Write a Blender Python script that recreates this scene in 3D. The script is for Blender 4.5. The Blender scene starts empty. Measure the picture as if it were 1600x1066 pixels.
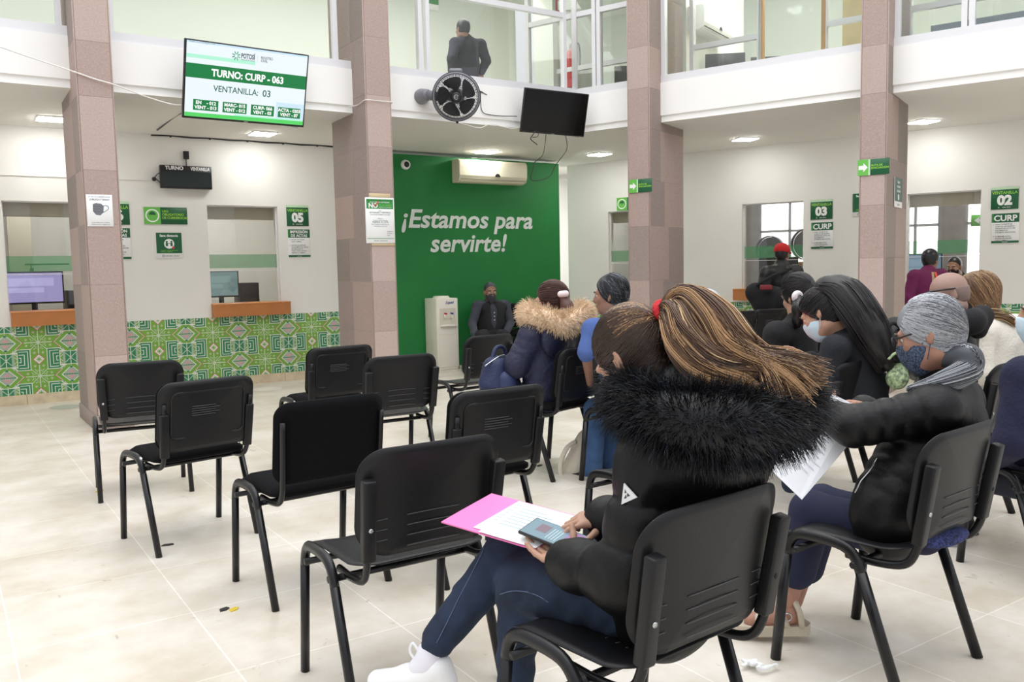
import bpy, bmesh, math, random
import numpy as np
from mathutils import Matrix, Vector
random.seed(7); rng = np.random.default_rng(7)
scene = bpy.context.scene
COL = scene.collection

# ------------------------------------------------------------------ camera
YAW, PITCH, ROLL, FPX, CAMH = .588, -.084, .0203, 1350.0, 1.35
def _cam_axes():
    cy, sy = math.cos(YAW), math.sin(YAW)
    f = np.array([sy*math.cos(PITCH), cy*math.cos(PITCH), math.sin(PITCH)])
    r = np.array([cy, -sy, 0.0]); d = np.cross(f, r)
    cr, sr = math.cos(ROLL), math.sin(ROLL)
    return cr*r + sr*d, -sr*r + cr*d, f
CR, CD, CF = _cam_axes()
cam_data = bpy.data.cameras.new('camera'); cam = bpy.data.objects.new('camera', cam_data); COL.objects.link(cam)
cam.matrix_world = Matrix(((CR[0], -CD[0], -CF[0], 0), (CR[1], -CD[1], -CF[1], 0), (CR[2], -CD[2], -CF[2], CAMH), (0, 0, 0, 1)))
cam_data.sensor_width = 36.0; cam_data.lens = FPX/1600*36.0; cam_data.clip_start = .05; cam_data.clip_end = 100
scene.camera = cam

# ------------------------------------------------------------------ exposure, sky, daylight
scene.view_settings.view_transform = 'Standard'; scene.view_settings.look = 'None'
scene.view_settings.gamma = 1.0; scene.view_settings.use_curve_mapping = False
scene.view_settings.exposure = 1.45
scene.render.film_transparent = False
world = bpy.data.worlds.new('daylight'); scene.world = world; world.use_nodes = True
wn = world.node_tree.nodes; wl = world.node_tree.links
for n in list(wn): wn.remove(n)
wo = wn.new('ShaderNodeOutputWorld'); wb = wn.new('ShaderNodeBackground'); tc = wn.new('ShaderNodeTexCoord')
sx = wn.new('ShaderNodeSeparateXYZ'); rp = wn.new('ShaderNodeValToRGB')
rp.color_ramp.elements[0].position = .0; rp.color_ramp.elements[0].color = (.46, .47, .49, 1)
rp.color_ramp.elements[1].position = .75; rp.color_ramp.elements[1].color = (1.0, 1.02, 1.06, 1)
wl.new(tc.outputs['Generated'], sx.inputs[0]); wl.new(sx.outputs['Z'], rp.inputs[0])
wl.new(rp.outputs[0], wb.inputs[0]); wl.new(wb.outputs[0], wo.inputs[0]); wb.inputs[1].default_value = .5
# overcast daylight falling through the courtyard's translucent roof
sky = bpy.data.lights.new('roof_daylight', 'AREA'); sky.shape = 'RECTANGLE'; sky.size = 9; sky.size_y = 9; sky.energy = 190; sky.color = (1, 1, 1.0)
so = bpy.data.objects.new('roof_daylight', sky); COL.objects.link(so); so.location = (2.2, 3.2, 8.5)

# ------------------------------------------------------------------ helpers
def srgb(r, g, b):
    f = lambda c: (c/255/12.92) if c/255 <= .04045 else ((c/255+.055)/1.055)**2.4
    return (f(r), f(g), f(b), 1.0)
MATS = {}
def mat(name, col, rough=.6, metal=0.0, emit=None, estr=0.0, noise=None, bump=None, spec=None, coat=0.0, sheen=0.0):
    """noise=(scale, amount[, detail]) mottles the colour, bump=(scale, strength[, stretch xyz])"""
    if name in MATS: return MATS[name]
    m = bpy.data.materials.new(name); m.use_nodes = True; nt = m.node_tree; b = nt.nodes['Principled BSDF']
    b.inputs['Base Color'].default_value = col; b.inputs['Roughness'].default_value = rough; b.inputs['Metallic'].default_value = metal
    if spec is not None: b.inputs['Specular IOR Level'].default_value = spec
    if coat: b.inputs['Coat Weight'].default_value = coat
    if sheen: b.inputs['Sheen Weight'].default_value = sheen
    if emit is not None: b.inputs['Emission Color'].default_value = emit; b.inputs['Emission Strength'].default_value = estr
    tcn = None
    if noise or bump: tcn = nt.nodes.new('ShaderNodeTexCoord')
    if noise:
        nz = nt.nodes.new('ShaderNodeTexNoise'); nz.inputs['Scale'].default_value = noise[0]; nz.inputs['Detail'].default_value = noise[2] if len(noise) > 2 else 4
        nt.links.new(tcn.outputs['Object'], nz.inputs['Vector'])
        cr = nt.nodes.new('ShaderNodeValToRGB'); a = noise[1]
        cr.color_ramp.elements[0].position = .3; cr.color_ramp.elements[1].position = .7
        cr.color_ramp.elements[0].color = tuple(max(0, c*(1-a)) for c in col[:3])+(1,); cr.color_ramp.elements[1].color = tuple(min(1, c*(1+a)) for c in col[:3])+(1,)
        nt.links.new(nz.outputs['Fac'], cr.inputs[0]); nt.links.new(cr.outputs[0], b.inputs['Base Color'])
    if bump:
        mp = nt.nodes.new('ShaderNodeMapping'); mp.inputs['Scale'].default_value = bump[2] if len(bump) > 2 else (1, 1, 1)
        nz = nt.nodes.new('ShaderNodeTexNoise'); nz.inputs['Scale'].default_value = bump[0]; nz.inputs['Detail'].default_value = 3
        bp = nt.nodes.new('ShaderNodeBump'); bp.inputs['Strength'].default_value = bump[1]; bp.inputs['Distance'].default_value = .02
        nt.links.new(tcn.outputs['Object'], mp.inputs[0]); nt.links.new(mp.outputs[0], nz.inputs['Vector'])
        nt.links.new(nz.outputs['Fac'], bp.inputs['Height']); nt.links.new(bp.outputs[0], b.inputs['Normal'])
    MATS[name] = m; return m
def glassmat(name, tint=(1, 1, 1, 1), base=.06, rough=.02):
    if name in MATS: return MATS[name]
    m = bpy.data.materials.new(name); m.use_nodes = True; nt = m.node_tree
    for n in list(nt.nodes): nt.nodes.remove(n)
    o = nt.nodes.new('ShaderNodeOutputMaterial'); mx = nt.nodes.new('ShaderNodeMixShader'); t = nt.nodes.new('ShaderNodeBsdfTransparent'); g = nt.nodes.new('ShaderNodeBsdfGlossy')
    t.inputs[0].default_value = tint; g.inputs['Roughness'].default_value = rough; g.inputs[0].default_value = (1, 1, 1, 1)
    fr = nt.nodes.new('ShaderNodeFresnel'); fr.inputs[0].default_value = 1.45
    ad = nt.nodes.new('ShaderNodeMath'); ad.operation = 'ADD'; ad.inputs[1].default_value = base
    nt.links.new(fr.outputs[0], ad.inputs[0]); nt.links.new(ad.outputs[0], mx.inputs[0]); nt.links.new(t.outputs[0], mx.inputs[1]); nt.links.new(g.outputs[0], mx.inputs[2]); nt.links.new(mx.outputs[0], o.inputs[0])
    MATS[name] = m; return m
def tag(o, label=None, cat=None, group=None, kind=None):
    if label: o['label'] = label
    if cat: o['category'] = cat
    if group: o['group'] = group
    if kind: o['kind'] = kind
    return o
def thing(name, loc, label, cat, group=None, rz=0.0, kind=None):
    o = bpy.data.objects.new(name, None); o.empty_display_size = .05; COL.objects.link(o); o.location = loc; o.rotation_euler = (0, 0, rz)
    return tag(o, label, cat, group, kind)
def world_of(o):
    m = Matrix.Translation(o.location) @ o.rotation_euler.to_matrix().to_4x4()
    return (world_of(o.parent) @ o.matrix_parent_inverse @ m) if o.parent else m
def link(o, parent=None, local=False):
    COL.objects.link(o)
    if parent is not None:
        o.parent = parent
        if not local: o.matrix_parent_inverse = world_of(parent).inverted()
    return o
class Fr:
    """a frame in the place: origin, right u, up v, outward n"""
    def __init__(s, o, u, v, n=None):
        s.o = np.array(o, float); s.u = np.array(u, float); s.v = np.array(v, float); s.n = np.cross(s.u, s.v) if n is None else np.array(n, float)
    def p(s, a, b, c=0.0): return s.o + s.u*a + s.v*b + s.n*c
    def at(s, a, b, c=0.0): return Fr(s.p(a, b, c), s.u, s.v, s.n)
    def turned(s, ang):
        c, q = math.cos(ang), math.sin(ang); return Fr(s.o, s.u*c+s.v*q, -s.u*q+s.v*c, s.n)
W0 = Fr((0, 0, 0), (1, 0, 0), (0, 1, 0), (0, 0, 1))
class MB:
    def __init__(s): s.v = []; s.f = []; s.m = []; s.sm = []; s.cm = 0
    def add(s, vs, fs, m=None, smooth=False):
        b = len(s.v); s.v.extend([tuple(map(float, p)) for p in vs]); m = s.cm if m is None else m
        for f in fs: s.f.append([i+b for i in f]); s.m.append(m); s.sm.append(smooth)
        return s
    def box(s, fr, x0, x1, y0, y1, z0, z1, m=None):
        P = [fr.p(x, y, z) for z in (z0, z1) for y in (y0, y1) for x in (x0, x1)]
        return s.add(P, [(0, 2, 3, 1), (4, 5, 7, 6), (0, 1, 5, 4), (2, 6, 7, 3), (0, 4, 6, 2), (1, 3, 7, 5)], m)
    def rbox(s, fr, x0, x1, y0, y1, z0, z1, r=.01, seg=2, m=None):
        bm = bmesh.new(); bmesh.ops.create_cube(bm, size=1.0)
        for v in bm.verts: v.co = ((x0+x1)/2+v.co.x*(x1-x0), (y0+y1)/2+v.co.y*(y1-y0), (z0+z1)/2+v.co.z*(z1-z0))
        bmesh.ops.bevel(bm, geom=bm.edges[:], offset=min(r, .49*min(x1-x0, y1-y0, z1-z0)), segments=seg, profile=.5, affect='EDGES')
        bm.verts.index_update(); vs = [fr.p(*v.co) for v in bm.verts]; fs = [[v.index for v in f.verts] for f in bm.faces]; bm.free()
        return s.add(vs, fs, m, True)
    def quad(s, fr, x0, x1, y0, y1, z=0.0, m=None):
        return s.add([fr.p(x0, y0, z), fr.p(x1, y0, z), fr.p(x1, y1, z), fr.p(x0, y1, z)], [(0, 1, 2, 3)], m)
    def prism(s, fr, poly, z0, z1, m=None, smooth=False):
        n = len(poly); P = [fr.p(x, y, z0) for x, y in poly]+[fr.p(x, y, z1) for x, y in poly]
        fs = [tuple(range(n-1, -1, -1)), tuple(range(n, 2*n))]+[(i, (i+1) % n, n+(i+1) % n, n+i) for i in range(n)]
        return s.add(P, fs, m, smooth)
    def tube(s, pts, r, n=8, m=None, cap=True, closed=False, flat=None):
        """swept tube; r a number or list; flat=(axis, factor) squeezes the section"""
        P = [np.array(p, float) for p in pts]; k = len(P); R = [r]*k if np.isscalar(r) else list(r); vs = []; fs = []
        ref = None
        for i in range(k):
            a = P[(i-1) % k] if closed or i > 0 else P[i]; b = P[(i+1) % k] if closed or i < k-1 else P[i]
            t = b-a; t = t/(np.linalg.norm(t)+1e-12)
            if ref is None:
                ref = np.array([0, 0, 1.0]) if abs(t[2]) < .9 else np.array([1.0, 0, 0])
            e1 = ref-t*(ref@t); e1 /= np.linalg.norm(e1)+1e-12; e2 = np.cross(t, e1); ref = e1
            for j in range(n):
                an = 2*math.pi*j/n; off = (e1*math.cos(an)+e2*math.sin(an))*R[i]
                if flat is not None: ax = np.array(flat[0]); off = off+ax*(off@ax)*(flat[1]-1)
                vs.append(P[i]+off)
        for i in range(k if closed else k-1):
            for j in range(n):
                a = i*n+j; b = i*n+(j+1) % n; c = ((i+1) % k)*n+(j+1) % n; d = ((i+1) % k)*n+j; fs.append((a, b, c, d))
        if cap and not closed: fs.append(tuple(range(n-1, -1, -1))); fs.append(tuple(range((k-1)*n, k*n)))
        return s.add(vs, fs, m, True)
    def ball(s, c, rad, fr=W0, nu=16, nv=10, m=None):
        rad = (rad,)*3 if np.isscalar(rad) else rad; vs = []; fs = []; c = np.array(c, float)
        for i in range(nv+1):
            th = math.pi*i/nv
            for j in range(nu):
                ph = 2*math.pi*j/nu; vs.append(c+fr.u*rad[0]*math.sin(th)*math.cos(ph)+fr.v*rad[1]*math.sin(th)*math.sin(ph)+fr.n*rad[2]*math.cos(th))
        for i in range(nv):
            for j in range(nu): fs.append((i*nu+j, (i+1)*nu+j, (i+1)*nu+(j+1) % nu, i*nu+(j+1) % nu))
        return s.add(vs, fs, m, True)
    def disc(s, fr, r, z=0.0, n=32, m=None, r0=0.0, a0=0.0, a1=2*math.pi):
        full = abs(a1-a0-2*math.pi) < 1e-6; k = n if full else n+1
        P = [fr.p(r*math.cos(a0+(a1-a0)*i/n), r*math.sin(a0+(a1-a0)*i/n), z) for i in range(k)]
        if r0 <= 0: return s.add(P, [tuple(range(k))], m)
        Q = [fr.p(r0*math.cos(a0+(a1-a0)*i/n), r0*math.sin(a0+(a1-a0)*i/n), z) for i in range(k)]
        return s.add(P+Q, [(i, (i+1) % k, k+(i+1) % k, k+i) for i in range(n)], m)
    def lathe(s, fr, prof, n=32, m=None, smooth=True):
        vs = [fr.p(r*math.cos(2*math.pi*j/n), r*math.sin(2*math.pi*j/n), z) for r, z in prof for j in range(n)]
        fs = [(i*n+j, i*n+(j+1) % n, (i+1)*n+(j+1) % n, (i+1)*n+j) for i in range(len(prof)-1) for j in range(n)]
        return s.add(vs, fs, m, smooth)
    def text(s, fr, txt, size, x=0.0, y=0.0, z=.001, bold=0.0, shear=0.0, align='LEFT', m=None, width=None, sx=1.0, space=1.0, depth=0.0):
        vs, fs = glyphs(txt, size, bold, shear, align, space)
        if width and len(vs):
            w = max(v[0] for v in vs)-min(v[0] for v in vs); sx = width/w if w > 0 else 1
        if depth:
            # simple extrusion: front face copy + sides are negligible at this size
            s.add([fr.p(x+v[0]*sx, y+v[1], z+depth) for v in vs], fs, m)
        return s.add([fr.p(x+v[0]*sx, y+v[1], z) for v in vs], fs, m)
    def build(s, name, mats, parent=None, local=False, auto=None):
        me = bpy.data.meshes.new(name); me.from_pydata(s.v, [], s.f)
        for mm in (mats if isinstance(mats, (list, tuple)) else [mats]): me.materials.append(mm)
        me.polygons.foreach_set('material_index', s.m); me.polygons.foreach_set('use_smooth', s.sm); me.update()
        o = bpy.data.objects.new(name, me); link(o, parent, local)
        if auto: pass
        return o
_GC = {}
def glyphs(txt, size, bold=0.0, shear=0.0, align='LEFT', space=1.0):
    key = (txt, round(size, 5), bold, shear, align, space)
    if key in _GC: return _GC[key]
    c = bpy.data.curves.new('t', 'FONT'); c.body = txt; c.size = size; c.offset = bold*size; c.shear = shear; c.align_x = align; c.space_character = space
    c.resolution_u = 3; c.fill_mode = 'BOTH'
    o = bpy.data.objects.new('t', c); COL.objects.link(o); dg = bpy.context.evaluated_depsgraph_get(); e = o.evaluated_get(dg); me = e.to_mesh()
    vs = [tuple(v.co) for v in me.vertices]; fs = [tuple(p.vertices) for p in me.polygons]; e.to_mesh_clear()
    bpy.data.objects.remove(o); bpy.data.curves.remove(c); _GC[key] = (vs, fs); return vs, fs
def struct(o, label=None):
    o['kind'] = 'structure'
    if label: o['label'] = label
    return o
def copy_tree(o, parent=None):
    c = o.copy(); COL.objects.link(c)
    if parent is not None: c.parent = parent; c.matrix_parent_inverse = o.matrix_parent_inverse.copy()
    for ch in [x for x in scene.objects if x.parent == o]: copy_tree(ch, c)
    return c
# ------------------------------------------------------------------ smooth bodies: blended rounded shapes turned into one surface
def V3(*a): return np.array(a, float)
def unit(v): v = np.array(v, float); return v/(np.linalg.norm(v)+1e-12)
class Blob:
    def __init__(s): s.ops = []
    def cap(s, a, b, ra, rb=None, k=.02, flat=None, puff=None, sub=False):
        """rounded cone from a to b; flat=(axis, factor<1) squeezes it along that axis; puff=(depth, spacing) quilting rings along it"""
        s.ops.append(('c', V3(*a), V3(*b), ra, ra if rb is None else rb, k, flat, puff, sub)); return s
    def ell(s, c, rad, axes=None, k=.02, sub=False):
        s.ops.append(('e', V3(*c), V3(*rad), np.eye(3) if axes is None else np.array(axes, float), k, sub)); return s
    def chain(s, pts, rs, k=.02, **kw):
        for i in range(len(pts)-1): s.cap(pts[i], pts[i+1], rs[i], rs[i+1], k, **kw)
        return s
    def cut(s, pt, nrm, k=.004):
        """drop everything on the side the normal points to"""
        s.ops.append(('p', V3(*pt), unit(nrm), k)); return s
    def surf(s, vox, noise=None):
        lo = np.full(3, 1e9); hi = -lo
        for o in s.ops:
            if o[0] == 'c' and not o[8]:
                r = max(o[3], o[4]); lo = np.minimum(lo, np.minimum(o[1], o[2])-r); hi = np.maximum(hi, np.maximum(o[1], o[2])+r)
            elif o[0] == 'e' and not o[5]:
                r = o[2].max(); lo = np.minimum(lo, o[1]-r); hi = np.maximum(hi, o[1]+r)
        lo -= 3*vox; hi += 3*vox; n = np.ceil((hi-lo)/vox).astype(int)+1
        G = np.full(n, .2, np.float32); ax = [lo[i]+vox*np.arange(n[i]) for i in range(3)]
        for o in s.ops:
            if o[0] == 'p':
                d = ((ax[0]-o[1][0])[:, None, None]*o[2][0]+(ax[1]-o[1][1])[None, :, None]*o[2][1]+(ax[2]-o[1][2])[None, None, :]*o[2][2]).astype(np.float32)
                G = np.maximum(G, d); continue
            if o[0] == 'c': r = max(o[3], o[4]); b0 = np.minimum(o[1], o[2])-r; b1 = np.maximum(o[1], o[2])+r; k = o[5]; sub = o[8]
            else: r = o[2].max(); b0 = o[1]-r; b1 = o[1]+r; k = o[4]; sub = o[5]
            mg = .06+k
            i0 = np.clip(np.floor((b0-mg-lo)/vox).astype(int), 0, n-1); i1 = np.clip(np.ceil((b1+mg-lo)/vox).astype(int)+1, 1, n)
            X = ax[0][i0[0]:i1[0]][:, None, None].astype(np.float32); Y = ax[1][i0[1]:i1[1]][None, :, None].astype(np.float32); Z = ax[2][i0[2]:i1[2]][None, None, :].astype(np.float32)
            if o[0] == 'c':
                a, bb, ra, rb, flat, puff = o[1], o[2], o[3], o[4], o[6], o[7]; ab = bb-a; L2 = float(ab@ab)+1e-12
                px, py, pz = X-a[0], Y-a[1], Z-a[2]
                t = np.clip((px*ab[0]+py*ab[1]+pz*ab[2])/L2, 0, 1)
                qx, qy, qz = px-t*ab[0], py-t*ab[1], pz-t*ab[2]; sc = 1.0
                if flat is not None:
                    w = unit(flat[0]); f = flat[1]; q = (qx*w[0]+qy*w[1]+qz*w[2])*(1/f-1); qx, qy, qz = qx+q*w[0], qy+q*w[1], qz+q*w[2]; sc = (1+f)/2
                rr = ra+(rb-ra)*t
                if puff is not None: rr = rr+puff[0]*(np.abs(np.sin(np.pi*t*math.sqrt(L2)/puff[1]))**.6-.75)
                d = (np.sqrt(qx*qx+qy*qy+qz*qz)-rr)*sc
            else:
                c, rad, A = o[1], o[2], o[3]; px, py, pz = X-c[0], Y-c[1], Z-c[2]
                q = [(px*A[i][0]+py*A[i][1]+pz*A[i][2]) for i in range(3)]
                k0 = np.sqrt(sum((q[i]/rad[i])**2 for i in range(3))); k1 = np.sqrt(sum((q[i]/rad[i]**2)**2 for i in range(3)))+1e-9
                d = k0*(k0-1)/k1
            sl = (slice(i0[0], i1[0]), slice(i0[1], i1[1]), slice(i0[2], i1[2])); g = G[sl]
            if sub:
                d = -d; h = np.maximum(k-np.abs(g-d), 0)/max(k, 1e-6); G[sl] = np.maximum(g, d)+h*h*k*.25
            else:
                h = np.maximum(k-np.abs(g-d), 0)/max(k, 1e-6); G[sl] = np.minimum(g, d)-h*h*k*.25
        return nets(G, lo, vox)
def nets(G, lo, vox):
    n = np.array(G.shape); S = G < 0
    cs = np.zeros(n-1, np.int8)
    for dx in (0, 1):
        for dy in (0, 1):
            for dz in (0, 1): cs += S[dx:n[0]-1+dx, dy:n[1]-1+dy, dz:n[2]-1+dz]
    idx = np.argwhere((cs > 0) & (cs < 8)); N = len(idx)
    if N == 0: return np.zeros((0, 3)), np.zeros((0, 4), int)
    ID = np.full(n-1, -1, np.int64); ID[tuple(idx.T)] = np.arange(N)
    acc = np.zeros((N, 3)); cnt = np.zeros(N)
    corners = [(0, 0, 0), (1, 0, 0), (0, 1, 0), (1, 1, 0), (0, 0, 1), (1, 0, 1), (0, 1, 1), (1, 1, 1)]
    vals = [G[idx[:, 0]+c[0], idx[:, 1]+c[1], idx[:, 2]+c[2]] for c in corners]
    for a in range(8):
        for b in range(a+1, 8):
            ca, cb = np.array(corners[a]), np.array(corners[b])
            if np.abs(ca-cb).sum() != 1: continue
            va, vb = vals[a], vals[b]; m = (va < 0) != (vb < 0); t = np.zeros(N); t[m] = va[m]/(va[m]-vb[m])
            acc[m] += ca+(cb-ca)*t[m, None]; cnt[m] += 1
    P = lo+vox*(idx+acc/cnt[:, None])
    F = []
    for ax in range(3):
        o1, o2 = (ax+1) % 3, (ax+2) % 3
        sl0 = [slice(None)]*3; sl1 = [slice(None)]*3; sl0[ax] = slice(0, -1); sl1[ax] = slice(1, None)
        E = S[tuple(sl0)] != S[tuple(sl1)]; e = np.argwhere(E)
        ok = (e[:, o1] > 0) & (e[:, o2] > 0) & (e[:, o1] < n[o1]-1) & (e[:, o2] < n[o2]-1); e = e[ok]
        inside = S[tuple(e.T)]
        def gid(d1, d2):
            q = e.copy(); q[:, o1] += d1; q[:, o2] += d2; return ID[tuple(q.T)]
        q = np.stack([gid(-1, -1), gid(0, -1), gid(0, 0), gid(-1, 0)], 1); q[~inside] = q[~inside][:, ::-1]; F.append(q)
    return P, np.concatenate(F)
def smooth_mesh(P, F, it=1, lam=.5):
    E = np.concatenate([F[:, [0, 1]], F[:, [1, 2]], F[:, [2, 3]], F[:, [3, 0]]])
    for _ in range(it):
        acc = np.zeros_like(P); c = np.zeros(len(P))
        for a, b in ((0, 1), (1, 0)):
            for d in range(3): acc[:, d] += np.bincount(E[:, a], P[E[:, b], d], len(P))
            c += np.bincount(E[:, a], minlength=len(P))
        P = P*(1-lam)+lam*acc/np.maximum(c, 1)[:, None]
    return P
def mesh_np(name, P, F, mats, parent=None, smooth=True, mi=None, local=False):
    me = bpy.data.meshes.new(name); k = F.shape[1]
    me.vertices.add(len(P)); me.vertices.foreach_set('co', np.asarray(P, np.float32).ravel())
    me.loops.add(F.size); me.loops.foreach_set('vertex_index', F.ravel().astype(np.int32))
    me.polygons.add(len(F)); me.polygons.foreach_set('loop_start', np.arange(0, F.size, k, dtype=np.int32))
    me.polygons.foreach_set('use_smooth', np.full(len(F), smooth))
    for mm in (mats if isinstance(mats, (list, tuple)) else [mats]): me.materials.append(mm)
    if mi is not None: me.polygons.foreach_set('material_index', np.asarray(mi, np.int32))
    me.update(calc_edges=True); me.validate()
    o = bpy.data.objects.new(name, me); link(o, parent, local); return o
def blob_obj(name, blobs, vox, m, parent, it=1, wob=None):
    """one or more blobs (their surfaces go into one mesh); wob=(amplitude, scale) makes cloth wander a little"""
    Ps, Fs, b0 = [], [], 0
    for bl in (blobs if isinstance(blobs, (list, tuple)) else [blobs]):
        bl, vx = bl if isinstance(bl, tuple) else (bl, vox)
        P, F = bl.surf(vx)
        if len(P) == 0: continue
        if it: P = smooth_mesh(P, F, it)
        Ps.append(P); Fs.append(F+b0); b0 += len(P)
    P = np.concatenate(Ps); F = np.concatenate(Fs)
    if wob:
        a, sc = wob; q = P*sc
        w = np.sin(q[:, 0]*1.7+1.3*np.sin(q[:, 1]*1.1+q[:, 2]))+np.sin(q[:, 2]*2.3+1.7*np.sin(q[:, 0]*.9-q[:, 1]*1.3))+.6*np.sin(q[:, 1]*3.1+q[:, 2]*2.2+2*np.sin(q[:, 0]*1.9))
        P = P+a*.4*np.stack([w, np.roll(w, 0)*.8*np.cos(q[:, 2]), .5*w], 1)
    return mesh_np(name, P, F, m, parent)
def strands(paths, r0, r1, sides=3, taper=True):
    """paths (N,S,3) -> thin tapering tubes, vectorised"""
    paths = np.asarray(paths, float); N, S, _ = paths.shape
    T = np.gradient(paths, axis=1); T /= np.linalg.norm(T, axis=2, keepdims=True)+1e-12
    ref = np.where(np.abs(T[:, :, 2:3]) < .9, np.array([0, 0, 1.0]), np.array([1.0, 0, 0]))
    e1 = np.cross(T, ref); e1 /= np.linalg.norm(e1, axis=2, keepdims=True)+1e-12; e2 = np.cross(T, e1)
    R = np.linspace(r0, r1, S)[None, :, None]
    if np.ndim(taper) == 1: R = R*np.asarray(taper)[:, None, None]
    vs = np.stack([paths+R*(e1*math.cos(2*math.pi*j/sides)+e2*math.sin(2*math.pi*j/sides)) for j in range(sides)], 2).reshape(-1, 3)
    i = np.arange(N)[:, None, None]*S*sides; s_ = np.arange(S-1)[None, :, None]*sides; j = np.arange(sides)[None, None, :]; j2 = (j+1) % sides
    F = np.stack([i+s_+j, i+s_+j2, i+s_+sides+j2, i+s_+sides+j], -1).reshape(-1, 4)
    return vs, F
def catmull(pts, n):
    P = np.array(pts, float); k = len(P); P = np.concatenate([[2*P[0]-P[1]], P, [2*P[-1]-P[-2]]]); out = []
    for t in np.linspace(0, k-1, n):
        i = min(int(t), k-2); u = t-i; a, b, c, d = P[i:i+4]
        out.append(.5*((2*b)+(c-a)*u+(2*a-5*b+4*c-d)*u*u+(-a+3*b-3*c+d)*u**3))
    return np.array(out)
def at(px, py, depth):
    """a point of the place seen at (px, py) of the 1600x1066 photograph, depth metres in front of the lens"""
    return np.array([0, 0, CAMH])+depth*(CF+CR*(px-800)/FPX+CD*(py-533)/FPX)
# ------------------------------------------------------------------ the courtyard hall
YW, OW, YF, OF, DYA = 10.534, 11.72, 8.55, 9.295, -.357
RR = np.array([math.sin(DYA), math.cos(DYA), 0]); NR = np.array([-math.cos(DYA), math.sin(DYA), 0])
WL = Fr((0, YW, 0), (1, 0, 0), (0, 0, 1))                    # left wall: right is +x, out is into the hall
WR = Fr(-NR*OW, -RR, (0, 0, 1))                              # right wall: right is towards the camera
FL = Fr((0, YF, 0), (1, 0, 0), (0, 0, 1)); FRt = Fr(-NR*OF, -RR, (0, 0, 1))
ZS = 3.0
wallm = mat('wall_paint', srgb(229, 228, 222), .75, noise=(1.3, .025), bump=(60, .05))
whitem = mat('white_paint', srgb(246, 245, 242), .6, noise=(2, .012))
ceilm = mat('ceiling_paint', srgb(226, 225, 220), .8)
greenm = mat('green_paint', srgb(18, 122, 54), .6, noise=(3, .06))
alum = mat('aluminium_frame', srgb(228, 228, 231), .4, metal=.15)
basem = mat('beige_stone', srgb(206, 190, 160), .5, noise=(9, .16), bump=(30, .1))
woodm = mat('counter_wood', srgb(182, 116, 62), .45, noise=(7, .08))
glass = glassmat('window_glass', (.97, .99, .98, 1), .035)
glassup = glassmat('upper_glass', (.93, .96, .94, 1), .05)
frost = mat('green_film', srgb(120, 178, 140), .5)
def floor_material():
    m = bpy.data.materials.new('marble_floor'); m.use_nodes = True; nt = m.node_tree; b = nt.nodes['Principled BSDF']; L = nt.links.new
    tcn = nt.nodes.new('ShaderNodeTexCoord'); mp = nt.nodes.new('ShaderNodeMapping'); mp.inputs['Location'].default_value = (.46, .2, 0)
    L(tcn.outputs['Object'], mp.inputs[0])
    br = nt.nodes.new('ShaderNodeTexBrick'); br.offset = 0; br.inputs['Scale'].default_value = 1; br.inputs['Mortar Size'].default_value = .0035; br.inputs['Mortar Smooth'].default_value = .3
    br.inputs['Brick Width'].default_value = .62; br.inputs['Row Height'].default_value = .62
    br.inputs['Color1'].default_value = srgb(224, 218, 208); br.inputs['Color2'].default_value = srgb(217, 209, 197); br.inputs['Mortar'].default_value = srgb(240, 236, 228); L(mp.outputs[0], br.inputs['Vector'])
    nz = nt.nodes.new('ShaderNodeTexNoise'); nz.inputs['Scale'].default_value = 2.6; nz.inputs['Detail'].default_value = 8; nz.inputs['Roughness'].default_value = .62; L(tcn.outputs['Object'], nz.inputs['Vector'])
    cr = nt.nodes.new('ShaderNodeValToRGB'); cr.color_ramp.elements[0].position = .32; cr.color_ramp.elements[0].color = (.80, .76, .69, 1); cr.color_ramp.elements[1].position = .62; cr.color_ramp.elements[1].color = (1.02, 1.02, 1.02, 1); L(nz.outputs['Fac'], cr.inputs[0])
    mu = nt.nodes.new('ShaderNodeMixRGB'); mu.blend_type = 'MULTIPLY'; mu.inputs[0].default_value = 1; L(br.outputs['Color'], mu.inputs[1]); L(cr.outputs[0], mu.inputs[2])
    # worn scuffs: thin dark veins here and there
    vo = nt.nodes.new('ShaderNodeTexNoise'); vo.inputs['Scale'].default_value = 14; vo.inputs['Detail'].default_value = 6; vo.inputs['Distortion'].default_value = 1.2; L(tcn.outputs['Object'], vo.inputs['Vector'])
    c2 = nt.nodes.new('ShaderNodeValToRGB'); c2.color_ramp.elements[0].position = .66; c2.color_ramp.elements[0].color = (1, 1, 1, 1); c2.color_ramp.elements[1].position = .80; c2.color_ramp.elements[1].color = (.55, .5, .45, 1); L(vo.outputs['Fac'], c2.inputs[0])
    m2 = nt.nodes.new('ShaderNodeMixRGB'); m2.blend_type = 'MULTIPLY'; m2.inputs[0].default_value = .8; L(mu.outputs[0], m2.inputs[1]); L(c2.outputs[0], m2.inputs[2])
    L(m2.outputs[0], b.inputs['Base Color']); b.inputs['Roughness'].default_value = .32; b.inputs['Specular IOR Level'].default_value = .35
    return m
mb = MB(); mb.quad(W0, -6, 17, -4, 16, 0); mb.quad(Fr((0, 0, -.02), (1, 0, 0), (0, 1, 0)), -6, 17, -4, 16, 0)
struct(mb.build('floor', floor_material()), 'pale marble tile floor with light joints')

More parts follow.
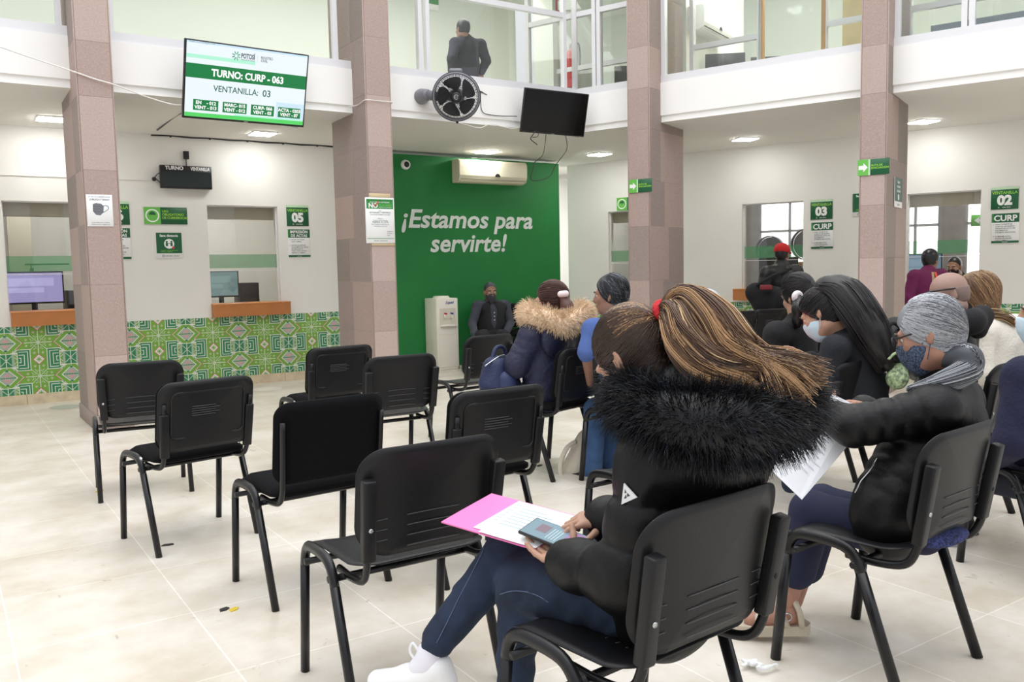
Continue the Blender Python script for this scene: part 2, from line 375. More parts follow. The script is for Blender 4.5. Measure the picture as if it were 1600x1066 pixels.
# walls with openings
def wall_with_holes(name, fr, x0, x1, z0, z1, holes, th, m, extra=None):
    """holes (xa,xb,za,zb); reveals included"""
    b = MB(); xs = sorted({x0, x1}|{h[0] for h in holes}|{h[1] for h in holes})
    for a, c in zip(xs[:-1], xs[1:]):
        hs = [h for h in holes if h[0] <= a+1e-6 and h[1] >= c-1e-6]
        if not hs: b.box(fr, a, c, z0, z1, -th, 0)
        else:
            h = hs[0]; b.box(fr, a, c, z0, h[2], -th, 0); b.box(fr, a, c, h[3], z1, -th, 0)
    return b.build(name, m)
H6, H5 = (.647, 1.49, .995, 2.165), (2.74, 3.586, .995, 2.167)
H4, H3, H2 = (-6.6, -5.76, .985, 2.18), (-4.478, -3.633, .985, 2.17), (-2.345, -1.53, .985, 2.17)
struct(wall_with_holes('wall_left', WL, -3.2, 4.72, 0, 2.96, [H6, H5], .16, wallm), 'cream painted wall with two service windows on the left')
struct(wall_with_holes('wall_right', WR, -7.33, 2.6, 0, 2.96, [H4, H3, H2], .16, wallm), 'cream painted wall with service windows on the right')
mb = MB(); mb.box(WL, 4.72, 7.915, 0, 2.897, -.16, .02)
struct(mb.build('wall_green', greenm), 'green painted feature wall behind the water dispenser')
def corner(ly, lo):   # where a line y=ly meets the right-hand line at distance lo
    return ((lo-.3495*ly)/.937, ly)
# gallery ceiling (soffit) and the floor slab above it
def soffit_mesh():
    b = MB(); a = corner(YF, OF); w = corner(YW+.6, OW+.6); pr = -NR*OF-RR*4; pw = -NR*(OW+.6)-RR*4
    zw = 2.93
    b.add([(-4, YF, ZS), (a[0], a[1], ZS), (w[0], w[1], zw), (-4, YW+.6, zw)], [(0, 1, 2, 3)])
    b.add([(a[0], a[1], ZS), (pr[0], pr[1], ZS), (pw[0], pw[1], zw), (w[0], w[1], zw)], [(0, 1, 2, 3)])
    return b
struct(soffit_mesh().build('ceiling', ceilm), 'gallery ceiling under the upper floor')
def ring(z0, z1, in0, in1, m, name, label):
    """band that follows both courtyard edges between insets in0..in1 behind the fascia line"""
    b = MB(); a, c = corner(YF+in0, OF+in0), corner(YF+in1, OF+in1); p0 = -NR*(OF+in0)-RR*4; p1 = -NR*(OF+in1)-RR*4
    for poly in ([(-4, YF+in0), a, c, (-4, YF+in1)], [a, (p0[0], p0[1]), (p1[0], p1[1]), c]): b.prism(W0, poly, z0, z1)
    return struct(b.build(name, m), label)
ring(3.078, 3.45, 0, .16, whitem, 'trim_1', 'white balcony fascia above the columns')
ring(3.0, 3.078, .022, .16, whitem, 'trim_2', 'lower white lip of the balcony fascia')
ring(3.45, 3.535, .012, .12, alum, 'trim_3', 'pale aluminium sill of the upper windows')
struct(MB().prism(W0, [(-4, YF+.1), corner(YF+.1, OF+.1), corner(13.5, 15.2), (-4, 13.5)], 3.02, 3.12).build('floor_upper', ceilm), 'upper gallery floor')
b = MB(); a = corner(YF+.1, OF+.1); p = -NR*(OF+.1)-RR*4; q = -NR*15.2-RR*4; w = corner(13.5, 15.2)
struct(b.prism(W0, [a, (p[0], p[1]), (q[0], q[1]), w], 3.02, 3.12).build('floor_upper', ceilm), 'upper office floor')
# baseboards
b = MB()
for i in range(14): b.box(WL, -3.2+.566*i, -3.2+.566*i+.561, 0, .107, 0, .018)
struct(b.build('baseboard_left', basem), 'beige stone skirting under the patterned dado')
b = MB()
for i in range(18): b.box(WR, -7.33+.55*i, -7.33+.55*i+.545, 0, .10, 0, .018)
struct(b.build('baseboard_right', basem), 'beige stone skirting of the right wall')

# patterned dado: cross-stitch stars, drawn cell by cell and merged in runs
PW, PH = 76, 46
def stitch(x, y):
    x %= PW; y %= PH; x = min(x, PW-x); y = min(y, PH-y)            # star centre at 0,0, mirrored both ways
    d = abs(x)+abs(y-23); ex = abs(x-38)
    if x == 0 and y == 0: return 1
    if d <= 7 and x <= 9:
        if d == 7: return 3
        if d == 6: return 0
        if x == 0 or y == 23: return 1 if d <= 3 else 0
        return 0 if d > 1 and not (abs(x-abs(y-23)) <= 0 and d < 5) else 1
    if x == 0 and y < 16: return 0
    if y == 0 and x < 17: return 0
    if x == y and x < 10: return 0 if x % 2 == 0 or True else 1
    if (x == 10 and y >= 9) or (y == 9 and 10 <= x <= 25): return 0
    def dia(cx, cy):
        q = abs(x-cx)+abs(y-cy); return 3 if q == 0 else (0 if q == 1 else None)
    if x < 10 and y > x:
        r = dia(5, 14)
        if r is not None: return r
        if (x, y) in ((3, 6), (4, 8), (2, 8), (5, 9)): return 0
        return 1
    if y < 9 and x >= y and x-y < 18:
        r = dia(14, 4)
        if r is not None: return r
        if (y, x) in ((3, 6), (4, 8), (2, 8), (5, 9)): return 0
        return 1
    if 10 < x <= 24 and y > 9:                                          # nested squares
        k = min(x-11, y-10); kk = k % 4
        if k >= 11: return 2
        if x-11 <= y-10: return 0 if kk in (2,) else (2 if kk != 3 else 2)
        return 0 if kk in (2,) and x < 24 else 2
    if y <= 13:
        u = x-y
        if 18 <= u <= 19 and y <= 8: return 3 if (x+y) % 2 == 0 and u == 18 else 0
        if u in (16, 17): return 0
        if u in (26, 27) and y < 10: return 0
        if 19 < u < 26: return 1
        if ex <= 8 and y <= 8:
            if y == 0: return 2
            if y >= 2 and ex <= 7-y: return 3 if (ex+y) % 2 == 0 else 0
            if ex+y <= 9: return 0 if (ex+y) % 2 else 2
        if 26 < u <= 31 or (26 < u < 33 and y < 3): return 2
        if y == 13 or x in (30, 34, 38): return 0
        if x in (28, 29) and y > 9: return 2 if (x+y) % 3 else 0
        return 4
    if y == 13 or y == 14 or x == 25: return 0
    cx, cy = ex, 23-y
    if cx <= 6:
        if cx == 0 or cx == cy or cx == cy+1: return 0 if (cx+cy) % 2 == 0 or cx == 0 else 2
        return 2
    if cx <= 9 and (cx+cy) % 2 == 0: return 0
    if cx > 9: return 0 if (cx-10+cy) % 4 == 0 and cy > 1 else 1
    return 2
dmats = [mat('dado_white', srgb(228, 228, 220), .5), mat('dado_light_green', srgb(118, 170, 62), .5), mat('dado_dark_green', srgb(44, 132, 84), .5), mat('dado_red', srgb(196, 40, 92), .5), mat('dado_mid_green', srgb(108, 165, 92), .5)]
def dado(fr, xa, xb, za, zb, xc, zc, z=.004):
    cw, ch = .613/PW, .365/PH; b = MB(); b.box(fr, xa, xb, za, zb, 0, z-.001, 0)
    y0, y1 = int(math.floor((za-zc)/ch)), int(math.ceil((zb-zc)/ch)); x0, x1 = int(math.floor((xa-xc)/cw)), int(math.ceil((xb-xc)/cw))
    for j in range(y0, y1):
        za_, zb_ = max(za, zc+(j-.5)*ch), min(zb, zc+(j+.5)*ch)
        if zb_ <= za_: continue
        i = x0
        row = [stitch(q, j) for q in range(x0, x1+1)]
        s0 = 0
        for q in range(1, len(row)+1):
            if q == len(row) or row[q] != row[s0]:
                if row[s0] != 0:
                    A, B = max(xa, xc+(x0+s0-.5)*cw), min(xb, xc+(x0+q-.5)*cw)
                    if B > A: b.quad(fr, A, B, za_, zb_, z, row[s0])
                s0 = q
    return b
struct(dado(WL, -2.4, 4.72, .107, .842, .898, .295).build('trim_4', dmats), 'green cross-stitch patterned dado on the left wall')
struct(dado(WR, -7.33, 1.2, .10, .816, -4.05, .285).build('trim_5', dmats), 'green cross-stitch patterned dado on the right wall')

# stone columns
st = [mat('pink_stone', srgb(172, 151, 143), .7, noise=(55, .09, 6), bump=(90, .25)), mat('grey_pink_stone', srgb(152, 137, 130), .7, noise=(50, .1, 6), bump=(90, .25)),
      mat('pale_pink_stone', srgb(184, 164, 156), .7, noise=(60, .07, 6), bump=(90, .25)), mat('brown_stone', srgb(141, 129, 121), .7, noise=(48, .1, 6), bump=(90, .25)), mat('stone_joint', srgb(186, 168, 158), .8)]
def column(fr, w, dpt, seed, label, plinth=True):
    """fr: at the front left corner on the floor, u along the front, n out into the court"""
    r = random.Random(seed); b = MB(); e = .012
    b.box(fr, e*.6, w-e*.6, 0, 6.2, -dpt+e*.6, -e*.6, 4)
    z = .14; k = 0
    while z < 6.1:
        h = r.choice([.46, .52, .58, .62]); z1 = min(6.2, z+h)
        b.box(fr, e, w-e, z+.0008, z1-.0008, -.2, 0, r.choice([0, 0, 0, 1, 2, 2]))
        h0 = r.uniform(.3, .7)*dpt
        for xa, xb in ((0, .05), (w-.05, w)):
            for c0, c1 in ((-dpt, -dpt+h0), (-dpt+h0+.002, -e)): b.box(fr, xa, xb, z+.0008, z1-.0008, c0, c1, r.choice([1, 1, 3, 0]))
        z = z1
    b.rbox(fr, -.012, w+.012, 0, .14, -dpt-.012, .012, .004, 1, 1)
    for xa in (e*.3, w-e*.3): b.tube([fr.p(xa, .14, -e*.5), fr.p(xa, 6.2, -e*.5)], .006, 6, 2)
    o = b.build('column', st); tag(o, label, 'column', kind='structure'); return o
CA = Fr((1.112, 8.20, 0), (1, 0, 0), (0, 0, 1)); CB = Fr((3.765, 8.235, 0), (1, 0, 0), (0, 0, 1))
CC = Fr(RR*4.81-NR*9.01, -RR, (0, 0, 1)); CDm = Fr(RR*2.262-NR*9.075, -RR, (0, 0, 1))
column(CA, .285, 1.0, 3, 'pinkish stone column bearing the face mask notice')
column(CB, .285, .9, 5, 'pinkish stone column bearing the white and green NO poster')
column(CC, .28, .9, 8, 'pinkish stone column in front of the wall beside the green wall')
column(CDm, .25, .94, 11, 'pinkish stone column with an evacuation sign and a side sign')

# ------------------------------------------------------------------ upper storey behind glass
def upper_frames():
    # posts of the left side
    k = 0
    for i, (x0, x1, lab) in enumerate([(-4, 1.075, 0), (1.45, 3.63, 0), (4.06, 4.615, 0), (4.665, 6.60, 0)]):
        b = MB(); b.box(FL, x0, x0+.045, 3.535, 6.0, -.09, -.02); b.box(FL, x1-.045, x1, 3.535, 6.0, -.09, -.02); b.box(FL, x0, x1, 4.37, 4.43, -.085, -.025) if i == 3 else None
        o = struct(b.build('window_%d' % (i+1), alum), 'upper window frame over the left gallery')
        g = MB(); g.quad(FL, x0+.04, x1-.04, 3.53, 6.0, -.055); g.build('pane', glassup, o)
    for i, (a0, a1, tr) in enumerate([(-6.43, -5.40, 1), (-5.385, -4.80, 1), (-4.53, -2.27, 0), (-2.01, -1.37, 0), (-1.355, .4, 0)]):
        b = MB(); b.box(FRt, a0, a0+.05, 3.535, 6.0, -.09, -.02); b.box(FRt, a1-.05, a1, 3.535, 6.0, -.09, -.02)
        if tr: b.box(FRt, a0, a1, 4.40, 4.46, -.085, -.025)
        o = struct(b.build('window_%d' % (i+5), alum), 'upper window frame over the right gallery')
        g = MB(); g.quad(FRt, a0+.04, a1-.04, 3.53, 6.0, -.055); g.build('pane', glassup, o)
    c = corner(YF+.02, OF+.02); b = MB(); b.tube([(c[0], c[1]+.03, 3.535), (c[0], c[1]+.03, 6.0)], .045, 4); struct(b.build('trim_6', mat('white_metal', srgb(245, 245, 245), .4)), 'white corner post between the upper windows')
upper_frames()
upw = mat('upper_wall', srgb(228, 231, 222), .8); 
b = MB(); b.box(WL, -4, 8.9, 3.12, 6.4, -2.6, -2.5); struct(b.build('wall_upper_left', upw), 'pale wall of the upper corridor')
b = MB(); b.box(WR, -9.2, 4, 3.12, 6.4, -3.0, -2.9); struct(b.build('wall_upper_right', upw), 'pale wall of the upper offices')
# upper ceiling with its own lamps
b = MB(); a = corner(YF, OF); w = corner(13.2, 14.8); pr_ = -NR*OF-RR*4; pw_ = -NR*14.8-RR*4
b.add([(-4, YF, 6.0), (a[0], a[1], 6.0), (w[0], w[1], 6.0), (-4, 13.2, 6.0)], [(0, 1, 2, 3)]); b.add([(a[0], a[1], 6.0), (pr_[0], pr_[1], 6.0), (pw_[0], pw_[1], 6.0), (w[0], w[1], 6.0)], [(0, 1, 2, 3)])
struct(b.build('ceiling_upper', upw), 'ceiling of the upper floor')
for i, (x, y, z, sx_, e) in enumerate([(1, 10.8, 5.9, 5, 24), (5.6, 10.8, 5.9, 4, 36), (9.9, 8.4, 5.9, 2.5, 13), (11.0, 4.5, 5.9, 2.5, 11)]):
    l = bpy.data.lights.new('upper_lamp_light', 'AREA'); l.shape = 'RECTANGLE'; l.size = sx_; l.size_y = 1.6; l.energy = e; l.color = (1, 1, .97)
    lo = bpy.data.objects.new('upper_lamp_light', l); COL.objects.link(lo); lo.location = (x, y, z)
# ------------------------------------------------------------------ rooms behind the service windows
offw = mat('office_wall', srgb(222, 220, 212), .8)
b = MB(); b.box(WL, -.6, 4.4, 0, 2.95, -2.6, -2.5); b.box(WL, -.7, -.6, 0, 2.95, -2.6, -.16); b.box(WL, 2.05, 2.12, 0, 2.95, -2.6, -.16); b.box(WL, 4.4, 4.5, 0, 2.95, -2.6, -.16)
struct(b.build('wall_office_left', offw), 'pale office walls behind the left service windows')
b = MB(); b.box(WL, -.7, 4.5, 2.95, 3.0, -2.6, -.1); struct(b.build('ceiling_office_left', ceilm), 'office ceiling behind the left windows')
greyst = mat('grey_stone', srgb(150, 146, 144), .85, noise=(6, .12, 6), bump=(20, .3))
b = MB(); D = -2.2
for x0, x1 in ((-7.3, -5.02), (-4.05, -3.0), (-2.35, -2.0)): b.box(WR, x0, x1, 0, 2.95, D-.1, D)
b.box(WR, -1.0, 2.6, 0, 2.95, D-.1, D)
for x0, x1 in ((-5.02, -4.05), (-2.0, -1.0), (-3.0, -2.35)): b.box(WR, x0, x1, 0, .9, D-.1, D); b.box(WR, x0, x1, 2.3, 2.95, D-.1, D)
struct(b.build('wall_office_right', greyst), 'grey stone back wall behind the right service windows')
b = MB(); b.box(WR, -5.6, -5.5, 0, 2.95, D, -.16); b.box(WR, -3.2, -3.1, 0, 2.95, D, -.16); b.box(WR, 1.2, 1.3, 0, 2.95, D, -.16); b.box(WR, -7.4, -7.3, 0, 2.95, D, -.16)
struct(b.build('wall_office_side', offw), 'office partitions behind the right service windows')
b = MB(); b.box(WR, -7.4, 2.6, 2.95, 3.0, D, -.1); struct(b.build('ceiling_office_right', ceilm), 'office ceiling behind the right windows')
daylight = mat('daylit_window', (1, 1, 1, 1), .5, emit=(1, 1, 1, 1), estr=.9)
for i, (x0, x1) in enumerate(((-5.02, -4.05), (-3.0, -2.35), (-2.0, -1.0))):
    b = MB(); b.quad(WR, x0, x1, .9, 2.3, D-.06); o = struct(b.build('window_%d' % (20+i), daylight), 'bright daylit window at the back of the office')
    f = MB(); xm = (x0+x1)/2
    for q in (x0, xm, x1): f.box(WR, q-.02, q+.02, .9, 2.3, D-.05, D-.02)
    f.box(WR, x0, x1, 1.84, 1.88, D-.05, D-.02); f.build('window_frame', mat('grey_frame', srgb(170, 172, 172), .5), o)
# lamps of the rooms
for fr, x, c, e in ((WL, 1.2, -1.3, 7), (WL, 3.2, -1.3, 9), (WR, -6.3, -1.1, 6), (WR, -4.3, -1.1, 5), (WR, -1.6, -1.1, 6)):
    l = bpy.data.lights.new('office_lamp_light', 'AREA'); l.size = .5; l.energy = e; lo = bpy.data.objects.new('office_lamp_light', l); COL.objects.link(lo); lo.location = fr.p(x, 2.9, c)
# passage beside the green wall
b = MB(); b.box(WL, 6.5, 10.2, 0, 2.95, -2.3, -2.2); b.box(WL, 6.5, 6.6, 0, 2.95, -2.2, -.16)
struct(b.build('wall_passage', whitem), 'bright wall seen through the gap beside the green wall')
l = bpy.data.lights.new('passage_lamp_light', 'AREA'); l.size = .5; l.energy = 22; lo = bpy.data.objects.new('passage_lamp_light', l); COL.objects.link(lo); lo.location = WL.p(8.3, 2.88, -1.2)

for fr, h, lab in ((WL, H6, 1), (WL, H5, 2), (WR, H4, 3), (WR, H2, 4)):
    b = MB(); b.box(fr, h[0]-.05, h[1]+.05, 2.02, 2.5, -.36, -.20); struct(b.build('trim_%d' % (10+lab), mat('lintel_beige', srgb(196, 190, 172), .8)), 'beige blind box behind the window head')
b = MB(); b.box(WL, .3, .78, 0, 2.1, -2.49, -2.44); struct(b.build('door_1', mat('office_door_wood', srgb(170, 128, 84), .5, noise=(4, .1))), 'wooden door at the back of the far left office')
b = MB(); b.box(WL, .8, 1.06, 0, 2.95, -1.9, -1.8); struct(b.build('wall_office_pier', mat('pier_beige', srgb(206, 198, 176), .8)), 'beige pier in the far left office')
# ------------------------------------------------------------------ gallery lamps
ledm = mat('led_panel', (1, 1, 1, 1), .5, emit=(1, 1, .98, 1), estr=18); lampb = mat('lamp_body', srgb(235, 235, 235), .5)
for x, y, lab in ((1.10, 10.0, 'square ceiling lamp left of the column with the face mask notice'), (3.27, 10.0, 'square ceiling lamp below the lit information screen'), (6.45, 10.2, 'square ceiling lamp above the air conditioner on the green wall'),
                  (8.07, 9.75, 'square ceiling lamp in the corner right of the hanging cable loop'), (8.86, 7.75, 'square ceiling lamp above service window 03'), (9.70, 5.82, 'square ceiling lamp between the right column and sign 02'),
                  (-1.2, 10.0, None), (10.5, 3.7, None)):
    rz = 0 if y > 9.7 else -DYA
    t = thing('ceiling_lamp', (x, y, 2.985), lab or 'square ceiling lamp further along the gallery outside the picture', 'lamp', 'square lamps under the gallery ceiling', -rz)
    fr = Fr((0, 0, 0), (1, 0, 0), (0, 1, 0)); b = MB(); b.rbox(fr, -.14, .14, -.14, .14, -.035, 0, .012); b.build('housing', lampb, t, True)
    b = MB(); b.rbox(fr, -.122, .122, -.122, .122, -.042, -.034, .003); b.build('diffuser', ledm, t, True)
# ------------------------------------------------------------------ counters at the windows
def counter(fr, x0, x1, lab):
    t = thing('counter_shelf', fr.p((x0+x1)/2, .84, 0), lab, 'counter', 'wooden counters at the service windows')
    b = MB(); b.box(fr, x0, x1, .842, .985, 0, .12); b.build('front_box', woodm, t)
    b = MB(); b.rbox(fr, x0-.004, x1+.004, .985, 1.0, -.3, .124, .003, 1); b.build('shelf_top', mat('counter_top', srgb(196, 132, 78), .4), t)
counter(WL, .66, 1.58, 'wooden counter box at the service window left of the first column')
counter(WL, 2.735, 3.664, 'wooden counter box below the service window beside sign 05')
counter(WR, -6.66, -5.7, 'wooden counter box at the service window partly behind the third column')
counter(WR, -4.563, -3.57, 'wooden counter box where the person in the red cap stands')
counter(WR, -2.42, -1.47, 'wooden counter box hidden behind the person in magenta at window 02')
# window glass with a green film band
def service_glass(fr, h, n, lab):
    b = MB(); b.quad(fr, h[0], h[1], h[2], h[3], -.07); o = struct(b.build('window_%d' % n, glass), lab)
    f = MB(); f.quad(fr, h[0], h[1], 1.42, 1.585, -.068); 
    f.build('green_band', BAND, o)
    f = MB(); f.box(fr, h[0], h[1], h[3]-.012, h[3], -.075, -.06); f.box(fr, h[0], h[1], 1.385, 1.392, -.074, -.066); f.box(fr, h[0], h[0]+.012, h[2], h[3], -.075, -.06); f.box(fr, h[1]-.012, h[1], h[2], h[3], -.075, -.06)
    f.build('window_frame', alum, o)
BAND = bpy.data.materials.new('green_film_band'); BAND.use_nodes = True
_nt = BAND.node_tree; _b = _nt.nodes['Principled BSDF']; _b.inputs['Base Color'].default_value = srgb(70, 150, 96); _b.inputs['Roughness'].default_value = .4; _b.inputs['Alpha'].default_value = .62
for i, (fr, h) in enumerate(((WL, H6), (WL, H5), (WR, H4), (WR, H3), (WR, H2))): service_glass(fr, h, 10+i, 'glass of a service window with a green band')

# ------------------------------------------------------------------ signs
dg_ = mat('sign_dark_green', srgb(16, 92, 54), .45); lg_ = mat('sign_light_green', srgb(104, 188, 76), .45); wh_ = mat('sign_white', srgb(240, 241, 240), .45); gr_ = mat('print_grey', srgb(92, 96, 104), .5); bk_ = mat('print_black', srgb(30, 30, 32), .5)
pg_ = mat('sign_pale_green', srgb(190, 222, 186), .45); mg_ = mat('sign_mid_green', srgb(50, 140, 62), .45); ly_ = mat('print_lime', srgb(150, 210, 70), .5)
SG = [dg_, lg_, wh_, gr_, bk_, pg_, mg_, ly_]
def plate(fr, w, h, t, name='panel', m=wh_, th=.006):
    b = MB(); b.rbox(fr, 0, w, 0, h, 0, th, .0015, 1); return b.build(name, m, t)
def lines(b, fr, x, y, rows, dy, size, m=3, z=.0075, bold=.01):
    for i, s in enumerate(rows): b.text(fr, s, size, x, y-dy*i, z, bold, m=m)
def num_sign(fr, x, y, num, lab):
    f = fr.at(x, y, .002); t = thing('window_number_sign', f.o, lab, 'sign', 'window number signs'); w, h = .284, .258
    plate(f, w, h, t, m=dg_); b = MB(); b.quad(f, 0, w, h-.028, h, .0065, 5)
    b.text(f, 'VENTANILLA', .047, w/2, .178, .0072, .02, align='CENTER', m=7, width=.262); b.text(f, num, .15, w/2, .055, .0072, .055, align='CENTER', m=2)
    b.text(f, 'GOB. EDO.', .018, w/2+.02, .016, .0072, .01, align='CENTER', m=2); b.disc(f.at(w/2-.06, .022), .008, .0072, 12, 2, .005); b.build('lettering', SG, t)
def text_sign(fr, x, y, head, rows, lab, hsize=.075, h=.346, hh=.105):
    f = fr.at(x, y, .002); t = thing('service_notice', f.o, lab, 'sign', 'service notices under the window numbers'); w = .284
    plate(f, w, h, t, m=wh_); b = MB(); b.quad(f, 0, w, h-hh, h, .0066, 0); b.quad(f, 0, w, 0, .026, .0066, 0); b.quad(f, 0, .02, h-hh, h, .0067, 6)
    for i, s in enumerate(head): b.text(f, s, hsize, w/2, h-hh/2-(hsize*.36) + (len(head)-1)*.022-.047*i, .0073, .03, align='CENTER', m=2)
    y0 = h-hh-.03
    for r in rows:
        if r.startswith('*'): b.disc(f.at(.022, y0+.006), .007, .0072, 10, 3, .005); r = r[1:]
        b.text(f, r, .021, .04, y0, .0072, .015, m=3); y0 -= .0235
    b.text(f, 'GOB. EDO.', .013, w/2, .008, .0074, .01, align='CENTER', m=2); b.build('lettering', SG, t)
num_sign(WL, 1.602, 1.925, '06', 'dark green window number sign 06 peeking out from behind the column')
num_sign(WL, 3.697, 1.93, '05', 'dark green window number sign 05')
num_sign(WR, -3.535, 1.91, '03', 'dark green window number sign 03')
num_sign(WR, -1.425, 1.925, '02', 'dark green window number sign 02')
act = ['*FAVOR DE PAGAR', 'CON CAMBIO.', '', '*FAVOR DE RETIRAR', 'DOCUMENTOS, ANTES', 'DE REALIZAR EL', 'PAGO, PARA EVITAR', 'ERROR O CAMBIO.']
text_sign(WL, 1.597, 1.54, ['IMPRESIÓN', 'DE ACTAS'], act, 'notice headed IMPRESIÓN DE ACTAS half hidden by the column under sign 06', .046)
text_sign(WL, 3.703, 1.543, ['IMPRESIÓN', 'DE ACTAS'], act, 'notice headed IMPRESIÓN DE ACTAS in full view under sign 05', .046)
cur = ['*PARA TRÁMITE DE', 'CURP ES NECESARIO', 'PRESENTAR ACTA DE', 'NACIMIENTO', '(TRÁMITE GRATUITO)', '', '*SI IMPRIME ACTA,', 'FAVOR DE PAGAR', 'CON CAMBIO.']
text_sign(WR, -3.523, 1.525, ['CURP'], cur, 'white notice headed CURP under sign 03', .095)
text_sign(WR, -1.412, 1.53, ['CURP'], cur, 'white notice headed CURP under sign 02', .095)
def face_icon(b, f, cx, cy, r, mring, mface, z=.0075):
    b.disc(f.at(cx, cy), r, z, 32, mring, r*.82); b.disc(f.at(cx, cy+r*.12), r*.5, z, 24, mface)
    b.prism(f, [(cx-r*.52, cy+r*.1), (cx+r*.52, cy+r*.1), (cx+r*.36, cy-r*.42), (cx, cy-r*.6), (cx-r*.36, cy-r*.42)], z+.0004, z+.0006, 1)
def mask_sign(fr, x, y, lab):
    f = fr.at(x, y, .002); t = thing('face_mask_sign', f.o, lab, 'sign', 'green face mask signs'); w, h = .472, .193
    plate(f, w, h, t, m=dg_); b = MB(); b.quad(f, 0, .178, 0, h, .0065, 1); face_icon(b, f, .089, .097, .075, 2, 0)
    lines(b, f, .195, .135, ['USO', 'OBLIGATORIO', 'DE CUBREBOCAS'], .037, .036, 7, .0073, .03); b.build('lettering', SG, t)
mask_sign(WL, 2.038, 1.935, 'green USO OBLIGATORIO DE CUBREBOCAS sign left of window 05')
mask_sign(WR, -6.447, 2.19, 'green face mask sign half hidden behind the third column')
def distance_sign(fr, x, y, lab):
    f = fr.at(x, y, .002); t = thing('distance_sign', f.o, lab, 'sign', 'safe distance signs'); w, h = .281, .292
    plate(f, w, h, t, m=wh_); b = MB(); b.quad(f, 0, w, .055, h, .0065, 0); b.text(f, 'Sana distancia', .036, w/2, h-.045, .0072, .03, align='CENTER', m=2)
    b.disc(f.at(w/2, .165), .056, .0071, 28, 2)
    for s in (-1, 1):
        b.disc(f.at(w/2+s*.026, .188), .012, .0075, 14, 0); b.quad(f.at(w/2+s*.026, .16), -.012, .012, -.022, .016, .0075, 0)
    b.quad(f.at(w/2, .168), -.016, .016, -.003, .003, .0076, 0); b.disc(f.at(w/2+.044, .122), .014, .0077, 16, 8)
    lines(b, f, .04, .085, ['CONSERVA UNA DISTANCIA DE', 'AL MENOS 1.5 METROS'], .016, .013, 7); b.text(f, 'GOB. EDO.  SALUD', .018, .09, .02, .0072, .01, m=3); b.disc(f.at(.07, .027), .014, .0072, 16, 3, .009)
    b.build('lettering', SG+[mat('print_red', srgb(206, 60, 60), .5)], t)
distance_sign(WL, 2.153, 1.546, 'green Sana distancia notice under the face mask sign near window 05')
distance_sign(WR, -2.998, 1.925, 'green safe distance notice cut off by the right column beside window 02')
def evac_sign(fr, x, y, w, h, lab):
    f = fr.at(x, y, .004); t = thing('evacuation_sign', f.o, lab, 'sign', 'RUTA DE EVACUACIÓN signs on the columns')
    plate(f, w, h, t, m=dg_); b = MB(); b.quad(f, 0, w*.34, 0, h, .0066, 1); b.quad(f, w*.34, w*.40, 0, h, .0067, 5)
    c = h/2; b.add([f.p(px, py, .0072) for px, py in ((w*.03, c-.02), (w*.18, c-.02), (w*.18, c-.045), (w*.32, c), (w*.18, c+.045), (w*.18, c+.02), (w*.03, c+.02))], [tuple(range(7))], 2)
    lines(b, f, w*.43, h*.55, ['RUTA DE', 'EVACUACIÓN'], h*.17, h*.165, 7, .0073, .03); b.build('lettering', SG, t)
evac_sign(CC, .02, 2.188, .29, .15, 'green RUTA DE EVACUACIÓN sign on the column near the corner')
evac_sign(CDm, -.015, 2.193, .295, .155, 'green RUTA DE EVACUACIÓN sign on the column beside window 02')
# notice on the side face of the right-hand column
fs = Fr(RR*2.010-NR*9.40, -NR, (0, 0, 1), -RR); t = thing('column_side_sign', fs.p(0, 1.89), 'small grey green washing notice on the side face of the right column', 'sign')
b = MB(); b.rbox(fs, 0, .34, 1.89, 2.19, .004, .01, .0015, 1); b.build('panel', wh_, t); b = MB(); b.quad(fs, 0, .34, 1.95, 2.19, .0105, 0)
for i, s in enumerate(('Espera', 'siguiente', 'indicación')): b.text(fs, s, .042, .17, 2.135-.045*i, .011, .02, align='CENTER', m=2)
b.disc(fs.at(.17, 1.995), .032, .011, 20, 2); b.text(fs, 'GOB. EDO.', .022, .17, 1.91, .011, .01, align='CENTER', m=3); b.build('lettering', [mat('sign_slate', srgb(84, 110, 104), .5), lg_, wh_, gr_], t)
# face mask notice taped to the first column
f = CA.at(.018, 1.780, .003); t = thing('paper_notice', f.o, 'white paper notice with a grey face mask on the left column', 'notice'); b = MB(); b.rbox(f, 0, .206, 0, .272, 0, .002, .0005, 1); b.build('sheet', wh_, t)
b = MB(); b.text(f, 'EL USO DE CUBREBOCAS ES', .0135, .103, .248, .0026, .012, align='CENTER', m=3); b.text(f, '¡OBLIGATORIO!', .022, .103, .222, .0026, .02, align='CENTER', m=3)
b.text(f, 'NO SE PERMITIRÁ EL ACCESO', .0105, .103, .03, .0026, .012, align='CENTER', m=3); b.text(f, 'A PERSONAS SIN CUBREBOCAS', .0105, .103, .014, .0026, .012, align='CENTER', m=3)
b.prism(f, [(.05, .19), (.075, .2), (.115, .195), (.135, .175), (.13, .12), (.105, .095), (.07, .1), (.048, .13)], .0025, .0028, 9); b.tube([f.p(*q, .0028) for q in catmull([(.134, .178), (.165, .178), (.17, .15), (.128, .12)], 14)[:, :2]], .0022, 5, 3)
for i in range(3): b.tube([f.p(.054, .172-.022*i, .003), f.p(.132, .168-.02*i, .003)], .0012, 4, 3)
b.build('printing', SG+[bk_, mat('mask_grey', srgb(112, 116, 122), .7)], t)
